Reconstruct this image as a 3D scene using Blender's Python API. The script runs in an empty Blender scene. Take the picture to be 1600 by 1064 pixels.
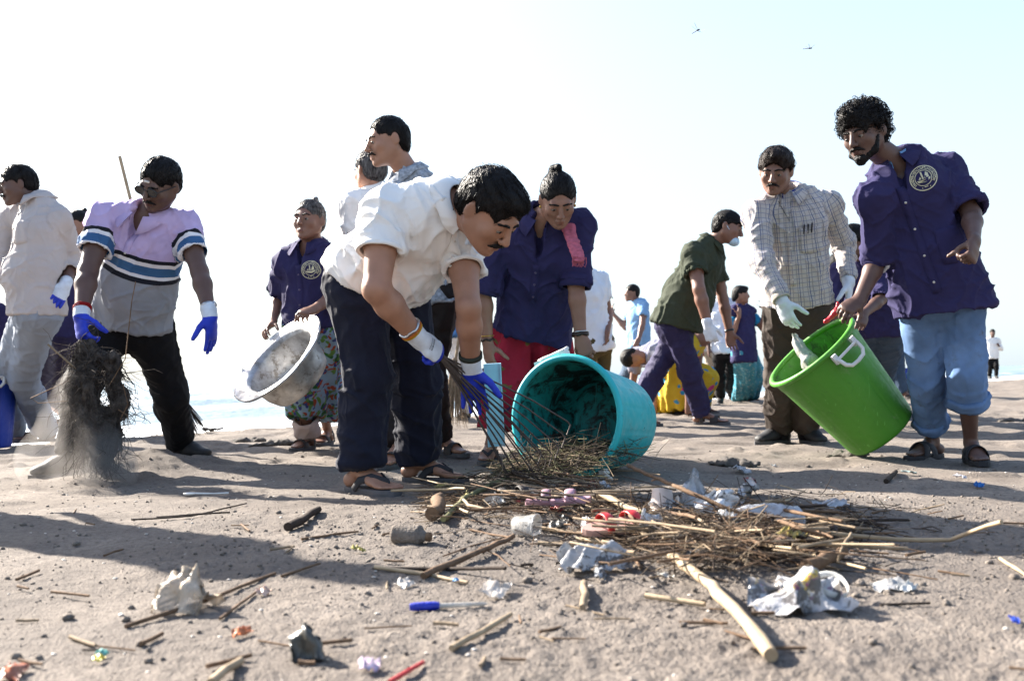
import bpy, math, random
import numpy as np
from mathutils import Vector, Matrix
from mathutils.bvhtree import BVHTree

# ------------------------------------------------------------------ camera, sky, sun, exposure
SC = bpy.context.scene
COL = SC.collection
FPX, CU, CV = 1500.0, 800.0, 532.0            # focal length and centre, in pixels of a 1600 px wide frame
CAMH = 0.43
PITCH = math.atan((585.0 - CV) / FPX)
ROLL = math.atan(28.0 / 1600.0)
_F = np.array([0, math.cos(PITCH), math.sin(PITCH)])
_R0 = np.array([1.0, 0, 0]); _U0 = np.array([0, -math.sin(PITCH), math.cos(PITCH)])
_U = _U0 * math.cos(ROLL) + _R0 * math.sin(ROLL)
_R = _R0 * math.cos(ROLL) - _U0 * math.sin(ROLL)
CAMP = np.array([0, 0, CAMH])
cam = bpy.data.cameras.new('camera'); camo = bpy.data.objects.new('camera', cam); COL.objects.link(camo)
m = Matrix.Identity(4)
for i in range(3):
    m[i][0] = _R[i]; m[i][1] = _U[i]; m[i][2] = -_F[i]; m[i][3] = CAMP[i]
camo.matrix_world = m
cam.sensor_width = 36; cam.lens = 36 * FPX / 1600; cam.clip_start = 0.05; cam.clip_end = 9000
cam.dof.use_dof = True; cam.dof.focus_distance = 3.9; cam.dof.aperture_fstop = 4.5
SC.camera = camo

SUN_EL = math.radians(29); SUN_TO = np.array([0.80, -0.60, 0.0])       # light travels right and a little towards the camera
sd = np.array([SUN_TO[0] * math.cos(SUN_EL), SUN_TO[1] * math.cos(SUN_EL), -math.sin(SUN_EL)])
w = bpy.data.worlds.new('World'); SC.world = w; w.use_nodes = True
nt = w.node_tree
sky = nt.nodes.new('ShaderNodeTexSky'); sky.sky_type = 'NISHITA'; sky.sun_disc = False
sky.sun_elevation = SUN_EL
sky.sun_rotation = math.atan2(-SUN_TO[0], -SUN_TO[1])
sky.altitude = 0; sky.air_density = 1.0; sky.dust_density = 1.6; sky.ozone_density = 1.0
bg = nt.nodes['Background']; bg.inputs['Strength'].default_value = 0.08
# hazy coastal air: the sky pales evenly towards the horizon all the way round
tc = nt.nodes.new('ShaderNodeTexCoord'); sx = nt.nodes.new('ShaderNodeSeparateXYZ'); nt.links.new(tc.outputs['Generated'], sx.inputs[0])
hz = nt.nodes.new('ShaderNodeMapRange'); hz.inputs['From Min'].default_value = 0.0; hz.inputs['From Max'].default_value = 0.7
hz.inputs['To Min'].default_value = 0.84; hz.inputs['To Max'].default_value = 0.0; hz.interpolation_type = 'SMOOTHSTEP'; nt.links.new(sx.outputs[2], hz.inputs['Value'])
mx = nt.nodes.new('ShaderNodeMix'); mx.data_type = 'RGBA'; nt.links.new(hz.outputs[0], mx.inputs[0]); nt.links.new(sky.outputs[0], mx.inputs[6])
mx.inputs[7].default_value = (2.15, 2.5, 2.7, 1); nt.links.new(mx.outputs[2], bg.inputs['Color'])
sl = bpy.data.lights.new('sun', 'SUN'); sl.energy = 4.5; sl.angle = math.radians(0.6); sl.color = (1.0, 0.93, 0.83)
so = bpy.data.objects.new('sun', sl); COL.objects.link(so)
so.rotation_euler = Vector(sd).to_track_quat('-Z', 'Y').to_euler(); so.location = (-6, 4, 6)
SC.view_settings.view_transform = 'Standard'; SC.view_settings.look = 'None'
SC.view_settings.exposure = 2.32; SC.view_settings.gamma = 1.0
SC.cycles.max_bounces = 6; SC.cycles.transparent_max_bounces = 12

# ------------------------------------------------------------------ numpy tools
RNG = np.random.default_rng(7)
_TAB = RNG.random(65536).astype(np.float32)
def V(*a): return np.array(a[0] if len(a) == 1 else a, float)
def nrm(v):
    v = np.asarray(v, float); return v / (np.linalg.norm(v) + 1e-12)
def lerp(a, b, t): return np.asarray(a) * (1 - t) + np.asarray(b) * t
def vnoise(p, seed=0):
    "smooth value noise, -1..1"
    p = np.asarray(p, np.float64); i = np.floor(p).astype(np.int64); f = (p - i); u = f * f * (3 - 2 * f)
    def h(a, b, c):
        k = (a * 73856093) ^ (b * 19349663) ^ (c * 83492791) ^ (seed * 2654435)
        k = (k ^ (k >> 13)) * 1274126177
        return _TAB[(k ^ (k >> 16)) & 65535]
    x, y, z = i[:, 0], i[:, 1], i[:, 2]; a, b, c = u[:, 0], u[:, 1], u[:, 2]
    r = 0
    for dx in (0, 1):
        wx = a if dx else 1 - a
        for dy in (0, 1):
            wy = b if dy else 1 - b
            for dz in (0, 1):
                wz = c if dz else 1 - c
                r = r + wx * wy * wz * h(x + dx, y + dy, z + dz)
    return r * 2 - 1
def fbm(p, seed=0, n=3):
    r = 0; a = 1.0
    for k in range(n):
        r = r + a * vnoise(p * (2.03 ** k), seed + k * 17); a *= 0.5
    return r

def smooth01(a, b, x):
    t = np.clip((x - a) / (b - a), 0, 1); return t * t * (3 - 2 * t)

# ground height: broad swells, the scraped heap under the rubbish, the mound by the shaken roots
def gz_low(x, y):
    x = np.asarray(x, float); y = np.asarray(y, float)
    z = 0.012 * np.sin(x * 1.1 + 0.6 * y) + 0.012 * np.sin(0.8 * y - 0.5 * x + 1.0)
    z = z * np.clip(y / 3, 0.3, 1.0)
    z = z + 0.085 * np.exp(-(((x + 1.75) / 0.34) ** 2 + ((y - 4.62) / 0.28) ** 2))
    z = z + 0.045 * np.exp(-(((x - 0.50) / 0.62) ** 2 + ((y - 2.85) / 0.34) ** 2)) + 0.03 * np.exp(-(((x - 0.10) / 0.30) ** 2 + ((y - 3.45) / 0.22) ** 2))
    return z
def pix(u, v, D):
    "point of the place seen at pixel (u, v) of the photograph, D metres in front"
    d = _F * FPX + _R * (u - CU) + _U * (CV - v); return CAMP + d * (D / d[1])
def ground(u, v, h=0.0):
    d = _F * FPX + _R * (u - CU) + _U * (CV - v); t = (h - CAMH) / d[2]
    for _ in range(6):
        p = CAMP + d * t; t = (h + float(gz_low(p[0], p[1])) - CAMH) / d[2]
    return CAMP + d * t
def onray(P, u, v, L, sg):
    "point on the ray of a pixel at distance L from P; sg +1 the farther solution, -1 the nearer"
    d = nrm(_F * FPX + _R * (u - CU) + _U * (CV - v)); w_ = CAMP - P
    b = w_ @ d; c = w_ @ w_ - L * L; disc = b * b - c
    return CAMP + d * (-b + sg * math.sqrt(max(disc, 0.0)))

# ------------------------------------------------------------------ objects
def newmesh(name, verts, faces, mat=None, smooth=True, attrs=None):
    me = bpy.data.meshes.new(name)
    verts = np.asarray(verts, np.float32)
    if isinstance(faces, np.ndarray) and faces.ndim == 2:
        k = faces.shape[1]; n = len(faces)
        me.vertices.add(len(verts)); me.vertices.foreach_set('co', verts.ravel())
        me.loops.add(n * k); me.loops.foreach_set('vertex_index', faces.astype(np.int32).ravel())
        me.polygons.add(n); me.polygons.foreach_set('loop_start', np.arange(0, n * k, k, dtype=np.int32))
        me.update(calc_edges=True)
    else:
        me.from_pydata([tuple(v) for v in verts.tolist()], [], [tuple(f) for f in faces]); me.update()
    if smooth: me.polygons.foreach_set('use_smooth', np.ones(len(me.polygons), bool))
    for nm, arr in (attrs or {}).items():
        arr = np.asarray(arr, np.float32)
        if arr.ndim == 1:
            a = me.attributes.new(nm, 'FLOAT', 'POINT'); a.data.foreach_set('value', arr)
        else:
            a = me.attributes.new(nm, 'FLOAT_VECTOR', 'POINT'); a.data.foreach_set('vector', arr.ravel())
    if mat is not None:
        for mm in (mat if isinstance(mat, (list, tuple)) else [mat]): me.materials.append(mm)
    me.update()
    return me
def obj(name, me, parent=None, loc=None):
    o = bpy.data.objects.new(name, me); COL.objects.link(o)
    if parent is not None: o.parent = parent
    if loc is not None: o.location = tuple(loc)
    return o
def empty(name, loc, label=None, cat=None, group=None):
    o = bpy.data.objects.new(name, None); COL.objects.link(o); o.location = tuple(loc)
    o.empty_display_size = 0.1
    if label: tag(o, label, cat, group)
    return o
def tag(o, label=None, cat=None, group=None, kind=None):
    if label: o['label'] = label
    if cat: o['category'] = cat
    if group: o['group'] = group
    if kind: o['kind'] = kind
    return o

class MB:
    "collects simple shapes into one mesh"
    def __init__(s): s.v = []; s.f = []
    def add(s, verts, faces):
        n = len(s.v); s.v += [tuple(map(float, p)) for p in verts]; s.f += [tuple(i + n for i in f) for f in faces]; return s
    def tube(s, pts, r, n=6, cap=True, flat=1.0, side=None):
        pts = [V(p) for p in pts]; m_ = len(pts); rs = r if hasattr(r, '__len__') else [r] * m_
        t0 = nrm(pts[1] - pts[0]); ref = side if side is not None else (V(0, 0, 1) if abs(t0[2]) < 0.9 else V(1, 0, 0))
        vs = []
        for i, p in enumerate(pts):
            t = nrm(pts[min(i + 1, m_ - 1)] - pts[max(i - 1, 0)])
            a = nrm(ref - t * (ref @ t)); b = np.cross(t, a)
            if side is None: ref = a
            for k in range(n):
                th = 2 * math.pi * k / n
                vs.append(p + a * math.cos(th) * rs[i] + b * math.sin(th) * rs[i] * flat)
        fs = [(i * n + k, i * n + (k + 1) % n, (i + 1) * n + (k + 1) % n, (i + 1) * n + k) for i in range(m_ - 1) for k in range(n)]
        if cap:
            k_ = len(vs); vs = vs + vs[:n] + vs[(m_ - 1) * n:m_ * n]; fs += [tuple(range(k_ + n - 1, k_ - 1, -1)), tuple(range(k_ + n, k_ + 2 * n))]
        return s.add(vs, fs)
    def lathe(s, prof, O, X, Y, Z, n=32, ang=None, closed=False):
        "prof: list of (radius, height) turned about Z through O"
        vs = []; m_ = len(prof)
        for (r, h) in prof:
            for k in range(n):
                th = 2 * math.pi * k / n
                rr = r * (ang(th, h) if ang else 1.0)
                vs.append(O + X * math.cos(th) * rr + Y * math.sin(th) * rr + Z * h)
        fs = [(i * n + k, i * n + (k + 1) % n, (i + 1) * n + (k + 1) % n, (i + 1) * n + k) for i in range(m_ - 1) for k in range(n)]
        if closed: fs += [tuple(range(n - 1, -1, -1)), tuple(range((m_ - 1) * n, m_ * n))]
        return s.add(vs, fs)
    def box(s, c, h, X=V(1, 0, 0), Y=V(0, 1, 0), Z=V(0, 0, 1)):
        c = V(c); vs = [c + X * a * h[0] + Y * b * h[1] + Z * d * h[2] for d in (-1, 1) for b in (-1, 1) for a in (-1, 1)]
        return s.add(vs, [(0, 2, 3, 1), (4, 5, 7, 6), (0, 1, 5, 4), (2, 6, 7, 3), (0, 4, 6, 2), (1, 3, 7, 5)])
    def mesh(s, name, mat, smooth=True, base=None):
        v = np.array(s.v)
        if base is not None: v = v - np.asarray(base)
        return newmesh(name, v, s.f, mat, smooth)
    def build(s, name, mat, parent=None, smooth=True, base=None):
        if base is None and parent is not None: base = np.array(parent_base(parent))
        return obj(name, s.mesh(name, mat, smooth, base), parent)
def parent_base(o):
    p = np.zeros(3)
    while o is not None: p = p + np.array(o.location); o = o.parent
    return p

# ------------------------------------------------------------------ blended solids, meshed by surface nets
class Solid:
    def __init__(s, vox): s.vox = vox; s.pr = []
    def E(s, a, b, ra, rb, side=(1, 0, 0), k=0.02, op=0, grp=None):
        "tapered elliptical capsule a->b, radii (across 'side', other way); op 0 join, 1 carve; grp: normal of a flat cut at b"
        a = V(a); b = V(b)
        ra = (ra, ra) if not hasattr(ra, '__len__') else ra; rb = (rb, rb) if not hasattr(rb, '__len__') else rb
        s.pr.append((a, b, ra, rb, nrm(side), k, op, None if grp is None else nrm(grp))); return s
    def B(s, c, r, k=0.02, op=0, X=(1, 0, 0), Y=(0, 1, 0), grp=0):
        "ellipsoid, radii (rx, ry, rz) along X, Y, X x Y"
        r = (r, r, r) if not hasattr(r, '__len__') else r
        X = nrm(X); Y = nrm(V(Y) - X * (V(Y) @ X)); s.pr.append((V(c), None, r, (X, Y, np.cross(X, Y)), None, k, op, grp)); return s
    def plane(s, p, n): s.pr.append((V(p), 'pl', nrm(n), None, None, 0, 2, 0)); return s
    @staticmethod
    def dist(pr, P):
        a, b, ra, rb, side, k, op, grp = pr
        if b is None:
            X, Y, Z = rb; q = P - a; r = ra
            q0, q1, q2 = q @ X, q @ Y, q @ Z
            k0 = np.sqrt((q0 / r[0]) ** 2 + (q1 / r[1]) ** 2 + (q2 / r[2]) ** 2)
            k1 = np.sqrt((q0 / r[0] ** 2) ** 2 + (q1 / r[1] ** 2) ** 2 + (q2 / r[2] ** 2) ** 2)
            return k0 * (k0 - 1) / (k1 + 1e-6)
        ax = b - a; L = np.linalg.norm(ax); 
        if L < 1e-6: ax = V(0, 0, 1e-6); L = 1e-6
        ax = ax / L
        q = P - a; z = q @ ax; t = np.clip(z / L, 0, 1)
        sd_ = side - ax * (side @ ax)
        if np.linalg.norm(sd_) < 1e-3: sd_ = np.cross(ax, V(0.3, 0.7, 0.2))
        sd_ = nrm(sd_); fr = np.cross(ax, sd_)
        r0 = ra[0] + (rb[0] - ra[0]) * t; r1 = ra[1] + (rb[1] - ra[1]) * t; r2 = (r0 + r1) * 0.5
        q0 = q @ sd_; q1 = q @ fr; q2 = z - t * L
        k0 = np.sqrt((q0 / r0) ** 2 + (q1 / r1) ** 2 + (q2 / r2) ** 2)
        k1 = np.sqrt((q0 / r0 ** 2) ** 2 + (q1 / r1 ** 2) ** 2 + (q2 / r2 ** 2) ** 2)
        d = k0 * (k0 - 1) / (k1 + 1e-6)
        return d if grp is None else np.maximum(d, (P - b) @ grp)
    def field(s):
        lo = np.full(3, 1e9); hi = -lo; bx = []
        for pr in s.pr:
            a, b, ra, rb, side, k, op, grp = pr
            if isinstance(b, str): bx.append(None); continue
            R = (max(ra) if b is None else max(max(ra), max(rb)))
            l = (a if b is None else np.minimum(a, b)) - R; h = (a if b is None else np.maximum(a, b)) + R
            bx.append((l - k - 2 * s.vox, h + k + 2 * s.vox))
            if op == 0: lo = np.minimum(lo, l); hi = np.maximum(hi, h)
        lo = lo - 3 * s.vox; hi = hi + 3 * s.vox
        n = np.ceil((hi - lo) / s.vox).astype(int) + 1
        f = np.full(n, 0.2, np.float32); s.lo = lo
        ax = [lo[i] + s.vox * np.arange(n[i]) for i in range(3)]
        for pr, b in zip(s.pr, bx):
            if b is None:
                d = ((ax[0][:, None, None] - pr[0][0]) * pr[2][0] + (ax[1][None, :, None] - pr[0][1]) * pr[2][1] + (ax[2][None, None, :] - pr[0][2]) * pr[2][2])
                f = np.maximum(f, d.astype(np.float32)); continue
            i0 = np.maximum(((b[0] - lo) / s.vox).astype(int), 0); i1 = np.minimum(((b[1] - lo) / s.vox).astype(int) + 2, n)
            if np.any(i1 <= i0): continue
            g = np.stack(np.meshgrid(*[ax[i][i0[i]:i1[i]] for i in range(3)], indexing='ij'), -1)
            d = s.dist(pr, g.reshape(-1, 3)).reshape(g.shape[:3]).astype(np.float32)
            sl_ = tuple(slice(i0[i], i1[i]) for i in range(3)); e = f[sl_]; k = max(pr[5], 1e-5)
            if pr[6] == 0:
                h = np.maximum(k - np.abs(e - d), 0) / k; f[sl_] = np.minimum(e, d) - h * h * k * 0.25
            else:
                d = -d; h = np.maximum(k - np.abs(e - d), 0) / k; f[sl_] = np.maximum(e, d) + h * h * k * 0.25
        return f
    def surf(s, smooth=1):
        f = s.field(); vox = s.vox; neg = f < 0
        c = [neg[i:neg.shape[0] - 1 + i, j:neg.shape[1] - 1 + j, k:neg.shape[2] - 1 + k] for i in (0, 1) for j in (0, 1) for k in (0, 1)]
        cnt = sum(x.astype(np.int8) for x in c); act = (cnt > 0) & (cnt < 8)
        I = np.argwhere(act); idx = np.full(act.shape, -1, np.int32); idx[act] = np.arange(len(I))
        offs = np.array([(i, j, k) for i in (0, 1) for j in (0, 1) for k in (0, 1)])
        val = np.stack([f[I[:, 0] + o[0], I[:, 1] + o[1], I[:, 2] + o[2]] for o in offs], 1)
        acc = np.zeros((len(I), 3)); num = np.zeros(len(I))
        for e0 in range(8):
            for e1 in range(e0 + 1, 8):
                if np.abs(offs[e0] - offs[e1]).sum() != 1: continue
                v0 = val[:, e0]; v1 = val[:, e1]; m_ = (v0 < 0) != (v1 < 0)
                t = np.where(m_, v0 / np.where(m_, v0 - v1, 1), 0)
                acc += np.where(m_[:, None], offs[e0] + t[:, None] * (offs[e1] - offs[e0]), 0); num += m_
        P = (I + acc / num[:, None]) * vox + s.lo
        quads = []
        for axis in range(3):
            a1, a2 = (axis + 1) % 3, (axis + 2) % 3
            s0 = [slice(1, -1)] * 3; s0[axis] = slice(0, -1); s1 = list(s0); s1[axis] = slice(1, None)
            n0 = neg[tuple(s0)]; n1 = neg[tuple(s1)]
            E = np.argwhere(n0 != n1)
            if not len(E): continue
            fl = n0[tuple(E.T)]
            b = E.copy(); b[:, a1] += 1; b[:, a2] += 1
            q = []
            for (o1, o2) in ((-1, -1), (0, -1), (0, 0), (-1, 0)):
                cc = b.copy(); cc[:, a1] += o1; cc[:, a2] += o2; q.append(idx[tuple(cc.T)])
            q = np.stack(q, 1); q[~fl] = q[~fl][:, ::-1]; quads.append(q)
        Q = np.concatenate(quads); Q = Q[(Q >= 0).all(1)]
        for _ in range(smooth): P = lap(P, Q, 0.5)
        return P, Q
def lap(P, Q, w_=0.5):
    n = len(P); a = np.zeros((n, 3)); c = np.zeros(n)
    for i in range(4):
        x = Q[:, i]; y = Q[:, (i + 1) % 4]
        for s_, d in ((x, y), (y, x)):
            c += np.bincount(d, minlength=n)
            for j in range(3): a[:, j] += np.bincount(d, P[s_, j], n)
    return P * (1 - w_) + w_ * a / np.maximum(c, 1)[:, None]
def vnormals(P, Q):
    fn = np.cross(P[Q[:, 2]] - P[Q[:, 0]], P[Q[:, 3]] - P[Q[:, 1]]); N = np.zeros_like(P)
    for i in range(4):
        for j in range(3): N[:, j] += np.bincount(Q[:, i], fn[:, j], len(P))
    return N / (np.linalg.norm(N, axis=1)[:, None] + 1e-12)
# ------------------------------------------------------------------ materials
def _n(nt_, t, **kw):
    n = nt_.nodes.new(t)
    for k, v in kw.items():
        if k in n.inputs: n.inputs[k].default_value = v
        else: setattr(n, k, v)
    return n
def c4(c): return (c[0], c[1], c[2], 1.0)
def base_mat(name, rough=0.7, metal=0.0, spec=0.5):
    mt = bpy.data.materials.new(name); mt.use_nodes = True; t = mt.node_tree; b = t.nodes['Principled BSDF']
    b.inputs['Roughness'].default_value = rough; b.inputs['Metallic'].default_value = metal
    b.inputs['Specular IOR Level'].default_value = spec
    return mt, t, b
def add_bump(t, b, scale, strength, dist=0.01, detail=3, coord='Object', stretch=None):
    tc = _n(t, 'ShaderNodeTexCoord'); nz = _n(t, 'ShaderNodeTexNoise', Scale=scale, Detail=detail)
    src = tc.outputs[coord]
    if stretch:
        mp = _n(t, 'ShaderNodeMapping'); mp.inputs['Scale'].default_value = stretch; t.links.new(src, mp.inputs[0]); src = mp.outputs[0]
    t.links.new(src, nz.inputs['Vector'])
    bp = _n(t, 'ShaderNodeBump', Strength=strength, Distance=dist)
    t.links.new(nz.outputs['Fac'], bp.inputs['Height']); t.links.new(bp.outputs[0], b.inputs['Normal'])
    return bp
def crease(t, bp, scale=6, strength=0.3):
    "sharp soft-cloth creases under the weave"
    nz = noise(t, scale, 2, dist=0.9); a = _n(t, 'ShaderNodeMath', operation='SUBTRACT'); a.inputs[1].default_value = 0.5; t.links.new(nz, a.inputs[0])
    ab = _n(t, 'ShaderNodeMath', operation='ABSOLUTE'); t.links.new(a.outputs[0], ab.inputs[0])
    pw = _n(t, 'ShaderNodeMapRange'); pw.inputs['From Max'].default_value = 0.16; pw.inputs['To Min'].default_value = 1.0; pw.inputs['To Max'].default_value = 0.0; pw.interpolation_type = 'SMOOTHSTEP'
    t.links.new(ab.outputs[0], pw.inputs['Value'])
    b2 = _n(t, 'ShaderNodeBump', Strength=strength, Distance=0.012); t.links.new(pw.outputs[0], b2.inputs['Height']); t.links.new(b2.outputs[0], bp.inputs['Normal'])
def ramp(t, fac, stops, interp='LINEAR'):
    r = _n(t, 'ShaderNodeValToRGB'); r.color_ramp.interpolation = interp; e = r.color_ramp.elements
    while len(e) < len(stops): e.new(0.5)
    for i, (p, c) in enumerate(stops): e[i].position = p; e[i].color = c4(c)
    t.links.new(fac, r.inputs[0]); return r.outputs[0]
def noise(t, scale, detail=4, coord='Object', stretch=None, dist=0.0, rough=0.5):
    tc = _n(t, 'ShaderNodeTexCoord'); nz = _n(t, 'ShaderNodeTexNoise', Scale=scale, Detail=detail, Distortion=dist, Roughness=rough)
    src = tc.outputs[coord]
    if stretch:
        mp = _n(t, 'ShaderNodeMapping'); mp.inputs['Scale'].default_value = stretch; t.links.new(src, mp.inputs[0]); src = mp.outputs[0]
    t.links.new(src, nz.inputs['Vector']); return nz.outputs['Fac']
def mix(t, fac, a, b, mode='MIX'):
    n = t.nodes.new('ShaderNodeMix'); n.data_type = 'RGBA'; n.blend_type = mode
    for sk, v in ((0, fac), (6, a), (7, b)):
        if isinstance(v, (int, float)): n.inputs[sk].default_value = v
        elif isinstance(v, tuple): n.inputs[sk].default_value = c4(v)
        else: t.links.new(v, n.inputs[sk])
    return n.outputs[2]
def dark(c, k): return tuple(x * k for x in c)
_MC = {}
def cloth(name, col, var=0.82, scale=9, rough=0.85, bump=0.25, bscale=260, dirt=None, sheen=0.0, spec=0.2):
    if name in _MC: return _MC[name]
    mt, t, b = base_mat(name, rough, 0, spec)
    c = ramp(t, noise(t, scale, 4), [(0.3, dark(col, var)), (0.7, col)])
    if dirt:
        c = mix(t, ramp(t, noise(t, dirt[1], 5, rough=0.65), [(dirt[2], (0, 0, 0)), (dirt[2] + 0.12, (1, 1, 1))]), c, dirt[0])
    t.links.new(c, b.inputs['Base Color'])
    bp = add_bump(t, b, bscale, bump, 0.002, 2); crease(t, bp)
    if sheen: b.inputs['Sheen Weight'].default_value = sheen
    _MC[name] = mt; return mt
def plain(name, col, rough=0.5, metal=0.0, var=0.85, scale=25, bump=0.0, bscale=80, spec=0.5, trans=0.0, alpha=1.0):
    if name in _MC: return _MC[name]
    mt, t, b = base_mat(name, rough, metal, spec)
    c = ramp(t, noise(t, scale, 4), [(0.3, dark(col, var)), (0.7, col)]); t.links.new(c, b.inputs['Base Color'])
    if bump: add_bump(t, b, bscale, bump, 0.004, 4)
    b.inputs['Transmission Weight'].default_value = trans; b.inputs['Alpha'].default_value = alpha
    _MC[name] = mt; return mt
def skin(name, col, rough=0.48):
    if name in _MC: return _MC[name]
    mt, t, b = base_mat(name, rough, 0, 0.4)
    c = ramp(t, noise(t, 14, 5), [(0.3, dark(col, 0.78)), (0.72, col)])
    a = _n(t, 'ShaderNodeAttribute', attribute_name='tone')
    c = mix(t, a.outputs['Fac'], c, (col[0] * 0.55 + 0.02, col[1] * 0.36, col[2] * 0.36))
    t.links.new(c, b.inputs['Base Color']); add_bump(t, b, 160, 0.18, 0.002, 3)
    b.inputs['Subsurface Weight'].default_value = 0.0
    _MC[name] = mt; return mt
def hairmat(name, col=(0.006, 0.005, 0.005), grey=0.0):
    if name in _MC: return _MC[name]
    mt, t, b = base_mat(name, 0.5, 0, 0.14)
    c = ramp(t, noise(t, 90, 3, stretch=(1, 1, 0.25)), [(0.35, col), (0.75, tuple(x * 1.8 + grey * 0.25 for x in col))]); t.links.new(c, b.inputs['Base Color'])
    add_bump(t, b, 170, 0.9, 0.006, 3, stretch=(1, 1, 0.35)); _MC[name] = mt; return mt
def stripe_shirt(name):
    "lilac polo, grey below, dark / blue / white chest bands, read along the garment"
    mt, t, b = base_mat(name, 0.85, 0, 0.2)
    a = _n(t, 'ShaderNodeAttribute', attribute_name='cuv'); sx = _n(t, 'ShaderNodeSeparateXYZ'); t.links.new(a.outputs['Vector'], sx.inputs[0])
    lil, blk, wht, blu, gry = (0.50, 0.39, 0.62), (0.012, 0.013, 0.02), (0.75, 0.73, 0.76), (0.045, 0.12, 0.26), (0.27, 0.28, 0.31)
    c = ramp(t, sx.outputs[1], [(0.0, lil), (0.17, blk), (0.19, wht), (0.208, blu), (0.255, wht), (0.273, blk), (0.293, gry)], 'CONSTANT')
    c = mix(t, ramp(t, noise(t, 10, 4), [(0.3, (0, 0, 0)), (0.7, (1, 1, 1))]), c, mix(t, 1.0, c, (0.84, 0.84, 0.85), 'MULTIPLY'))
    c = mix(t, ramp(t, noise(t, 5, 3), [(0.62, (0, 0, 0)), (0.68, (0.4, 0.4, 0.4))]), c, mix(t, 1.0, c, (0.6, 0.6, 0.66), 'MULTIPLY'))
    t.links.new(c, b.inputs['Base Color']); crease(t, add_bump(t, b, 300, 0.25, 0.002, 2)); return mt
def check_shirt(name):
    mt, t, b = base_mat(name, 0.85, 0, 0.2)
    a = _n(t, 'ShaderNodeAttribute', attribute_name='cuv'); sx = _n(t, 'ShaderNodeSeparateXYZ'); t.links.new(a.outputs['Vector'], sx.inputs[0])
    def lines(sock, per, w0, off):
        q = _n(t, 'ShaderNodeMath', operation='MULTIPLY_ADD'); t.links.new(sock, q.inputs[0]); q.inputs[1].default_value = 1 / per; q.inputs[2].default_value = off
        fr = _n(t, 'ShaderNodeMath', operation='FRACT'); t.links.new(q.outputs[0], fr.inputs[0])
        lt = _n(t, 'ShaderNodeMath', operation='LESS_THAN'); t.links.new(fr.outputs[0], lt.inputs[0]); lt.inputs[1].default_value = w0
        return lt.outputs[0]
    c = (0.50, 0.46, 0.43)
    c = mix(t, lines(sx.outputs[0], 0.026, 0.16, 50.0), c, (0.30, 0.27, 0.28))
    c = mix(t, lines(sx.outputs[1], 0.026, 0.16, 50.3), c, (0.26, 0.27, 0.33))
    c = mix(t, lines(sx.outputs[0], 0.052, 0.07, 50.7), c, (0.10, 0.12, 0.22))
    c = mix(t, ramp(t, noise(t, 8, 4), [(0.3, (0, 0, 0)), (0.7, (1, 1, 1))]), c, mix(t, 1.0, c, (0.84, 0.83, 0.82), 'MULTIPLY'))
    t.links.new(c, b.inputs['Base Color']); crease(t, add_bump(t, b, 300, 0.2, 0.002, 2)); return mt
def floral(name, ground_c, cols, scale=16, thr=0.42, edge=None):
    mt, t, b = base_mat(name, 0.8, 0, 0.25)
    tc = _n(t, 'ShaderNodeTexCoord')
    nz = _n(t, 'ShaderNodeTexNoise', Scale=scale * 0.6, Detail=2); t.links.new(tc.outputs['Object'], nz.inputs['Vector'])
    av = mix(t, 0.17, tc.outputs['Object'], nz.outputs['Color'], 'ADD')
    c = ground_c
    for i, cc in enumerate(cols):
        vo = _n(t, 'ShaderNodeTexVoronoi', Scale=scale * (1 + 0.37 * i)); 
        mp = _n(t, 'ShaderNodeMapping'); mp.inputs['Location'].default_value = (i * 3.1, i * 1.7, i * 2.3); t.links.new(av, mp.inputs[0]); t.links.new(mp.outputs[0], vo.inputs['Vector'])
        c = mix(t, ramp(t, vo.outputs['Distance'], [(thr - 0.06, (1, 1, 1)), (thr, (0, 0, 0))]), c, cc)
    c = mix(t, ramp(t, noise(t, 7, 4), [(0.3, (0, 0, 0)), (0.7, (0.5, 0.5, 0.5))]), c, mix(t, 1.0, c, (0.6, 0.6, 0.6), 'MULTIPLY'))
    t.links.new(c, b.inputs['Base Color']); crease(t, add_bump(t, b, 200, 0.2, 0.002, 2)); return mt

M = {}
M['purple'] = cloth('purple_cotton', (0.030, 0.026, 0.086), 0.72, 6, 0.88, 0.35)
M['navy'] = cloth('navy_trouser', (0.0075, 0.0095, 0.024), 0.7, 7, 0.8, 0.3, dirt=((0.03, 0.026, 0.026), 6, 0.64), sheen=0.05)
M['navy2'] = cloth('indigo_trouser', (0.028, 0.024, 0.075), 0.75, 7, 0.75, 0.3)
M['black'] = cloth('black_trouser', (0.006, 0.006, 0.008), 0.8, 7, 0.85, 0.3)
M['white'] = cloth('white_cotton', (0.80, 0.785, 0.77), 0.94, 6, 0.8, 0.25)
M['offwhite'] = cloth('cream_cotton', (0.46, 0.415, 0.405), 0.9, 6, 0.8, 0.25)
M['palejean'] = cloth('pale_grey_cotton', (0.27, 0.305, 0.37), 0.8, 6, 0.85, 0.3)
M['jean'] = cloth('light_denim', (0.15, 0.255, 0.46), 0.42, 4, 0.85, 0.4, 320, dirt=((0.09, 0.095, 0.095), 8, 0.61))
M['jean2'] = cloth('mid_denim', (0.05, 0.08, 0.13), 0.7, 6, 0.85, 0.4)
M['greyblue'] = cloth('grey_blue_trouser', (0.10, 0.13, 0.22), 0.8, 6, 0.85, 0.3)
M['brown'] = cloth('brown_trouser', (0.055, 0.043, 0.036), 0.75, 6, 0.8, 0.3)
M['darkbrown'] = cloth('dark_brown_trouser', (0.022, 0.016, 0.015), 0.75, 6, 0.8, 0.3)
M['olive'] = cloth('olive_trouser', (0.085, 0.065, 0.028), 0.75, 6, 0.85, 0.3)
M['green'] = cloth('olive_green_polo', (0.040, 0.048, 0.030), 0.8, 7, 0.88, 0.3)
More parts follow.
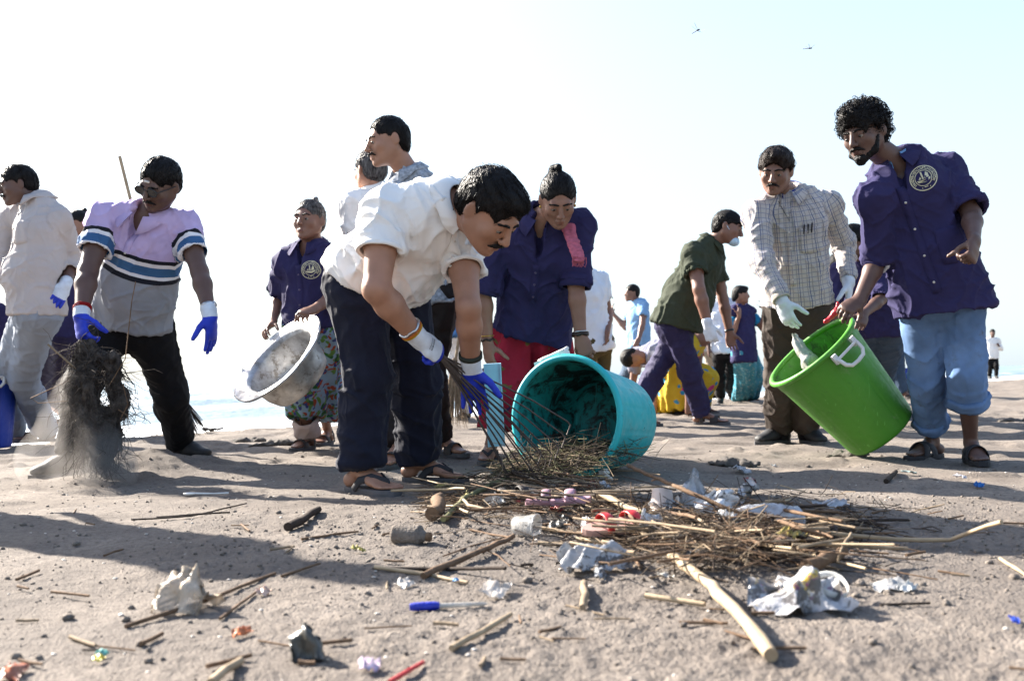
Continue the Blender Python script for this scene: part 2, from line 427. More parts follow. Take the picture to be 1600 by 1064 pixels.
M['beige'] = cloth('beige_trouser', (0.45, 0.40, 0.34), 0.85, 6, 0.85, 0.3)
M['skyshirt'] = cloth('sky_blue_shirt', (0.20, 0.36, 0.58), 0.85, 6, 0.85, 0.3)
M['greyshirt'] = cloth('grey_shirt', (0.24, 0.24, 0.30), 0.85, 6, 0.85, 0.3)
M['bluewhite'] = cloth('white_blue_shirt', (0.66, 0.70, 0.78), 0.92, 6, 0.85, 0.3)
M['pattern'] = cloth('grey_pattern_shirt', (0.42, 0.46, 0.53), 0.35, 55, 0.85, 0.3)
M['bluepattern'] = cloth('blue_pattern_shirt', (0.10, 0.25, 0.55), 0.2, 30, 0.85, 0.3)
M['red'] = floral('red_sari', (0.35, 0.014, 0.036), [(0.05, 0.02, 0.08), (0.14, 0.10, 0.03)], 12, 0.24)
M['flora'] = floral('green_floral_skirt', (0.23, 0.35, 0.48), [(0.03, 0.12, 0.04), (0.04, 0.05, 0.20), (0.10, 0.22, 0.05), (0.30, 0.06, 0.03)], 13, 0.38)
M['yellow'] = floral('yellow_sari', (0.56, 0.37, 0.025), [(0.62, 0.05, 0.22), (0.03, 0.25, 0.45)], 7.0, 0.30)
M['teal'] = floral('teal_sari', (0.05, 0.24, 0.33), [(0.16, 0.36, 0.42), (0.30, 0.42, 0.44)], 14, 0.3)
M['darkred'] = cloth('dark_red_blouse', (0.07, 0.008, 0.014), 0.8, 9)
M['cyanblouse'] = cloth('cyan_blouse', (0.02, 0.20, 0.38), 0.8, 9)
M['pinkscarf'] = cloth('pink_towel', (0.52, 0.13, 0.18), 0.65, 60, 0.95, 0.8, 160)
M['glove_w'] = cloth('white_knit_glove', (0.62, 0.68, 0.76), 0.9, 20, 0.9, 0.7, 330)
M['glove_b'] = plain('blue_rubber_glove', (0.012, 0.035, 0.48), 0.42, 0, 0.85, 20, 0.2, 200)
M['sandal'] = plain('grey_rubber_sandal', (0.022, 0.021, 0.026), 0.75, 0, 0.6, 18, 0.4, 120)
M['sandalb'] = plain('brown_sandal', (0.035, 0.026, 0.024), 0.7, 0, 0.6, 18, 0.3, 120)
M['sole'] = plain('dusty_sole', (0.10, 0.095, 0.10), 0.85, 0, 0.55, 12, 0.3, 90)
M['shoe'] = plain('black_shoe', (0.016, 0.015, 0.016), 0.65, 0, 0.6, 15, 0.3, 100)
M['dustshoe'] = plain('dusty_shoe', (0.11, 0.105, 0.11), 0.9, 0, 0.6, 15, 0.4, 60)
M['hair'] = hairmat('black_hair'); M['hairg'] = hairmat('greying_hair', (0.025, 0.022, 0.022), 0.45); M['hairb'] = hairmat('brown_black_hair', (0.014, 0.008, 0.006))
M['sk_main'] = skin('warm_brown_skin', (0.36, 0.185, 0.12))
M['sk_mid'] = skin('brown_skin', (0.22, 0.11, 0.075))
M['sk_dark'] = skin('deep_brown_skin', (0.12, 0.066, 0.05))
M['sk_wom'] = skin('medium_brown_skin', (0.27, 0.135, 0.09))
M['eyew'] = plain('eye_white', (0.20, 0.17, 0.15), 0.25, 0, 0.9); M['iris'] = plain('dark_iris', (0.01, 0.006, 0.004), 0.15)
M['emblem'] = cloth('cream_print', (0.62, 0.58, 0.40), 0.85, 40)
M['button'] = plain('button_plastic', (0.08, 0.06, 0.12), 0.3)
M['wbutton'] = plain('pale_button', (0.6, 0.56, 0.5), 0.3)
M['ink'] = plain('black_ink', (0.02, 0.02, 0.025), 0.7)
M['metal'] = plain('steel', (0.55, 0.55, 0.56), 0.28, 1.0, 0.8)
M['gold'] = plain('gold', (0.55, 0.33, 0.08), 0.35, 0.9, 0.8)
M['thread'] = cloth('red_thread', (0.28, 0.01, 0.012), 0.7, 60); M['othread'] = cloth('orange_thread', (0.55, 0.16, 0.03), 0.7, 60); M['ythread'] = cloth('yellow_thread', (0.5, 0.30, 0.02), 0.7, 60)
M['blackplastic'] = plain('black_plastic', (0.01, 0.01, 0.012), 0.3)
M['lens'] = plain('dark_lens', (0.01, 0.011, 0.015), 0.08, 0, 0.9)
M['mask'] = cloth('pale_blue_mask', (0.45, 0.60, 0.72), 0.9, 20)
M['trim'] = cloth('grey_trim', (0.22, 0.22, 0.23), 0.9, 20)
M['wristband'] = cloth('olive_wristband', (0.035, 0.042, 0.035), 0.8, 30)
M['darkbead'] = plain('dark_beads', (0.03, 0.018, 0.014), 0.35, 0.3)
M['ash'] = plain('white_ash', (0.6, 0.55, 0.5), 0.9)
M['cream_cuff'] = cloth('pale_petticoat', (0.55, 0.42, 0.37), 0.85, 20)
M['greenhem'] = cloth('green_hem', (0.02, 0.20, 0.06), 0.8, 20)
# ------------------------------------------------------------------ beach and sea
SHA = V(-3.3, 11.2); SHT = nrm(V(23.3, 28.5)); SHN = V(-SHT[1], SHT[0])
SEAZ = -0.16
def shore(x, y): return (x - SHA[0]) * SHN[0] + (y - SHA[1]) * SHN[1]
def gz_full(x, y):
    z = gz_low(x, y); P = np.stack([x, y, np.zeros_like(x)], 1)
    r = np.hypot(x, y)
    churn = np.exp(-(((x - 0.35) / 1.25) ** 2 + ((y - 2.55) / 0.75) ** 2)) + 0.75 * smooth01(2.2, 1.5, r) * smooth01(-1.2, 0.2, x)
    churn = churn + 0.9 * np.exp(-(((x + 1.7) / 0.5) ** 2 + ((y - 4.5) / 0.35) ** 2))
    churn = np.clip(churn + 0.10 + 0.30 * vnoise(P * 1.3, 5), 0.05, 1.25)
    det = smooth01(14, 4, r)
    n1 = vnoise(P * 31, 1); n2 = vnoise(P * 83, 2); n3 = vnoise(P * 150, 3)
    lump = 0.0065 * np.maximum(n1, -0.3) + 0.0045 * np.abs(n2) + 0.0030 * n3
    z = z + churn * det * lump
    # trampled swells, prints and scuffs farther out
    z = z + 0.010 * fbm(P * V(2.6, 3.6, 1), 11, 3) * smooth01(1.0, 3.5, r)
    pr = vnoise(P * V(4.0, 5.5, 1), 21); z = z - 0.020 * smooth01(0.35, 0.75, pr) * smooth01(2.6, 4.5, r)
    pr = vnoise(P * V(7.0, 9.0, 1), 22); z = z + 0.016 * smooth01(0.45, 0.85, pr) * smooth01(3.0, 5.0, r)
    s = shore(x, y); z = z - 0.34 * smooth01(-4.0, 3.0, s) - 2.0 * smooth01(3.0, 40.0, s)
    return z
def make_ground():
    rows = np.concatenate([np.linspace(0.25, 1.05, 10)[:-1], np.geomspace(1.05, 12, 500)[:-1], np.geomspace(12, 90, 130)[:-1], np.geomspace(90, 6000, 26)])
    fa = np.radians(36); a = np.concatenate([np.linspace(-fa, fa, 460), np.linspace(fa, 2 * math.pi - fa, 60)[1:-1]])
    R_, A_ = np.meshgrid(rows, a, indexing='ij'); x = (R_ * np.sin(A_)).ravel(); y = (R_ * np.cos(A_)).ravel()
    z = gz_full(x, y); n, m_ = R_.shape
    ii, jj = np.meshgrid(np.arange(n - 1), np.arange(m_), indexing='ij'); j2 = (jj + 1) % m_
    Q = np.stack([ii * m_ + jj, ii * m_ + j2, (ii + 1) * m_ + j2, (ii + 1) * m_ + jj], -1).reshape(-1, 4)[:, ::-1]
    P = np.stack([x, y, z], 1)
    c = len(P); P = np.vstack([P, [0, 0, float(gz_low(0, 0))]])
    mt, t, b = base_mat('beach_sand', 0.95, 0, 0.15)
    n1 = noise(t, 2.2, 5); n2 = noise(t, 60, 6, rough=0.7); n3 = noise(t, 420, 3, rough=0.7)
    col = ramp(t, n1, [(0.30, (0.162, 0.136, 0.115)), (0.70, (0.252, 0.217, 0.186))])
    col = mix(t, ramp(t, n2, [(0.44, (0, 0, 0)), (0.66, (0.8, 0.8, 0.8))]), col, (0.092, 0.078, 0.068))
    col = mix(t, ramp(t, n3, [(0.56, (0, 0, 0)), (0.70, (0.6, 0.6, 0.6))]), col, (0.09, 0.075, 0.065))
    col = mix(t, ramp(t, noise(t, 300, 2), [(0.68, (0, 0, 0)), (0.75, (0.6, 0.6, 0.6))]), col, (0.55, 0.50, 0.45))
    a_ = _n(t, 'ShaderNodeAttribute', attribute_name='wet')
    col = mix(t, a_.outputs['Fac'], col, (0.11, 0.095, 0.085))
    t.links.new(col, b.inputs['Base Color'])
    add_bump(t, b, 170, 0.95, 0.008, 8)
    s = shore(P[:, 0], P[:, 1])
    heap = np.exp(-(((P[:, 0] + 1.72) / 0.42) ** 2 + ((P[:, 1] - 4.55) / 0.3) ** 2)) * 0.8
    heap = heap + 0.5 * np.exp(-(((P[:, 0] - 0.2) / 0.9) ** 2 + ((P[:, 1] - 3.0) / 0.35) ** 2))
    heap = heap + 0.55 * np.exp(-(((P[:, 0] - 0.45) / 0.95) ** 2 + ((P[:, 1] - 2.45) / 0.5) ** 2))
    wet = np.clip(heap * (0.7 + 0.6 * vnoise(P * 9, 40)) + 0.45 * smooth01(-2.5, 0, s) + 0.30 * smooth01(0.1, 0.7, vnoise(P * V(2.2, 3.5, 1), 77)) + 0.42 * smooth01(3.6, 1.9, np.hypot(P[:, 0], P[:, 1])) * smooth01(-0.5, 0.5, fbm(P * 5, 78, 3)), 0, 0.85)
    me = newmesh('beach', P, Q, mt, True, {'wet': wet})
    o = obj('beach', me); tag(o, 'trampled grey-brown sand beach running out to the surf', kind='structure')
make_ground()
def make_sea():
    al = np.concatenate([-np.geomspace(2500, 40, 14), np.linspace(-34, 60, 150), np.geomspace(64, 5000, 30)])
    nn = np.concatenate([np.linspace(-1.6, 26, 160), np.geomspace(27, 7000, 40)])
    A_, N_ = np.meshgrid(al, nn, indexing='ij'); A = A_.ravel(); N = N_.ravel()
    P = np.stack([A * 0.12, N * 0.5, np.zeros_like(A)], 1)
    sh = N + 1.1 * vnoise(np.stack([A * 0.16, A * 0, A * 0], 1), 3) + 0.4 * vnoise(P * 2, 9)
    crest = 0
    for c_, h_, w_ in ((1.3, 0.06, 0.35), (4.2, 0.14, 0.6), (9.5, 0.18, 0.9), (17.0, 0.22, 1.4)):
        crest = crest + h_ * np.exp(-((sh - c_) / w_) ** 2) * (0.75 + 0.5 * vnoise(np.stack([A * 0.3, A * 0 + c_, A * 0], 1), 6))
    z = SEAZ + crest + 0.035 * fbm(np.stack([A * 1.1, N * 1.6, A * 0], 1), 4, 3) * smooth01(0, 4, N)
    foam = np.clip(smooth01(2.4, -0.5, sh) + 2.6 * crest * smooth01(-0.3, 0.4, fbm(np.stack([A * 0.9, N * 1.4, A * 0], 1), 12, 3) + 0.25), 0, 1)
    x = SHA[0] + A * SHT[0] + N * SHN[0]; y = SHA[1] + A * SHT[1] + N * SHN[1]
    n, m_ = A_.shape; ii, jj = np.meshgrid(np.arange(n - 1), np.arange(m_ - 1), indexing='ij')
    Q = np.stack([ii * m_ + jj, (ii + 1) * m_ + jj, (ii + 1) * m_ + jj + 1, ii * m_ + jj + 1], -1).reshape(-1, 4)
    mt, t, b = base_mat('surf_water', 0.16, 0, 0.5)
    a_ = _n(t, 'ShaderNodeAttribute', attribute_name='foam')
    f = mix(t, 1.0, ramp(t, a_.outputs['Fac'], [(0.12, (0, 0, 0)), (0.6, (1, 1, 1))]), ramp(t, noise(t, 1.8, 7, rough=0.7), [(0.32, (0.25, 0.25, 0.25)), (0.52, (1, 1, 1))]), 'MULTIPLY')
    t.links.new(mix(t, f, (0.17, 0.23, 0.27), (0.86, 0.88, 0.90)), b.inputs['Base Color'])
    t.links.new(mix(t, f, (0.4, 0.4, 0.4), (0.8, 0.8, 0.8)), b.inputs['Roughness'])
    add_bump(t, b, 5, 0.6, 0.08, 5)
    o = obj('sea', newmesh('sea', np.stack([x, y, z], 1), Q, mt, True, {'foam': foam})); tag(o, 'pale sea with white foaming surf', kind='structure')
make_sea()
# ------------------------------------------------------------------ people
def frame(up, fwd):
    up = nrm(up); r = nrm(np.cross(fwd, up)); f = np.cross(up, r); return r, f, up      # right, front, up of the person
def ik(H, A, l1, l2, kd, bend=1.012):
    d = A - H; L = np.linalg.norm(d); k = min(max(L * bend / (l1 + l2), 0.80), 9); l1 *= k; l2 *= k
    x = (l1 * l1 - l2 * l2 + L * L) / (2 * L); hgt = math.sqrt(max(l1 * l1 - x * x, 0)); u = d / L
    kd = nrm(V(kd) - u * (V(kd) @ u)); return H + u * x + kd * hgt
def add_hand(S, W, d, n, right, s=1.0, curl=0.5, fat=0.0, k=0.006, spread=1.0, fingers=True):
    d = nrm(d); n = nrm(V(n) - d * (V(n) @ d)); t = np.cross(d, n) * (1 if right else -1)
    S.E(W - d * 0.01, W + d * 0.045 * s, (0.028 + fat, 0.021 + fat), (0.040 * s + fat, 0.017 * s + fat), side=t, k=0.015)
    S.E(W + d * 0.045 * s, W + d * 0.083 * s, (0.040 * s + fat, 0.017 * s + fat), (0.039 * s + fat, 0.013 * s + fat), side=t, k=0.01)
    if not fingers: return
    for i, (o, L, c0) in enumerate(((0.0315, 0.074, 0.9), (0.0107, 0.083, 1.0), (-0.0107, 0.077, 1.06), (-0.031, 0.061, 1.15))):
        p = W + d * (0.082 - 0.004 * abs(i - 1)) * s + t * o * s; dd = nrm(d + t * o * 2.4 * spread)
        a = 0.0; r = 0.0088 * s + fat
        for j, q in enumerate((0.46, 0.30, 0.24)):
            a += curl * c0 * (0.85 if j == 0 else 1.0); e = p + (dd * math.cos(a) + n * math.sin(a)) * L * q * s
            S.E(p, e, r, r * 0.9, k=k); p = e; r *= 0.92
    p = W + d * 0.025 * s + t * 0.026 * s + n * 0.006; dd = nrm(d * (0.62 + 0.3 * max(curl - 0.8, 0)) + t * max(0.72 - 0.6 * max(curl - 0.6, 0), 0.25) + n * (0.25 + 0.6 * curl)); r = 0.0115 * s + fat
    e = p + dd * 0.043 * s; S.E(p, e, 0.015 * s + fat, r, k=0.012); dd = nrm(dd + d * 0.5 + n * curl * 0.5 - t * 0.3 * curl)
    e2 = e + dd * 0.034 * s; S.E(e, e2, r, r * 0.85, k=k); S.E(e2, e2 + nrm(dd + n * curl * 0.4) * 0.024 * s, r * 0.88, r * 0.72, k=k)
def head_pts(H, X, Y, Z, hs):
    return lambda x, y, z: H + (X * x + Y * y + Z * z) * hs
def add_head(S, H, X, Y, Z, hs, fat=1.0, fem=False):
    q = head_pts(H, X, Y, Z, hs); e = lambda r: tuple(v * hs for v in r); g = lambda v: v * hs
    S.B(q(0, -0.014, 0.030), e((0.074, 0.092, 0.083)), X=X, Y=Y, k=g(0.02))
    S.B(q(0, 0.026, -0.026), e((0.061 * fat, 0.064, 0.083)), X=X, Y=Y, k=g(0.03))
    for sx in (-1, 1):
        S.E(q(sx * 0.052 * fat, -0.004, -0.045), q(sx * 0.018, 0.062, -0.092), g(0.020 * fat), g(0.015), k=g(0.03))
        S.B(q(sx * 0.043 * fat, 0.058, -0.024), e((0.021, 0.021, 0.022)), X=X, Y=Y, k=g(0.02))
    S.B(q(0, 0.074, -0.096), e((0.021, 0.017, 0.016)), X=X, Y=Y, k=g(0.015))
    S.E(q(-0.036, 0.080, 0.021), q(0.036, 0.080, 0.021), g(0.011), g(0.011), k=g(0.015))
    for sx in (-1, 1):
        S.B(q(sx * 0.031, 0.101, 0.000), e((0.017, 0.016, 0.011)), X=X, Y=Y, k=g(0.012), op=1)
        S.B(q(sx * 0.031, 0.0775, 0.0045), g(0.0150), k=g(0.004))
    S.E(q(0, 0.088, 0.014), q(0, 0.112, -0.031), (g(0.009), g(0.008)), (g(0.0125), g(0.011)), side=X, k=g(0.010))
    for sx in (-1, 1): S.B(q(sx * 0.013, 0.100, -0.035), g(0.0088), k=g(0.006))
    S.E(q(-0.017, 0.090, -0.0615), q(0.017, 0.090, -0.0615), g(0.0062), g(0.0062), k=g(0.006)); S.B(q(0, 0.0955, -0.060), g(0.0062), k=g(0.004))
    S.E(q(-0.014, 0.090, -0.073), q(0.014, 0.090, -0.073), g(0.0068), g(0.0068), k=g(0.006))
    S.E(q(-0.022, 0.099, -0.0665), q(0.022, 0.099, -0.0665), g(0.0022), g(0.0022), k=g(0.003), op=1)
    for sx in (-1, 1):
        S.B(q(sx * 0.078, -0.012, -0.004), e((0.0075, 0.019, 0.031)), X=nrm(X + Y * sx * 0.5), Y=nrm(Y - X * sx * 0.5 - Z * 0.15), k=g(0.006))
        S.B(q(sx * 0.087, -0.006, 0.000), e((0.006, 0.010, 0.018)), X=nrm(X + Y * sx * 0.5), Y=nrm(Y - X * sx * 0.5), k=g(0.004), op=1)
def fold(P, N, axes, amp, spec):
    "cloth folds: displace along the normal in each piece's own coordinates; returns P and the woven coordinates"
    best = np.full(len(P), 1e9); cuv = np.zeros((len(P), 3)); loc = np.zeros((len(P), 3)); tt = np.zeros(len(P)); am = np.zeros(len(P)); pl = np.zeros(len(P), bool)
    for i, (a, b, side, off, r, kind) in enumerate(axes):
        a = V(a); b = V(b); ax = b - a; L = np.linalg.norm(ax); ax = ax / L; q = P - a; z = q @ ax; t = np.clip(z / L, 0, 1)
        d = np.linalg.norm(q - ax * (t * L)[:, None], axis=1) - r
        sd_ = nrm(V(side) - ax * (V(side) @ ax)); fr = np.cross(ax, sd_)
        m_ = d < best; best[m_] = d[m_]; x = q @ sd_; y = q @ fr
        th = np.arctan2(x, -y) if kind == 't' else np.arctan2(x, y)
        cuv[m_] = np.stack([th * r, z + off, np.full(len(P), i)], 1)[m_]
        loc[m_] = np.stack([x + i * 3.7, y, z], 1)[m_]; tt[m_] = t[m_]; am[m_] = 1.0; pl[m_] = kind == 'p'
    wob = 0.03 * np.stack([vnoise(P * 6, 61), vnoise(P * 6, 62), vnoise(P * 6, 63)], 1)
    l = loc + wob
    n1 = 1 - np.abs(vnoise(np.stack([l[:, 0] * 5, l[:, 1] * 5, (l[:, 2] + 0.75 * np.abs(l[:, 0] - np.round(l[:, 0] / 3.7) * 3.7)) * 13], 1), spec))
    n2 = 1 - np.abs(vnoise(np.stack([l[:, 0] * 13, l[:, 1] * 13, (l[:, 2] - 0.8 * l[:, 0]) * 6], 1), spec + 3))
    n3 = fbm(l * 7, spec + 5, 2)
    n4 = 1 - np.abs(vnoise(np.stack([(l[:, 0] + 0.7 * l[:, 2]) * 20, l[:, 1] * 14, (l[:, 2] - 0.5 * l[:, 0]) * 9], 1), spec + 9))
    d = (n1 ** 5 * 1.15 + n2 ** 5 * 1.25 + 0.5 * n3 + 0.55 * n4 ** 6 - 0.55)
    if pl.any():
        ang = cuv[:, 0] / 0.2
        pleat = np.sin(ang * 11 + 1.6 * vnoise(np.stack([l[:, 2] * 2, ang * 0.7, l[:, 2] * 0], 1), 71)) * (0.35 + 0.9 * tt)
        d = np.where(pl, pleat * 1.3 + 0.4 * n3, d)
    return P + N * (d * amp)[:, None], cuv
def garment(name, S, mat, parent, base, axes, amp, seed, smooth=1, cut=None):
    P, Q = S.surf(smooth); N = vnormals(P, Q); P2, cuv = fold(P, N, axes, amp, seed)
    o = obj(name, newmesh(name, P2 - base, Q, mat, True, {'cuv': cuv}), parent)
    bv = BVHTree.FromPolygons([tuple(p) for p in P2.tolist()], [tuple(f) for f in Q.tolist()])
    return o, bv
def project(bv, O, X, Y, N, pts2, lift=0.002):
    out = []
    for (x, y) in pts2:
        o = O + X * x + Y * y + N * 0.25; h = bv.ray_cast(Vector(o), Vector(-N), 0.5)
        out.append(V(h[0]) + V(N) * lift if h[0] is not None else O + X * x + Y * y)
    return out
def band2(bv, O, X, Y, N, line, w_, lift=0.003, step=0.02):
    "strip of cloth following a 2-D polyline over a garment: returns an MB"
    mb = MB(); pts = []
    for a, b in zip(line[:-1], line[1:]):
        a = V(a); b = V(b); n = max(1, int(np.linalg.norm(b - a) / step)); pts += [a + (b - a) * i / n for i in range(n)]
    pts.append(V(line[-1])); L = []; 
    for i, p in enumerate(pts):
        t = nrm(pts[min(i + 1, len(pts) - 1)] - pts[max(i - 1, 0)]); c = V(-t[1], t[0]); L += [p - c * w_ / 2, p + c * w_ / 2]
    top = project(bv, O, X, Y, N, L, lift); bot = project(bv, O, X, Y, N, L, -0.002); n = len(pts); vs = top + bot; fs = []
    for i in range(n - 1):
        fs += [(2 * i, 2 * i + 1, 2 * i + 3, 2 * i + 2)]
        fs += [(2 * i, 2 * i + 2, 2 * n + 2 * i + 2, 2 * n + 2 * i), (2 * i + 1, 2 * n + 2 * i + 1, 2 * n + 2 * i + 3, 2 * i + 3)]
    fs += [(0, 2 * n, 2 * n + 1, 1), (2 * n - 2, 2 * n - 1, 4 * n - 1, 4 * n - 2)]
    mb.add(vs, fs); return mb
def poly2(bv, O, X, Y, N, poly, lift=0.003):
    mb = MB(); top = project(bv, O, X, Y, N, poly, lift); bot = project(bv, O, X, Y, N, poly, -0.003); n = len(poly)
    mb.add(top + bot, [tuple(range(n))] + [(i, (i + 1) % n, n + (i + 1) % n, n + i)[::-1] for i in range(n)]); return mb
def join(mbs):
    r = MB()
    for m_ in mbs: r.add(m_.v, m_.f)
    return r
def collar(T, r, f, up, s, mat, parent, base, open_=0.35, tall=0.05, wide=0.042, tip=0.05, rad=0.070):
    n = 26; vs = []
    for i in range(n + 1):
        a = -math.pi + open_ + (2 * math.pi - 2 * open_) * i / n      # 0 at the back
        dr = -f * math.cos(a) + r * math.sin(a); fr = (1 - math.cos(a)) / 2           # fr 1 at the front
        pt = max(0.0, (fr - 0.72) / 0.28)
        drop = -f * 0 - up * (0.035 * fr) + f * 0.018 * fr
        c = T + drop
        ro = rad * (1 + 0.06 * math.sin(3 * a))
        vs += [c + dr * (ro + 0.004) - up * 0.022, c + dr * ro + up * (tall - 0.020) * (1 - 0.35 * fr), c + dr * (ro + 0.006) + up * (tall - 0.018) * (1 - 0.35 * fr),
               c + dr * (ro + wide + 0.020 * pt) - up * (0.006 + tip * pt) + f * 0.012 * pt, c + dr * (ro + wide - 0.004 + 0.020 * pt) - up * (0.011 + tip * pt) + f * 0.008 * pt, c + dr * (ro + 0.010) + up * 0.004]
    k = 6; fs = [(i * k + j, i * k + (j + 1) % k, (i + 1) * k + (j + 1) % k, (i + 1) * k + j) for i in range(n) for j in range(k)]
    fs += [tuple(range(k)), tuple(range(n * k, n * k + k))[::-1]]
    vs = [T + (V(p) - T) * 1.0 for p in vs]
    mb = MB().add(vs, fs); o = mb.build('collar', mat, parent, True, base)
    a = o.data.attributes.new('cuv', 'FLOAT_VECTOR', 'POINT'); a.data.foreach_set('vector', np.array([(i // 6 * 0.018, (i % 6) * 0.018 - 0.02, 0) for i in range(len(vs))], np.float32).ravel()); return o
def hair_solid(H, X, Y, Z, hs, style, vox):
    q = head_pts(H, X, Y, Z, hs); e = lambda r: tuple(v * hs for v in r); g = lambda v: v * hs
    S = Solid(vox); t = {'short': 0.008, 'thick': 0.014, 'bun': 0.006, 'curly': 0.022, 'thin': 0.005, 'long': 0.012}.get(style, 0.008)
    S.B(q(0, -0.016, 0.033), e((0.075 + t, 0.093 + t, 0.084 + t)), X=X, Y=Y, k=g(0.01))
    S.B(q(0, -0.058, -0.012), e((0.062 + t * 0.6, 0.046 + t * 0.6, 0.062)), X=X, Y=Y, k=g(0.02))
    if style in ('curly', 'thick', 'long'): S.B(q(0, 0.045, 0.082), e((0.055, 0.042 + t, 0.024 + t)), X=X, Y=Y, k=g(0.02))
    hl = {'thin': 0.082, 'short': 0.068, 'bun': 0.070, 'thick': 0.060, 'curly': 0.046, 'long': 0.058}.get(style, 0.05)
    if style == 'bun':
        S.B(q(0, -0.112, 0.045), g(0.036), k=g(0.012)); S.B(q(0.012, -0.075, 0.112), g(0.024), k=g(0.012)); S.B(q(-0.004, -0.06, 0.128), g(0.019), k=g(0.008))
    if style == 'long': S.B(q(0, -0.095, -0.03), e((0.045, 0.03, 0.06)), X=X, Y=Y, k=g(0.02))
    S.B(q(0, 0.105, hl - 0.105), e((0.064, 0.075, 0.105)), X=X, Y=Y, k=g(0.008), op=1)          # the face
    for sx in (-1, 1):
        S.B(q(sx * 0.075, 0.042, -0.035), e((0.045, 0.040, 0.062)), X=X, Y=Y, k=g(0.008), op=1)     # cheek, before the ear
        S.B(q(sx * 0.085, -0.016, -0.010), e((0.020, 0.026, 0.038)), X=X, Y=Y, k=g(0.006), op=1)  # round the ear
        S.B(q(sx * 0.06, 0.0, -0.09), e((0.05, 0.05, 0.055)), X=X, Y=Y, k=g(0.008), op=1)
    S.B(q(0, 0.0, -0.115), e((0.10, 0.075, 0.06)), X=X, Y=Y, k=g(0.01), op=1)
    return S
NPERS = [0]
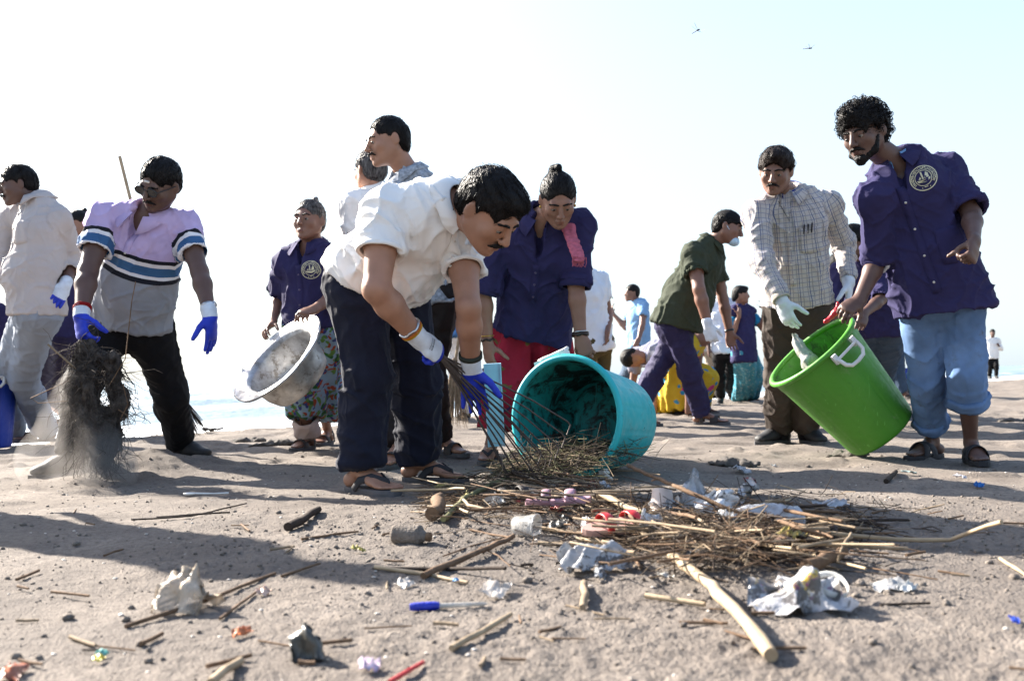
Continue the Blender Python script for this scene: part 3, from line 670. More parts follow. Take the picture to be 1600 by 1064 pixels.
def person(label, s=1.0, D=4.0, vox=0.0062, cvox=0.0075, pel=None, neck=None, head=None, chest=(0, -1, 0), hip=None, look=(0, -1, -.2), hup=(0, 0, 1),
           footR=None, footL=None, toeR=None, toeL=None, kneeR=None, kneeL=None, armR=None, armL=None, shR=None, shL=None, skinm='sk_mid', hair='short', hairm='hair',
           top=None, under=None, bottom=None, feet='sandal', fat=1.0, hs=None, must=None, beard=False, extras=None, group=None, belly=0.0, glove=None, headskip=False, headtall=1.0, bend=1.012):
    NPERS[0] += 1; seed = NPERS[0] * 31
    P = pix(*pel); N = pix(*neck); hs = hs or s; C_ = V(chest)
    r, f, up = frame(N - P, C_); hr, hf, hu = frame(lerp(N - P, V(0, 0, 1), 0.55), V(hip if hip is not None else chest))
    gR = ground(*footR); gL = ground(*footL)
    base = lerp(gR, gL, 0.5); root = empty('person', base, label, 'person', group)
    hw = 0.088 * s * fat ** 0.5
    hipR = P + hr * hw - hu * 0.03 * s; hipL = P - hr * hw - hu * 0.03 * s
    anR = gR + V(0, 0, 0.082 * s); anL = gL + V(0, 0, 0.082 * s)
    tR = nrm(V(toeR if toeR is not None else (hf[0], hf[1], 0))); tL = nrm(V(toeL if toeL is not None else (hf[0], hf[1], 0)))
    kR = ik(hipR, anR, 0.43 * s, 0.41 * s, kneeR if kneeR is not None else hf, bend); kL = ik(hipL, anL, 0.43 * s, 0.41 * s, kneeL if kneeL is not None else hf, bend)
    sw = 0.172 * s * fat ** 0.4; SR = pix(*shR) if shR else N + r * sw - up * 0.045 * s; SL = pix(*shL) if shL else N - r * sw - up * 0.045 * s
    SR = SR - up * 0.024 * s; SL = SL - up * 0.024 * s
    Hc = pix(*head); hX, hY, hZ = frame(V(hup), V(look))
    # ---- body
    B = Solid(vox); sm = M[skinm]
    W1 = lerp(P, N, 0.33); W2 = lerp(P, N, 0.70)
    B.E(P, W2, (0.06 * s, 0.05 * s), (0.06 * s, 0.05 * s), side=r, k=0.03); B.E(hipR, hipL, 0.04, 0.04, k=0.03)      # slim under the clothes
    B.E(W2, N - up * 0.05 * s, (0.07 * s, 0.06 * s), (0.09 * s, 0.055 * s), side=r, k=0.03)
    B.E(SR, SL, 0.036 * s, 0.036 * s, k=0.03)
    B.E(N - up * 0.03, Hc + (-hY * 0.028 - hZ * 0.055) * hs, 0.057 * hs, 0.052 * hs, k=0.035)
    arms = {}
    for side, S0, A, rt in (('R', SR, armR, True), ('L', SL, armL, False)):
        if A is None: A = dict(v=[(0, 0, -1)] * 3, palm=-r if rt else r)
        if 'v' in A:
            E = S0 + nrm(V(A['v'][0])) * 0.30 * s; Wr = E + nrm(V(A['v'][1])) * 0.255 * s; hd = nrm(V(A['v'][2]))
        else:
            E = onray(S0, A['e'][0], A['e'][1], 0.30 * s, A['e'][2]); Wr = onray(E, A['w'][0], A['w'][1], 0.255 * s, A['w'][2])
            Ht = onray(Wr, A['h'][0], A['h'][1], 0.16 * s, A['h'][2]); hd = nrm(Ht - Wr)
        at = A.get('fat', 1.0) * s
        B.E(S0, lerp(S0, E, 0.45), 0.052 * at, 0.049 * at, k=0.03); B.E(lerp(S0, E, 0.45), E, 0.049 * at, 0.038 * at, k=0.02)
        B.E(E, lerp(E, Wr, 0.3), 0.039 * at, 0.041 * at, k=0.02); B.E(lerp(E, Wr, 0.3), Wr, 0.041 * at, (0.029 * at, 0.024 * at), side=np.cross(hd, V(A['palm'])), k=0.02)
        gl = A.get('glove')
        add_hand(B, Wr, hd, A['palm'], rt, s * A.get('hs', 1.0), A.get('curl', 0.45), 0.0, fingers=not gl, spread=A.get('spread', 1.0))
        if gl:
            G = Solid(max(vox * 0.9, 0.0045)); add_hand(G, Wr, hd, A['palm'], rt, s * 1.05 * A.get('hs', 1.0), A.get('curl', 0.45), 0.0018, k=0.003, spread=A.get('spread', 1.0))
            cf = A.get('cuff', 0.035); G.E(Wr - hd * 0 - nrm(Wr - E) * cf, Wr + hd * 0.01, 0.037 * s, 0.034 * s, k=0.01)
            gp, gq = G.surf(1); nn = V(A['palm']); nn = nrm(nn - hd * (nn @ hd)); q_ = gp - Wr
            tone = smooth01(-0.002, 0.004, q_ @ nn - 0.002 + np.maximum(q_ @ hd - 0.085, 0) * 1.2) * smooth01(0.012, 0.02, q_ @ hd) if gl != 'white' else np.zeros(len(gp))
            if gl == 'blue': tone = np.maximum(tone, smooth01(0.006, 0.012, q_ @ hd))
            obj('glove', newmesh('glove', gp - base, gq, GLOVE, True, {'tone': tone}), root)
        arms[side] = (S0, E, Wr, hd, at, rt, A)
    skirt = bottom and bottom.get('kind') == 'skirt'
    for Hh, K, An, td in ((hipR, kR, anR, tR), (hipL, kL, anL, tL)):
        cov = bool(bottom) and bottom['kind'] == 'trouser' and bottom.get('hemR' if An is anR else 'hemL', 0.02) < 0.1; kr = 0.034 if cov else 0.046
        B.E(Hh, K, 0.038 * s, kr * s, k=0.03); B.E(K, lerp(K, An, 0.33), kr * s, kr * s, k=0.02); B.E(lerp(K, An, 0.33), An + V(0, 0, 0.02), kr * s, 0.030 * s, k=0.02)
        if feet in ('sandal', 'slide', 'bare', 'thong'):
            rr = np.cross(td, V(0, 0, 1)); q = lambda x, y, z: An + (rr * x + td * y) * s + V(0, 0, (z - 0.082) * s)
            B.B(q(0, -0.040, 0.045), (0.031 * s, 0.036 * s, 0.030 * s), X=rr, Y=td, k=0.02)
            B.E(q(0, 0.0, 0.085), q(0.0, 0.085, 0.052), (0.031 * s, 0.034 * s), (0.038 * s, 0.022 * s), side=rr, k=0.02)
            B.E(q(0, 0.085, 0.048), q(0.0, 0.125, 0.036), (0.040 * s, 0.020 * s), (0.042 * s, 0.013 * s), side=rr, k=0.015)
            sg = -1 if An is anR else 1
            for i, (ox, ln, rad) in enumerate(((0.029, 0.055, 0.0125), (0.010, 0.056, 0.0095), (-0.006, 0.049, 0.0088), (-0.021, 0.041, 0.008), (-0.034, 0.031, 0.0075))):
                B.E(q(sg * ox, 0.122, 0.034), q(sg * (ox + 0.002), 0.128 + ln, 0.030), rad * s, rad * 0.9 * s, k=0.005)
    if not headskip: add_head(B, Hc, hX, hY, hZ, hs * headtall, fat ** 0.5)
    bp, bq = B.surf(1)
    lip = Hc + (hY * 0.095 - hZ * 0.067) * hs; dl = np.abs((bp - lip) @ hZ) / 0.010 + np.abs((bp - lip) @ hX) / 0.024 + np.abs((bp - lip) @ hY) / 0.02
    soc = np.zeros(len(bp))
    tone = 0.7 * smooth01(1.15, 0.7, dl) + 0.16 * np.clip(fbm(bp * 22, 3, 2), 0, 1)
    body = obj('body', newmesh('body', bp - base, bq, sm, True, {'tone': tone}), root)
    hq = head_pts(Hc, hX, hY, hZ, hs * headtall)
    near = vox < 0.0085
    # ---- face
    if near:
        for sx in (-1, 1):
            ey = MB(); prof = [(0.0122 * hs * math.sin(a), -0.0122 * hs * math.cos(a)) for a in np.linspace(0.05, math.pi - 0.05, 9)]
            c = hq(sx * 0.031, 0.0788, -0.0022); eo = ey.lathe(prof, c, hX, hZ, hY, 14).build('eye', M['eyew'], root, True, base)
            ir = MB().lathe([(0.0001, 0.0132 * hs), (0.0058 * hs, 0.0117 * hs), (0.006 * hs, 0.009 * hs)], c - hZ * 0.002, hX, hZ, hY, 10); ir.build('iris', M['iris'], eo, True, base)
            br = Solid(0.0035); pts = [(0.011, 0.0935, 0.0185), (0.03, 0.0925, 0.0235), (0.05, 0.0795, 0.018)]
            for a, b in zip(pts[:-1], pts[1:]): br.E(hq(sx * a[0], a[1], a[2]), hq(sx * b[0], b[1], b[2]), (0.0048 * hs, 0.0048 * hs), (0.0045 * hs, 0.0045 * hs), k=0.003)
            p_, q_ = br.surf(1); obj('eyebrow', newmesh('eyebrow', p_ - base, q_, M['hair']), root)
        if must:
            br = Solid(0.0032); k_ = must
            for sx in (-1, 1):
                br.E(hq(0, 0.101, -0.049), hq(sx * 0.018, 0.097, -0.053), (0.006 * hs, 0.0065 * hs * k_), (0.006 * hs, 0.0065 * hs * k_), side=hY, k=0.004)
                br.E(hq(sx * 0.018, 0.097, -0.053), hq(sx * 0.034, 0.083, -0.064), (0.006 * hs, 0.0065 * hs * k_), 0.003 * hs, side=hY, k=0.004)
            p_, q_ = br.surf(1); n_ = vnormals(p_, q_); p_ = p_ + n_ * (0.0018 * vnoise(p_ * 260, 8))[:, None]
            obj('moustache', newmesh('moustache', p_ - base, q_, M['hair']), root)
        if beard:
            br = Solid(0.0038)
            for sx in (-1, 1):
                br.E(hq(sx * 0.062, 0.018, -0.03), hq(sx * 0.050, 0.040, -0.075), 0.012 * hs, 0.017 * hs, k=0.012)
                br.E(hq(sx * 0.050, 0.040, -0.075), hq(0, 0.078, -0.103), 0.016 * hs, 0.020 * hs, k=0.012)
            br.B(hq(0, 0.085, -0.094), (0.022 * hs, 0.014 * hs, 0.018 * hs), X=hX, Y=hY, k=0.01)
            p_, q_ = br.surf(1); n_ = vnormals(p_, q_); p_ = p_ + n_ * (0.003 * vnoise(p_ * 190, 8))[:, None]
            obj('beard', newmesh('beard', p_ - base, q_, M['hair']), root)
    if hair:
        S = hair_solid(Hc, hX, hY, hZ, hs * headtall, hair, 0.0058 if near else 0.012); p_, q_ = S.surf(1); n_ = vnormals(p_, q_)
        am = {'curly': 0.004, 'thick': 0.0024, 'bun': 0.0008}.get(hair, 0.0014); l = (p_ - Hc)
        lv = np.stack([l @ hX, l @ hY, (l @ hZ) * 0.45], 1)
        p_ = p_ + n_ * (am * (vnoise(lv * 150, seed) + 0.9 * vnoise(lv * 60, seed + 1)))[:, None]
        ho = obj('hair', newmesh('hair', p_ - base, q_, M[hairm]), root)
        if near:
            rr_ = random.Random(seed); tf = MB(); bvh = BVHTree.FromPolygons([tuple(v_) for v_ in p_.tolist()], [tuple(f_) for f_ in q_.tolist()])
            if hair == 'curly':
                for _ in range(1100):
                    i = rr_.randrange(len(p_)); p0 = p_[i]; n0 = n_[i]
                    R0 = rr_.uniform(0.006, 0.013); p0 = p0 + n0 * abs(rr_.gauss(0, 0.0035)); a = nrm(np.cross(n0, V(rr_.gauss(0, 1), rr_.gauss(0, 1), rr_.gauss(0, 1)))); b = n0; ph = rr_.uniform(0, 6)
                    pts = [p0 + n0 * 0.002 + a * R0 * math.cos(ph + t) + b * R0 * math.sin(ph + t) + np.cross(a, b) * 0.002 * t for t in np.linspace(0, 5.0, 7)]
                    tf.tube(pts, [0.0015] * 6 + [0.0006], 3, False)
            else:
                cw = hq(0.012, -0.05, 0.125)                                        # the crown the hair is combed from
                for _ in range(1400 if vox < 0.006 else 700):
                    i = rr_.randrange(len(p_)); p0 = V(p_[i]); n0 = V(n_[i]); away = nrm(p0 - cw)
                    if hair == 'bun': away = nrm(hq(0, -0.112, 0.045) - p0)
                    elif (p0 - Hc) @ hZ > 0.06 * hs: away = nrm(away * 0.5 + hY * 0.8)
                    else: away = nrm(away * 0.6 - hZ * 0.8)
                    d0 = nrm(away + V(rr_.gauss(0, .16), rr_.gauss(0, .16), rr_.gauss(0, .16))); pts = []; lift = abs(rr_.gauss(0, 0.0018)) * (1.6 if hair == 'thick' else 0.8 if hair != 'bun' else 0.4) + 0.0006
                    fly = rr_.random() < 0.05; L = rr_.uniform(0.009, 0.014) * (1.2 if hair in ('thick', 'bun', 'long') else 0.8)
                    for q3 in range(4):
                        pts.append(p0 + n0 * (lift + (0.0022 * q3 if fly else 0.0))); p0 = p0 + d0 * L; h_ = bvh.find_nearest(Vector(p0))
                        if h_[0] is not None and (q3 < 2 or not fly): p0 = V(h_[0]); n0 = V(h_[1]) if V(h_[1]) @ n0 > 0 else n0
                        d0 = nrm(d0 - n0 * (d0 @ n0))
                    tf.tube(pts, [0.0011, 0.0011, 0.0009, 0.0003], 3, False)
            tag(tf.build('hair_tufts', M[hairm], ho, True, base), kind='stuff')
    J = dict(P=P, N=N, r=r, f=f, up=up, SR=SR, SL=SL, arms=arms, hipR=hipR, hipL=hipL, kR=kR, kL=kL, anR=anR, anL=anL, root=root, base=base, H=Hc, hX=hX, hY=hY, hZ=hZ, hq=hq, s=s, W1=W1, W2=W2, hr=hr, hf=hf, hu=hu)
    # ---- lower clothing
    if bottom:
        S = Solid(cvox * 1.35); lo = bottom.get('loose', 1.0); mt = M[bottom['mat']]; ax = []
        if bottom['kind'] == 'trouser':
            S.E(P - hu * 0.02 * s, lerp(P, N, 0.16), (0.158 * s * fat, 0.118 * s * fat), (0.148 * s * fat, 0.108 * s * fat), side=hr, k=0.03)
            S.B(P - hf * 0.035 * s - hu * 0.03, (0.150 * s * fat, 0.105 * s, 0.11 * s), X=hr, Y=hf, k=0.05)
            for Hh, K, An, hem, td in ((hipR, kR, anR, bottom.get('hemR', 0.02), tR), (hipL, kL, anL, bottom.get('hemL', 0.02), tL)):
                e = lerp(An, K, hem) if hem >= 0 else An - V(0, 0, -hem)
                S.E(Hh, K, 0.096 * s * lo * fat ** 0.5, 0.074 * s * lo, k=0.04)
                dn = nrm(e - K); S.E(K, e, 0.073 * s * lo, bottom.get('cuff', 0.064) * s * lo, k=0.04, grp=nrm(dn + td * 0.25))
                S.B(lerp(K, An, 0.3) - td * 0.012, 0.070 * s * lo, k=0.03)
                ax += [(Hh, K, hr, 0.0, 0.08, 'l'), (K, e, hr, 0.43, 0.07, 'l')]
            ax.append((P, lerp(P, N, 0.16), hr, -0.1, 0.13, 'l'))
            o, bv = garment('trousers', S, mt, root, base, ax, bottom.get('amp', 0.010) * s, seed + 1)
            J['lbv'] = bv
        else:
            hc = lerp(gR, gL, 0.5) + V(0, 0, bottom['hem']); wtop = lerp(P, N, 0.15); w0 = bottom.get('w', 0.22)
            cutn = V(0, 0, -1) + hf * 0.1; mid = lerp(P, hc, 0.5) + hf * bottom.get('push', 0.03)
            S.E(wtop, P - hu * 0.05, (0.135 * s * fat, 0.10 * s * fat), (0.155 * s * fat, 0.115 * s * fat), side=hr, k=0.03)
            S.E(P - hu * 0.05, mid, (0.155 * s * fat, 0.115 * s * fat), (w0 * 0.9, w0 * 0.75), side=hr, k=0.06)
            S.E(mid, hc, (w0 * 0.9, w0 * 0.75), (w0, w0 * 0.8), side=hr, k=0.06, grp=cutn)
            for Hh, K, An, gg in ((hipR, kR, anR, gR), (hipL, kL, anL, gL)):
                tt_ = (bottom['hem'] - 0.082) / max(K[2] - An[2], 0.05); e_ = lerp(An, K, min(max(tt_, -0.15), 0.9))
                S.E(Hh - hu * 0.08, K, 0.09 * s, 0.095 * s, k=0.09); S.E(K, e_, 0.095 * s, 0.105 * s, k=0.09, grp=cutn)
            o, bv = garment('skirt', S, mt, root, base, [(wtop, mid, hr, 0, 0.2, 'p'), (mid, hc, hr, 0.3, 0.22, 'p')], bottom.get('amp', 0.014), seed + 1)
            J['lbv'] = bv; J['hc'] = hc
    # ---- upper clothing
    if top:
        S = Solid(cvox); lo = top.get('loose', 1.0); mt = top['mat'] if not isinstance(top['mat'], str) else M[top['mat']]; hem = top.get('hem', 0.05) * s
        k_ = 0.035
        dn = nrm(lerp(-up, -V(0, 0, 1), top.get('drape', 0.4))); e = P + dn * hem; fl = top.get('flare', 1.0)
        S.E(W1, e, (0.160 * s * lo * fat, 0.120 * s * lo * fat), (0.176 * s * lo * fat * fl, 0.136 * s * lo * fat * fl), side=r, k=k_, grp=dn + f * top.get('hemtilt', 0.0) + r * top.get('hemroll', 0.0))
        S.E(W1, W2, (0.160 * s * lo * fat, 0.120 * s * lo * fat), (0.168 * s * lo * fat ** 0.6, 0.118 * s * lo), side=r, k=k_)
        S.E(W2, N - up * 0.055 * s, (0.165 * s * lo * fat ** 0.5, 0.112 * s * lo), (0.120 * s * lo, 0.066 * s), side=r, k=k_)
        if belly: S.B(lerp(P, N, 0.30) + f * 0.05 * s, (0.135 * s * fat, (0.09 + belly) * s, 0.14 * s), X=r, Y=f, k=0.06)
        if top.get('bust'):
            for sx in (-1, 1): S.B(lerp(P, N, 0.62) + r * sx * 0.065 * s + f * 0.085 * s, 0.062 * s, k=0.05)
        S.E(SR - up * 0.012, SL - up * 0.012, 0.056 * s, 0.056 * s, k=0.05)
        for S0 in (SR, SL): S.E(N - up * 0.022 * s, S0 - up * 0.004, 0.052 * s, 0.060 * s, k=0.06)
        S.E(e + dn * 0.12, e, (0.166 * s * lo * fat * fl, 0.126 * s * lo * fat * fl), (0.164 * s * lo * fat * fl, 0.124 * s * lo * fat * fl), side=r, op=1, k=0.006, grp=-dn) if hem > 0.1 else None
        nd = nrm(lerp(up, nrm(Hc - N), top.get('cl', 0.55))); S.E(N - nd * 0.03 * s, N + nd * 0.11, 0.050 * s, 0.066 * s, op=1, k=0.01)                       # neck opening
        if top.get('open'): S.E(N + f * 0.06 * s - up * 0.02, N + f * 0.13 * s - up * top['open'] * s, (0.045 * s, 0.05), (0.012, 0.05), side=r, op=1, k=0.01)
        ax = [(N, P - up * hem, r, 0.0, 0.15, 't')]; sl = top.get('sleeve', 0.6); w0 = top.get('sw', 1.0)
        for sd_ in ('R', 'L'):
            S0, E, Wr, hd, at, rt, A = arms[sd_]; sl_ = A.get('sleeve', sl)
            if sl_ <= 0: continue
            if sl_ <= 1.0:
                e = lerp(S0, E, sl_); d_ = nrm(E - S0); r1 = 0.066 * at * w0
                S.E(S0 + d_ * 0.01, e, 0.060 * at * w0 ** 0.5, r1, k=0.045, grp=d_)
            else:
                r1 = 0.058 * at * w0
                S.E(S0, E, 0.060 * at * w0 ** 0.5, 0.060 * at * w0, k=0.04); e = lerp(E, Wr, sl_ - 1.0); d_ = nrm(Wr - E); r1 = lerp(0.060, 0.041, sl_ - 1.0) * at * w0
                S.E(E, e, 0.060 * at * w0, r1, k=0.03, grp=d_)
                ax.append((E, e, r, 0.30, 0.055, 'l'))
            ax.append((S0, e if sl_ <= 1 else E, r, 0.08, 0.065, 'l'))
            S.E(e - d_ * 0.005, e + d_ * 0.10, r1 * 0.89, r1 * 1.0, op=1, k=0.002)
        o, bv = garment(top.get('name', 'shirt'), S, mt, root, base, ax, top.get('amp', 0.010) * s, seed + 7)
        J['tbv'] = bv; J['top'] = o
        if top.get('collar', True) and near:
            cm = top.get('cmat', None); cm = mt if cm is None else (M[cm] if isinstance(cm, str) else cm)
            collar(N + nd * top.get('cu', 0.022) * s, r, nrm(f), nrm(lerp(up, nrm(Hc - N), top.get('cl', 0.55))), s, cm, root, base, **top.get('ck', {}))
    # ---- footwear
    for An, td in ((anR, tR), (anL, tL)):
        footwear(root, base, An, td, s, feet, An is anR)
    if extras: extras(J)
    return J
def gl_mat():
    mt, t, b = base_mat('two_tone_glove', 0.6, 0, 0.4); a = _n(t, 'ShaderNodeAttribute', attribute_name='tone')
    fz = ramp(t, a.outputs['Fac'], [(0.45, (0, 0, 0)), (0.55, (1, 1, 1))])
    c = mix(t, fz, ramp(t, noise(t, 24, 4), [(0.3, (0.50, 0.53, 0.58)), (0.7, (0.66, 0.72, 0.80))]), ramp(t, noise(t, 16, 4), [(0.3, (0.008, 0.022, 0.33)), (0.7, (0.014, 0.045, 0.55))]))
    t.links.new(c, b.inputs['Base Color']); add_bump(t, b, 330, 0.4, 0.002, 2); return mt
GLOVE = gl_mat()
def footwear(root, base, An, td, s, kind, right):
    rr = np.cross(td, V(0, 0, 1)); q = lambda x, y, z: An + (rr * x + td * y) * s + V(0, 0, (z - 0.082) * s)
    sg = -1 if right else 1
    if kind in ('sandal', 'slide', 'thong'):
        m0 = {'sandal': 'sandalb', 'slide': 'sandal', 'thong': 'sandal'}[kind]; n = 22; out = []
        for i in range(n):
            a = 2 * math.pi * i / n; y = math.cos(a); x = math.sin(a)
            wd = 0.043 + 0.008 * smooth01(-0.2, 0.7, y) - 0.004 * smooth01(0.5, -0.1, abs(y)); out.append((math.copysign(abs(x) ** 0.75, x) * wd, 0.068 + y * 0.140))
        vs = [q(x, y, -0.001) for x, y in out] + [q(x * 1.02, y * 1.0, 0.012) for x, y in out] + [q(x * 0.97, y, 0.022) for x, y in out]
        fs = [tuple(range(n - 1, -1, -1))] + [(k * n + i, k * n + (i + 1) % n, (k + 1) * n + (i + 1) % n, (k + 1) * n + i) for k in (0, 1) for i in range(n)] + [tuple(range(2 * n, 3 * n))]
        mb = MB().add(vs, fs); o = mb.build('sandal', M['sole'] if kind != 'slide' else M['sandal'], root, False, base)
        def arc(y0, y1, h, w_, name='strap'):
            vs = []; n_ = 11
            for i in range(n_ + 1):
                a = math.pi * i / n_; x = -0.049 * math.cos(a); z = 0.016 + h * math.sin(a) ** 0.8; yc = lerp(y0, y1, i / n_)
                for (dz, dy) in ((0, -w_ / 2), (0.005, -w_ / 2 + 0.002), (0.006, 0.0), (0.005, w_ / 2 - 0.002), (0, w_ / 2)): vs.append(q(sg * x * (1 + dz * 2), yc + dy, z + dz))
            k = 5; fs_ = [(i * k + j, i * k + j + 1, (i + 1) * k + j + 1, (i + 1) * k + j) for i in range(n_) for j in range(k - 1)]
            fs_ += [(i * k + 4, i * k, (i + 1) * k, (i + 1) * k + 4) for i in range(n_)]
            MB().add(vs, fs_).build(name, M[m0], o, True, base)
        if kind == 'thong':
            for sx in (-1, 1):
                pts = [q(sx * 0.046, 0.02, 0.018), q(sx * 0.044, 0.05, 0.050), q(sx * 0.026, 0.095, 0.064), q(0.012 * sg, 0.138, 0.050), q(0.014 * sg, 0.150, 0.020)]
                MB().tube(pts, [0.013 * s, 0.015 * s, 0.014 * s, 0.009 * s, 0.006 * s], 8, True, 0.35).build('strap', M[m0], o, True, base)
        elif kind == 'slide': arc(0.045, 0.11, 0.066, 0.045); arc(0.105, 0.045, 0.068, 0.045)
        else: arc(0.085, 0.10, 0.053, 0.06); arc(-0.005, 0.0, 0.095, 0.025)
    elif kind in ('shoe', 'dustshoe'):
        S = Solid(0.0085)
        S.B(q(0, -0.035, 0.045), (0.040 * s, 0.05 * s, 0.05 * s), X=rr, Y=td, k=0.02)
        S.E(q(0, -0.01, 0.075), q(0, 0.075, 0.055), (0.040 * s, 0.040 * s), (0.042 * s, 0.034 * s), side=rr, k=0.03)
        S.E(q(0, 0.07, 0.045), q(0, 0.155, 0.032), (0.045 * s, 0.036 * s), (0.042 * s, 0.026 * s), side=rr, k=0.03)
        S.E(q(0, -0.02, 0.07), q(0, -0.012, 0.115), 0.040 * s, 0.042 * s, k=0.02)
        S.plane(q(0, 0, 0.008), (0, 0, -1)); p_, q_ = S.surf(1); o = obj('shoe', newmesh('shoe', p_ - base, q_, M[kind]), root)
        n = 20; out = [(math.sin(a) * (0.042 + 0.006 * math.cos(a)), 0.055 + 0.147 * math.cos(a)) for a in np.linspace(0, 2 * math.pi, n, endpoint=False)]
        vs = [q(x, y, -0.002) for x, y in out] + [q(x * 1.06, y, 0.018) for x, y in out]
        MB().add(vs, [tuple(range(n - 1, -1, -1)), tuple(range(n, 2 * n))] + [(i, (i + 1) % n, n + (i + 1) % n, n + i) for i in range(n)]).build('shoe_sole', M['sole'] if kind == 'shoe' else M['dustshoe'], o, False, base)
def bangle(J, sd_, t, r, w_, mat, name, round_=True, n=24, wob=0.0):
    S0, E, Wr, hd, at, rt, A = J['arms'][sd_]; d_ = nrm(Wr - E); p = Wr + d_ * t; X = nrm(np.cross(d_, V(A['palm']))); Y = np.cross(d_, X)
    mb = MB(); pts = [p + X * math.cos(a) * r + Y * math.sin(a) * r * 0.88 + d_ * wob * math.sin(a * 5) for a in np.linspace(0, 2 * math.pi, n, endpoint=False)]
    m_ = 6 if round_ else 4; vs = []
    for i, p0 in enumerate(pts):
        o_ = nrm(p0 - p)
        for k in range(m_):
            a = 2 * math.pi * (k + 0.5) / m_; vs.append(p0 + o_ * math.cos(a) * (w_ if round_ else 0.004) + d_ * math.sin(a) * w_ * (1 + (0.35 if i % 2 else 0) * (wob > 0)))
    fs = [(i * m_ + k, i * m_ + (k + 1) % m_, ((i + 1) % n) * m_ + (k + 1) % m_, ((i + 1) % n) * m_ + k) for i in range(n) for k in range(m_)]
    return mb.add(vs, fs).build(name, M[mat], J['root'], True, J['base'])
# ------------------------------------------------------------------ the people of the photograph
J5 = person('man in white polo and navy trousers bending over with a wire rake', s=1.03, vox=0.0062, cvox=0.006,
    pel=(590, 430, 3.66), neck=(702, 310, 3.36), head=(764, 330, 3.26), chest=(0.6, -0.40, -0.7), hip=(0.75, -0.66, 0), look=(0.56, -0.26, -0.80), hup=(0.56, -0.50, 0.66),
    footR=(562, 770), footL=(655, 754), toeR=(0.75, -0.65, 0), toeL=(0.96, -0.28, 0),
    shR=(608, 318, 3.30), shL=(726, 372, 3.50),
    armR=dict(e=(588, 452, -1), w=(655, 530, 1), h=(706, 566, 1), palm=(0.2, 0.75, -0.5), curl=1.0, glove='two', sleeve=0.55, fat=1.15),
    armL=dict(e=(732, 480, -1), w=(736, 575, 1), h=(742, 640, 1), palm=(0.1, -0.95, 0.0), curl=0.10, spread=1.9, glove='two', sleeve=0.45, fat=1.05),
    skinm='sk_main', hair='thick', must=1.25, fat=1.12, hs=1.13, belly=0.05,
    top=dict(mat='white', sleeve=0.5, hem=0.0, loose=1.12, amp=0.011, name='polo_shirt', sw=1.04, cl=0.85, cu=0.05, ck=dict(rad=0.070, tall=0.06, wide=0.05)), bottom=dict(kind='trouser', mat='navy', loose=1.15, hemR=0.03, hemL=0.03, cuff=0.072, amp=0.009), feet='thong')
J18 = person('man with curly hair and beard in purple jacket and rolled jeans', s=0.98, vox=0.0064, cvox=0.0064,
    pel=(1470, 455, 4.32), neck=(1400, 248, 4.30), head=(1350, 208, 4.22), chest=(-0.45, -0.89, -0.1), look=(-0.74, -0.58, -0.34), hup=(-0.3, -0.15, 0.94),
    footR=(1458, 716), footL=(1518, 722), toeR=(-0.85, -0.5, 0), toeL=(-0.2, -1, 0), shR=(1362, 300, 4.22), shL=(1474, 258, 4.34),
    armR=dict(e=(1372, 405, 1), w=(1342, 470, -1), h=(1308, 492, -1), palm=(-0.4, 0.3, -0.8), curl=0.7, sleeve=1.0),
    armL=dict(e=(1518, 335, -1), w=(1522, 378, -1), h=(1516, 425, -1), palm=(-0.5, 0.6, 0), curl=1.25, sleeve=0.9),
    skinm='sk_dark', hair='curly', beard=True, must=1.0, hs=1.05,
    top=dict(mat='purple', sleeve=1.0, hem=0.10, loose=1.19, amp=0.010, name='jacket', sw=1.2, drape=0.6, flare=1.03, open=0.12), bottom=dict(kind='trouser', mat='jean', loose=1.06, hemR=0.34, hemL=0.66, cuff=0.075, amp=0.007), feet='slide')
J3 = person('man in lilac and grey striped polo shaking sand out of roots', s=1.0, vox=0.0064, cvox=0.0064,
    pel=(205, 500, 4.75), neck=(232, 332, 4.50), head=(250, 288, 4.42), chest=(-0.2, -0.95, -0.25), hip=(0.05, -1, 0), look=(-0.38, -0.66, -0.65), hup=(0.10, -0.55, 0.80),
    footR=(112, 742), footL=(282, 716), toeR=(-0.6, -0.8, 0), toeL=(0.95, -0.3, 0), kneeR=(-0.6, -0.8, 0), kneeL=(0.5, -0.8, 0), shR=(165, 335, 4.48), shL=(290, 345, 4.55),
    armR=dict(e=(137, 425, -1), w=(127, 492, -1), h=(128, 545, -1), palm=(0.6, 0.6, -0.3), curl=0.75, glove='blue', sleeve=0.62, fat=1.1),
    armL=dict(e=(312, 425, -1), w=(328, 492, -1), h=(333, 552, -1), palm=(-0.9, 0.2, 0), curl=0.15, glove='blue', sleeve=0.62),
    skinm='sk_dark', hair='short', must=0.9, fat=1.08, belly=0.03,
    top=dict(mat=stripe_shirt('striped_polo'), sleeve=0.62, hem=0.02, loose=1.10, amp=0.008, name='polo_shirt', sw=1.02, open=0.11), bottom=dict(kind='trouser', mat='black', loose=1.1, cuff=0.066, amp=0.006), feet='shoe')
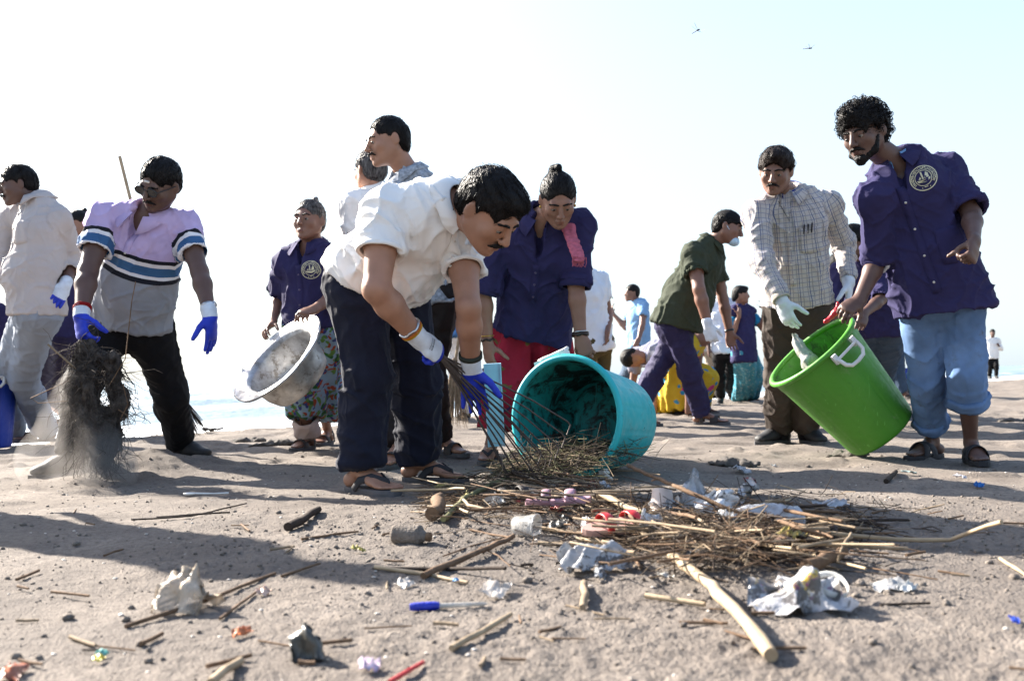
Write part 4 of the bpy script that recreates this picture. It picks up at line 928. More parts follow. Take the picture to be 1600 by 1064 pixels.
J1 = person('man in cream shirt and pale grey trousers standing turned to the blue bin', s=1.0, vox=0.0074, cvox=0.0082,
    pel=(58, 480, 5.75), neck=(62, 310, 5.72), head=(28, 290, 5.70), chest=(-0.8, -0.55, 0), look=(-0.80, -0.45, -0.40), hup=(-0.15, -0.1, 0.95),
    footR=(20, 690), footL=(70, 690), toeR=(-0.9, -0.3, 0), toeL=(-0.8, -0.6, 0), shR=(18, 335, 5.85), shL=(92, 335, 5.68),
    armR=dict(v=[(-0.2, -0.1, -1), (-0.6, -0.3, -0.8), (-0.7, -0.3, -0.7)], palm=(0, 0, -1), sleeve=1.8),
    armL=dict(e=(113, 408, 1), w=(102, 445, -1), h=(84, 480, -1), palm=(-0.5, 0.2, -0.5), curl=0.25, glove='two', sleeve=1.5),
    skinm='sk_dark', hair='short', must=0.9, fat=1.08, belly=0.06,
    top=dict(mat='offwhite', sleeve=1.6, hem=0.05, loose=1.12, amp=0.007, name='shirt', sw=1.2), bottom=dict(kind='trouser', mat='palejean', loose=1.15, cuff=0.075, amp=0.0055), feet='sandal')
J4 = person('woman in purple jacket and green floral skirt holding the aluminium basin', s=0.90, vox=0.0074, cvox=0.0082,
    pel=(490, 490, 5.35), neck=(485, 382, 5.32), head=(483, 345, 5.27), chest=(-0.3, -0.95, 0), look=(-0.30, -0.93, -0.18), hup=(0.02, 0, 1),
    footR=(482, 702), footL=(512, 694), toeR=(-0.35, -1, 0), toeL=(-0.2, -1, 0), shR=(448, 402, 5.30), shL=(520, 400, 5.36),
    armR=dict(e=(437, 462, 1), w=(425, 505, -1), h=(405, 525, -1), palm=(0.5, 0.3, -0.3), curl=0.5, sleeve=0.85),
    armL=dict(e=(525, 462, -1), w=(490, 484, -1), h=(462, 492, -1), palm=(-0.3, 0.2, -1), curl=0.8, sleeve=0.85),
    skinm='sk_mid', hair='bun', hairm='hairg', hs=0.98,
    top=dict(mat='purple', sleeve=0.8, hem=0.09, loose=1.16, amp=0.010, name='jacket', sw=1.2, bust=True, drape=0.7, open=0.1), bottom=dict(kind='skirt', mat='flora', hem=0.20, w=0.15), feet='sandal')
J8 = person('woman in purple jacket and red sari stooping with the turquoise bin', s=0.95, vox=0.0064, cvox=0.0064,
    pel=(832, 490, 4.75), neck=(848, 335, 4.45), head=(872, 312, 4.32), chest=(-0.1, -0.85, -0.45), hip=(-0.1, -1, 0), look=(0.08, -0.70, -0.70), hup=(0.02, -0.62, 0.78),
    footR=(768, 722), footL=(890, 705), toeR=(-0.2, -1, 0), toeL=(0.3, -1, 0), shR=(780, 355, 4.48), shL=(908, 345, 4.48),
    armR=dict(e=(755, 455, -1), w=(762, 535, -1), h=(768, 598, -1), palm=(0.7, 0.5, -0.2), curl=0.5, sleeve=0.98),
    armL=dict(e=(900, 445, -1), w=(907, 525, -1), h=(922, 572, -1), palm=(0.3, 0.5, -0.3), curl=0.75, sleeve=0.98),
    skinm='sk_wom', hair='bun', hs=1.0,
    top=dict(mat='purple', sleeve=0.98, hem=0.13, loose=1.2, amp=0.012, name='jacket', sw=1.22, bust=True, drape=0.7, open=0.16, hemroll=0.25), bottom=dict(kind='skirt', mat='red', hem=0.17, w=0.17, amp=0.016), feet='thong')
J16 = person('man in checked shirt and brown trousers dropping a plastic bag into the green bin', s=1.02, vox=0.0066, cvox=0.0066,
    pel=(1245, 470, 5.45), neck=(1232, 300, 5.28), head=(1212, 268, 5.18), chest=(-0.35, -0.9, -0.2), look=(-0.40, -0.80, -0.45), hup=(-0.05, -0.35, 0.93),
    footR=(1218, 692), footL=(1262, 692), toeR=(-0.85, -0.5, 0), toeL=(0.2, -1, 0), shR=(1182, 325, 5.25), shL=(1293, 312, 5.32),
    armR=dict(e=(1190, 410, -1), w=(1222, 470, -1), h=(1238, 520, -1), palm=(0.6, 0.5, 0), curl=0.35, glove='white', sleeve=1.95),
    armL=dict(e=(1318, 385, 1), w=(1326, 440, -1), h=(1326, 490, -1), palm=(-0.7, 0.3, 0), curl=0.3, glove='white', sleeve=1.95),
    skinm='sk_mid', hair='thick', hairm='hairb', must=0.9, hs=1.05,
    top=dict(mat=check_shirt('checked_shirt'), sleeve=1.9, hem=0.02, loose=1.12, amp=0.009, name='shirt', sw=1.0), bottom=dict(kind='trouser', mat='brown', loose=1.05, cuff=0.07, amp=0.010), feet='shoe')
J12 = person('man in olive green polo with cap and lowered face mask, stooping', s=1.05, vox=0.0084, cvox=0.011,
    pel=(1058, 502, 7.45), neck=(1112, 378, 7.35), head=(1137, 356, 7.30), chest=(0.78, -0.35, -0.45), hip=(0.85, -0.4, 0), look=(0.82, -0.30, -0.48), hup=(0.30, 0, 0.95),
    footR=(1098, 664), footL=(994, 666), kneeL=(-0.5, -1, 0), kneeR=(0.2, -1, 0), bend=1.004, toeR=(0.95, -0.3, 0), toeL=(0.9, -0.3, 0), shR=(1085, 392, 7.20), shL=(1118, 402, 7.55),
    armR=dict(e=(1092, 452, -1), w=(1106, 508, -1), h=(1116, 545, -1), palm=(0.3, 0.8, -0.2), curl=0.7, glove='white', sleeve=0.6, fat=1.1),
    armL=dict(v=[(0.2, 0, -1), (0.15, -0.1, -1), (0.1, 0, -1)], palm=(0, -1, 0), sleeve=0.6),
    skinm='sk_mid', hair='short', fat=1.18, belly=0.05, hs=1.08,
    top=dict(mat='green', sleeve=0.6, hem=0.04, loose=1.16, amp=0.010, name='polo_shirt', sw=1.15), bottom=dict(kind='trouser', mat='navy2', loose=0.98, cuff=0.072, amp=0.010), feet='sandal')

# --- people standing or stooping farther back
J6 = person('man with moustache in grey patterned shirt standing behind the stooping white polo', s=1.03, vox=0.0074, cvox=0.011,
    pel=(668, 450, 5.0), neck=(640, 268, 4.92), head=(606, 222, 4.86), chest=(-0.7, -0.7, 0), look=(-0.86, -0.42, -0.30), hup=(-0.15, -0.05, 0.98),
    footR=(625, 728), footL=(690, 712), toeR=(-0.3, -1, 0), toeL=(0.7, -0.7, 0), shR=(612, 300, 4.85), shL=(690, 300, 5.05),
    armR=dict(v=[(0, 0, -1), (-0.1, -0.1, -1), (0, 0, -1)], palm=(0.5, 0.5, 0)), armL=dict(v=[(0.05, 0.1, -1), (0, -0.1, -1), (0, 0, -1)], palm=(-0.5, 0.5, 0)),
    skinm='sk_main', hair='thin', must=0.8, hs=1.08, top=dict(mat='pattern', sleeve=0.7, hem=0.08, loose=1.1, name='shirt'), bottom=dict(kind='trouser', mat='darkbrown', loose=1.02), feet='sandal')
J7 = person('grey-haired man in white shirt and grey blue trousers behind the navy trousers', s=1.0, vox=0.0084, cvox=0.011,
    pel=(600, 460, 5.5), neck=(590, 300, 5.45), head=(578, 268, 5.42), chest=(-0.5, 0.6, 0), look=(-0.6, 0.65, -0.3), hup=(0, 0, 1),
    footR=(615, 700), footL=(590, 703), toeR=(0.95, -0.2, 0), toeL=(0.95, -0.3, 0), skinm='sk_main', hair='short', hairm='hairg',
    top=dict(mat='white', sleeve=0.7, hem=0.05, loose=1.1), bottom=dict(kind='trouser', mat='greyblue', loose=1.05, cuff=0.07), feet='shoe')
J22 = person('man in blue patterned shirt and pale trousers holding a broom', s=1.0, vox=0.016, cvox=0.017,
    pel=(708, 505, 8.0), neck=(712, 400, 8.0), head=(714, 372, 7.95), chest=(-0.3, -0.95, 0), look=(0, -0.9, -0.4), footR=(700, 652), footL=(728, 655),
    armR=dict(v=[(-0.25, -0.1, -1), (-0.1, -0.3, -1), (0, -0.2, -1)], palm=(0.8, 0.2, 0), curl=0.7), armL=dict(v=[(0.2, 0, -1), (0, -0.3, -1), (0, -0.3, -1)], palm=(-0.8, 0, 0)),
    top=dict(mat='bluepattern', sleeve=0.7, hem=0.12, loose=1.05), bottom=dict(kind='trouser', mat='bluewhite', loose=0.9), feet='shoe')
J9 = person('man in white short-sleeved shirt and olive trousers with his arm hanging', s=1.0, vox=0.013, cvox=0.015,
    pel=(932, 530, 8.9), neck=(916, 428, 8.8), head=(905, 408, 8.7), chest=(-0.6, 0.75, 0), look=(-0.6, 0.5, -0.5), footR=(965, 652), footL=(935, 655), toeR=(0, 1, 0),
    armR=dict(e=(951, 490, -1), w=(949, 520, -1), h=(946, 548, -1), palm=(-0.9, 0, 0), curl=0.4), armL=dict(v=[(0, 0, -1), (-0.5, 0.4, -0.7), (-0.5, 0.4, -0.6)], palm=(0, 0, -1)),
    skinm='sk_mid', top=dict(mat='bluewhite', sleeve=0.65, hem=0.10, loose=1.06, sw=1.15), bottom=dict(kind='trouser', mat='olive', loose=0.92, amp=0.006), feet='sandal')
J10 = person('man in sky blue shirt covering his nose, seen from the side', s=0.97, vox=0.016, cvox=0.017,
    pel=(998, 540, 12.6), neck=(996, 470, 12.6), head=(987, 458, 12.55), chest=(-0.85, -0.3, 0), look=(-0.85, -0.2, -0.45), footR=(1000, 626), footL=(990, 628),
    armR=dict(v=[(-0.3, 0.2, -1), (-0.5, 0.1, 0.6), (-0.2, 0, 1)], palm=(0.7, 0, 0)), armL=dict(e=(1004, 506, -1), w=(998, 530, -1), h=(990, 546, -1), palm=(0.2, 0.9, 0), curl=0.4),
    skinm='sk_mid', top=dict(mat='skyshirt', sleeve=0.7, hem=0.12, loose=1.1), bottom=dict(kind='trouser', mat='jean2', loose=1.0), feet='shoe')
J11 = person('person in grey tee shirt bent right over with head down', s=0.95, vox=0.016, cvox=0.017,
    pel=(1045, 545, 9.7), neck=(1008, 562, 9.5), head=(988, 560, 9.45), chest=(-0.4, -0.1, -1), hip=(-1, -0.1, 0), look=(-0.35, -0.25, -0.9), hup=(-0.9, -0.1, -0.35), footR=(1048, 640), footL=(1028, 642),
    armR=dict(v=[(-0.2, 0, -1), (-0.1, -0.1, -1), (0, 0, -1)], palm=(1, 0, 0)), armL=dict(v=[(-0.25, -0.1, -1), (-0.1, -0.2, -1), (0, 0, -1)], palm=(-1, 0, 0)),
    skinm='sk_mid', top=dict(mat='greyshirt', sleeve=0.7, hem=0.0, loose=1.05), bottom=dict(kind='trouser', mat='black', loose=1.0), feet='sandal', headskip=False)
J13 = person('man in white shirt and black trousers wearing a face mask', s=1.0, vox=0.016, cvox=0.017,
    pel=(1135, 540, 12.6), neck=(1130, 470, 12.6), head=(1126, 455, 12.55), chest=(-0.3, -0.95, 0), look=(-0.35, -0.9, -0.2), footR=(1126, 630), footL=(1144, 624),
    armR=dict(v=[(-0.15, 0, -1), (0, -0.2, -1), (0, 0, -1)], palm=(1, 0, 0)), armL=dict(v=[(0.15, 0, -1), (0, -0.2, -1), (0, 0, -1)], palm=(-1, 0, 0)),
    skinm='sk_dark', top=dict(mat='bluewhite', sleeve=0.7, hem=0.1, loose=1.1), bottom=dict(kind='trouser', mat='black', loose=1.0), feet='shoe')
J13b = person('person in beige trousers standing behind the masked man in white', s=0.98, vox=0.016, cvox=0.017,
    pel=(1114, 540, 13.6), neck=(1118, 474, 13.6), head=(1118, 460, 13.6), chest=(0.2, -0.95, 0), look=(0.1, -0.9, -0.2), footR=(1108, 622), footL=(1118, 622),
    skinm='sk_mid', top=dict(mat='offwhite', sleeve=0.7, hem=0.1, loose=1.0), bottom=dict(kind='trouser', mat='beige', loose=1.0), feet='shoe')
J14 = person('woman in purple waistcoat and teal sari raising a hand to her mouth', s=0.97, vox=0.016, cvox=0.017,
    pel=(1162, 540, 12.2), neck=(1158, 478, 12.2), head=(1158, 461, 12.15), chest=(0.6, -0.7, 0), look=(0.9, -0.3, 0), footR=(1158, 628), footL=(1172, 628),
    armR=dict(v=[(-0.1, -0.1, -1), (0.3, -0.3, 0.9), (0.1, 0, 1)], palm=(-0.5, 0.5, 0)), armL=dict(v=[(0.5, -0.3, -0.8), (0.0, -0.3, 1), (-0.2, 0, 1)], palm=(-0.8, 0, 0)),
    skinm='sk_wom', hair='long', top=dict(mat='purple', sleeve=0.25, hem=0.22, loose=1.12, name='jacket'), bottom=dict(kind='skirt', mat='teal', hem=0.06, w=0.17), feet='bare')
J15 = person('stooping woman in bright yellow sari printed with pink and blue hearts', s=0.95, vox=0.016, cvox=0.017,
    pel=(1062, 552, 9.0), neck=(1090, 530, 8.9), head=(1098, 524, 8.85), chest=(0.6, -0.2, -0.8), hip=(0.9, -0.3, 0), look=(0.7, -0.2, -0.7), hup=(0.8, 0, 0.4), footR=(1044, 646), footL=(1092, 646),
    toeR=(0.8, -0.5, 0), toeL=(0.9, -0.3, 0), skinm='sk_mid', hair='long', top=dict(mat='yellow', sleeve=0.5, hem=0.0, loose=1.0), bottom=dict(kind='skirt', mat='yellow', hem=0.05, w=0.26, push=0.0), feet='sandal')
J17 = person('worker in purple jacket and dark jeans stooping behind the green bin', s=0.97, vox=0.0084, cvox=0.011,
    pel=(1372, 500, 6.9), neck=(1345, 405, 6.7), head=(1332, 378, 6.6), chest=(-0.5, -0.6, -0.6), hip=(-0.5, -0.85, 0), look=(-0.6, -0.3, -0.75), hup=(-0.3, -0.4, 0.85), footR=(1362, 645), footL=(1392, 645),
    shL=(1372, 420, 6.7), armL=dict(e=(1376, 468, -1), w=(1350, 490, -1), h=(1344, 515, -1), palm=(-0.2, 0.9, -0.2), curl=0.45, sleeve=1.0), armR=dict(v=[(-0.3, -0.2, -1), (0, -0.2, -1), (0, 0, -1)], palm=(1, 0, 0)),
    skinm='sk_dark', top=dict(mat='purple', sleeve=1.0, hem=0.12, loose=1.2, name='jacket', drape=0.8), bottom=dict(kind='trouser', mat='jean2', loose=1.1), feet='shoe')
J17b = person('worker in purple jacket half hidden behind the checked shirt', s=0.93, vox=0.012, cvox=0.014,
    pel=(1312, 505, 8.2), neck=(1308, 432, 8.1), head=(1306, 418, 8.0), chest=(-0.3, -0.9, -0.3), look=(-0.3, -0.6, -0.7), hup=(0, -0.5, 0.85), footR=(1305, 622), footL=(1325, 624),
    skinm='sk_dark', top=dict(mat='purple', sleeve=1.0, hem=0.15, loose=1.2, name='jacket'), bottom=dict(kind='trouser', mat='jean2', loose=1.0), feet='shoe')
J19 = person('person in light blue shirt and dark jeans beside the blue crate', s=0.98, vox=0.016, cvox=0.017,
    pel=(1412, 520, 12.4), neck=(1425, 452, 12.4), head=(1430, 432, 12.4), chest=(-0.8, -0.4, 0), look=(-0.8, -0.3, -0.4), footR=(1412, 624), footL=(1424, 616), toeR=(0.6, -0.8, 0),
    skinm='sk_mid', top=dict(mat='skyshirt', sleeve=0.7, hem=0.15, loose=1.1), bottom=dict(kind='trouser', mat='jean2', loose=1.1), feet='sandal')
J20 = person('distant man in white shirt and black trousers looking at his phone', s=1.0, vox=0.026, cvox=0.028,
    pel=(1550, 556, 31), neck=(1551, 528, 31), head=(1551, 520, 30.95), chest=(-0.2, -0.95, 0), look=(-0.2, -0.8, -0.5), footR=(1546, 592), footL=(1557, 592),
    armR=dict(v=[(-0.2, 0, -1), (0, 0, -1), (0, 0, -1)], palm=(1, 0, 0)), armL=dict(v=[(0.3, 0, -1), (-0.6, -0.5, 0.5), (-0.6, -0.5, 0.3)], palm=(-0.2, 0.3, 0.9)),
    skinm='sk_dark', top=dict(mat='white', sleeve=1.8, hem=0.1, loose=1.15), bottom=dict(kind='trouser', mat='black', loose=1.0), feet='shoe')
J21 = person('distant person in white clothes and dark shoes beyond the rolled jeans', s=1.0, vox=0.026, cvox=0.028,
    pel=(1485, 556, 27), neck=(1486, 524, 27), head=(1487, 514, 27), chest=(0.9, 0.2, 0), look=(0.9, 0, -0.2), footR=(1480, 596), footL=(1490, 598), skinm='sk_dark',
    top=dict(mat='white', sleeve=0.7, hem=0.1), bottom=dict(kind='trouser', mat='bluewhite'), feet='shoe')
J2 = person('woman in dark jacket and dark skirt behind the pale grey trousers', s=0.93, vox=0.012, cvox=0.014,
    pel=(112, 500, 7.0), neck=(120, 380, 6.95), head=(120, 352, 6.9), chest=(-0.3, -0.9, -0.2), look=(-0.5, -0.6, -0.5), footR=(100, 665), footL=(125, 665),
    skinm='sk_wom', hair='bun', top=dict(mat='purple', sleeve=0.9, hem=0.14, loose=1.1, name='jacket'), bottom=dict(kind='skirt', mat='navy2', hem=0.22, w=0.10), feet='sandal')
J23 = person('person in purple jacket stooping behind the blue bin', s=0.95, vox=0.012, cvox=0.014,
    pel=(-30, 545, 6.9), neck=(-28, 480, 6.6), head=(-42, 470, 6.45), chest=(0.1, -0.6, -0.8), look=(0, -0.5, -0.85), hup=(0, -0.8, 0.5), footR=(-45, 672), footL=(-10, 672),
    skinm='sk_dark', top=dict(mat='purple', sleeve=0.9, hem=0.1, loose=1.2, name='jacket'), bottom=dict(kind='trouser', mat='jean2'), feet='sandal')
def bystander():
    "someone just past the left edge whose long shadow lies across the sand"
    p = V(-2.62, 3.75, 0)
    def uvd(x, y, z):
        d = V(x, y, z) - CAMP; k = FPX / (d @ _F); return (CU + (d @ _R) * k, CV - (d @ _U) * k)
    pt = lambda x, y, z: uvd(*(p + V(x, y, z))) + (p[1] + y,)
    fR = uvd(*(p + V(0.1, -0.12, float(gz_low(-2.5, 3.6))))); fL = uvd(*(p + V(-0.1, 0.12, float(gz_low(-2.7, 3.9)))))
    return person('man in grey shirt and dark trousers standing at the edge of the group', s=1.0, vox=0.012, cvox=0.014, pel=pt(0, 0, 0.9), neck=pt(0.03, 0, 1.40), head=pt(0.06, 0, 1.53), chest=(0.95, 0.2, 0), look=(0.95, 0.1, -0.3),
        footR=fR, footL=fL, armR=dict(v=[(0.1, -0.15, -1), (0.4, 0, -0.9), (0.4, 0, -0.9)], palm=(0, 1, 0)), armL=dict(v=[(0.05, 0.15, -1), (0.3, 0, -0.9), (0.4, 0, -0.9)], palm=(0, -1, 0)),
        skinm='sk_mid', top=dict(mat='greyshirt', sleeve=0.7, hem=0.08, loose=1.1), bottom=dict(kind='trouser', mat='black', loose=1.05), feet='sandal')
bystander()
# ------------------------------------------------------------------ details worn by the people
def emblem(J, off_r, off_u, R=0.052, roll=0.0):
    r, f, up = J['r'], J['f'], J['up']; O = lerp(J['P'], J['N'], off_u) + r * off_r; bv = J['tbv']; root, base = J['root'], J['base']
    X = -r * math.cos(roll) + up * math.sin(roll); Y = up * math.cos(roll) + r * math.sin(roll); parts = []
    def ann(r0, r1, n=40):
        mb = MB(); a = project(bv, O, X, Y, f, [(math.cos(t) * rr, math.sin(t) * rr) for t in np.linspace(0, 2 * math.pi, n, endpoint=False) for rr in (r0, r1)], 0.0035)
        return mb.add(a, [(2 * i, 2 * i + 1, 2 * ((i + 1) % n) + 1, 2 * ((i + 1) % n)) for i in range(n)])
    def pl(p): 
        a = project(bv, O, X, Y, f, [(x * R, y * R) for x, y in p], 0.004); return MB().add(a, [tuple(range(len(p)))])
    parts += [ann(R * 0.93, R), ann(R * 0.58, R * 0.63)]
    rr = random.Random(4)
    for k in range(30):
        t = -0.55 + 4.25 * k / 29; c, s_ = math.cos(t), math.sin(t)
        for q in range(2):
            a0 = 0.68 + 0.10 * q + rr.uniform(0, 0.03); a1 = a0 + rr.uniform(0.05, 0.1); w_ = rr.uniform(0.02, 0.055)
            parts.append(pl([(c * a0 - s_ * w_, s_ * a0 + c * w_), (c * a0 + s_ * w_, s_ * a0 - c * w_), (c * a1 + s_ * w_, s_ * a1 - c * w_), (c * a1 - s_ * w_, s_ * a1 + c * w_)]))
    parts += [pl([(-0.5, -0.12), (-0.42, -0.30), (0.1, -0.36), (0.46, -0.22), (0.52, -0.02), (0.1, -0.16)]), pl([(-0.08, -0.10), (-0.14, 0.50), (-0.02, 0.5), (0.03, -0.08)]),
              pl([(0.08, -0.08), (0.24, 0.44), (0.40, 0.30), (0.42, 0.0)]), pl([(-0.36, -0.06), (-0.2, 0.16), (-0.16, -0.06)]), pl([(-0.1, -0.74), (-0.1, -0.68), (0.16, -0.68), (0.16, -0.74)])]
    for x in (-0.26, 0.32): parts.append(pl([(x - .04, -0.75), (x, -0.69), (x + .04, -0.75), (x, -0.81)]))
    return join(parts).build('emblem', M['emblem'], J['top'], False, base)
def weave(o, J):
    "same woven coordinates as the garment beneath"
    me = o.data; P = np.zeros(len(me.vertices) * 3); me.vertices.foreach_get('co', P); P = P.reshape(-1, 3) + J['base'] - J['N']; x = P @ (-J['r']); y = P @ J['f'] + 0.02
    a = me.attributes.new('cuv', 'FLOAT_VECTOR', 'POINT'); a.data.foreach_set('vector', np.stack([np.arctan2(-x, y) * -0.15, -(P @ J['up']), x * 0], 1).astype(np.float32).ravel())
def placket(J, mat, line, w_=0.032, btn='wbutton', nb=3, flap=True, O=None, br=0.0055):
    r, f, up = J['r'], J['f'], J['up']; O = J['N'] if O is None else O; X = -r; Y = up
    b = band2(J['tbv'], O, X, Y, f, line, w_, 0.0045).build('placket', mat, J['top'], True, J['base']); weave(b, J)
    L = [V(p) for p in line]; tot = sum(np.linalg.norm(q - p) for p, q in zip(L[:-1], L[1:]))
    for k in range(nb):
        d = tot * (k + 0.6) / nb
        for p, q in zip(L[:-1], L[1:]):
            l = np.linalg.norm(q - p)
            if d <= l: c = p + (q - p) * d / l; break
            d -= l
        pt = project(J['tbv'], O, X, Y, f, [tuple(c)], 0.006)[0]
        MB().lathe([(0.0001, 0.003), (br * 0.7, 0.0032), (br, 0.001), (br, -0.003)], pt, X, Y, f, 10).build('button', M[btn], J['top'], True, J['base'])
def pocket(J, mat, x0, y0, w_, h_, lift=0.005):
    r, f, up = J['r'], J['f'], J['up']; O = J['N']; nx, ny = 8, 8; pts = [(x0 + w_ * i / nx, y0 - h_ * j / ny * (1 + (0.10 * (1 - abs(2 * i / nx - 1)) if j == ny else 0))) for j in range(ny + 1) for i in range(nx + 1)]
    top = project(J['tbv'], O, -r, up, f, pts, lift); bot = project(J['tbv'], O, -r, up, f, pts, -0.002); n = len(pts); k = nx + 1
    fs = [(j * k + i, (j + 1) * k + i, (j + 1) * k + i + 1, j * k + i + 1) for j in range(ny) for i in range(nx)]
    ed = [(i, i + 1) for i in range(nx)] + [(j * k + nx, (j + 1) * k + nx) for j in range(ny)] + [(ny * k + i + 1, ny * k + i) for i in range(nx)] + [((j + 1) * k, j * k) for j in range(ny)]
    fs += [(a, b, n + b, n + a) for a, b in ed]
    o = MB().add(top + bot, fs).build('pocket', mat, J['top'], True, J['base']); weave(o, J); return o
def cuffring(J, seg, t, r, w_, mat, name, bulge=0.006, amp=0.004):
    "rolled fabric cuff round a limb segment (a, b)"
    a, b = seg; d_ = nrm(b - a); p = lerp(a, b, t); X = nrm(np.cross(d_, V(0.3, 0.8, 0.2))); Y = np.cross(d_, X); rr = random.Random(int(t * 1000) + len(name))
    ph = rr.uniform(0, 6); an = lambda th, h: 1 + amp / r * (math.sin(th * 3 + ph + h * 40) + 0.7 * math.sin(th * 7 + ph * 2 - h * 60))
    return MB().lathe([(r * 0.85, -w_ / 2 + 0.004), (r, -w_ / 2), (r + bulge, -w_ / 4), (r + bulge * 0.6, 0), (r + bulge, w_ / 4), (r, w_ / 2), (r * 0.85, w_ / 2 - 0.004)], p, X, Y, d_, 32, an).build(name, mat, J['root'], True, J['base'])
def watch(J, sd_, strap, face, t=-0.015):
    o = bangle(J, sd_, t, 0.034 * J['s'], 0.010, strap, 'watch', False)
    S0, E, Wr, hd, at, rt, A = J['arms'][sd_]; d_ = nrm(Wr - E); n = nrm(-V(A['palm']) + d_ * (V(A['palm']) @ d_)); X = np.cross(d_, n); c = Wr + d_ * t + n * 0.031 * J['s']
    MB().lathe([(0.0165, -0.004), (0.0165, 0.005), (0.013, 0.007), (0.0001, 0.007)], c, d_, X, n, 16).build('watch_face', M[face], o, True, J['base'])

W = M['white']
placket(J5, W, [(0.0, -0.03), (0.0, -0.17)], 0.032, 'wbutton', 2)
bangle(J5, 'R', -0.062, 0.0415, 0.0048, 'metal', 'bracelet', True, 30, 0.003); bangle(J5, 'R', -0.051, 0.0415, 0.004, 'othread', 'thread_bracelet'); bangle(J5, 'R', -0.043, 0.0405, 0.0035, 'ythread', 'thread_bracelet')
bangle(J5, 'L', -0.056, 0.0405, 0.013, 'wristband', 'wristband', False)
for sd_, sl_ in (('R', 0.545), ('L', 0.44)):
    S0, E = J5['arms'][sd_][0], J5['arms'][sd_][1]; cuffring(J5, (S0, E), sl_, 0.066 * 1.03 * 1.04 * (1.14 if sd_ == 'R' else 1.05) + 0.001, 0.016, M['white'], 'sleeve_hem', 0.002, 0.002)
# printed marks on the glove's back
def glove_print(J, sd_):
    S0, E, Wr, hd, at, rt, A = J['arms'][sd_]; n = V(A['palm']); n = -nrm(n - hd * (n @ hd)); t = np.cross(hd, n); g = [c for c in J['root'].children if c.name.startswith('glove')][0 if sd_ == 'R' else 1]
    me = g.data; bv = BVHTree.FromPolygons([tuple(V(v.co) + J['base']) for v in me.vertices], [tuple(p.vertices) for p in me.polygons])
    tx = bpy.data.curves.new('txt', 'FONT'); mb = MB(); O = Wr + hd * 0.05
    rr = random.Random(9)
    for row in range(2):
        x = -0.024
        while x < 0.024:
            w_ = rr.uniform(0.002, 0.005); h_ = 0.007 if row == 0 else 0.004; y = -0.004 - row * 0.008
            for k in range(2):
                yy = y + k * h_ * 0.6; a = project(bv, O, -t if rt else t, hd, n, [(x, yy), (x + w_, yy), (x + w_, yy + h_ * 0.35), (x, yy + h_ * 0.35)], 0.0012); mb.add(a, [(0, 1, 2, 3)])
            a = project(bv, O, -t if rt else t, hd, n, [(x, y), (x + 0.0014, y), (x + 0.0014, y + h_), (x, y + h_)], 0.0013); mb.add(a, [(0, 1, 2, 3)]); x += w_ + 0.0022
    bpy.data.curves.remove(tx); mb.build('print', M['ink'], g, False, J['base'])
glove_print(J5, 'R')

# curly-haired man
emblem(J18, -0.085, 0.80, 0.056)
placket(J18, M['purple'], [(-0.012, -0.13), (-0.012, -0.30), (-0.005, -0.62)], 0.036, 'wbutton', 4)
pocket(J18, M['purple'], 0.055, -0.36, 0.13, 0.15)
collar(J18['N'] + J18['up'] * 0.030, J18['r'], J18['f'], nrm(lerp(J18['up'], nrm(J18['H'] - J18['N']), 0.6)), 1, M['skyshirt'], J18['root'], J18['base'], rad=0.062, wide=0.03, tip=0.045)
for k_, a_, t_, r_ in (('kR', 'anR', 0.655, 0.078), ('kL', 'anL', 0.33, 0.086)): cuffring(J18, (J18[k_], J18[a_]), t_, r_, 0.055, M['jean'], 'rolled_cuff', 0.009, 0.005)
for sd_ in 'RL': cuffring(J18, J18['arms'][sd_][:2], 0.985 if sd_ == 'R' else 0.885, 0.0775, 0.03, M['purple'], 'sleeve_hem', 0.003, 0.003)
cuffring(J18, J18['arms']['R'][1:3], 0.10, 0.052, 0.04, M['bluewhite'], 'inner_cuff', 0.006, 0.004)

# striped polo
def glasses(J):
    q = J['hq']; mb = MB(); g = MB()
    for sx in (-1, 1):
        ring = [q(sx * (0.034 + 0.026 * math.cos(a)), 0.099, 0.000 + 0.019 * math.sin(a)) for a in np.linspace(0, 2 * math.pi, 17)]
        mb.tube(ring, 0.0028, 5, False); mb.tube([q(sx * 0.060, 0.098, 0.006), q(sx * 0.076, 0.06, 0.008), q(sx * 0.082, -0.01, 0.004)], 0.0025, 5)
        g.add([q(sx * 0.034, 0.0985, 0)] + ring[:-1], [(0, 1 + i, 1 + (i + 1) % 16) for i in range(16)])
    mb.tube([q(-0.008, 0.099, 0.006), q(0, 0.102, 0.008), q(0.008, 0.099, 0.006)], 0.0025, 5)
    o = mb.build('eyeglasses', M['blackplastic'], J['root'], True, J['base']); g.build('lens', M['lens'], o, False, J['base'])
glasses(J3)
q = J3['hq']; MB().tube([q(-0.014, 0.0865, 0.044), q(0.014, 0.0865, 0.044)], 0.0055, 6, True, 0.6).build('forehead_mark', M['ash'], J3['root'], True, J3['base'])
bangle(J3, 'R', -0.040, 0.0385, 0.0055, 'thread', 'thread_bracelet', True, 24, 0.002); bangle(J3, 'R', -0.030, 0.039, 0.004, 'thread', 'thread_bracelet')
watch(J3, 'L', 'metal', 'metal', -0.045)
placket(J3, J3['top'].data.materials[0], [(0.0, -0.10), (0.0, -0.19)], 0.03, 'wbutton', 2)
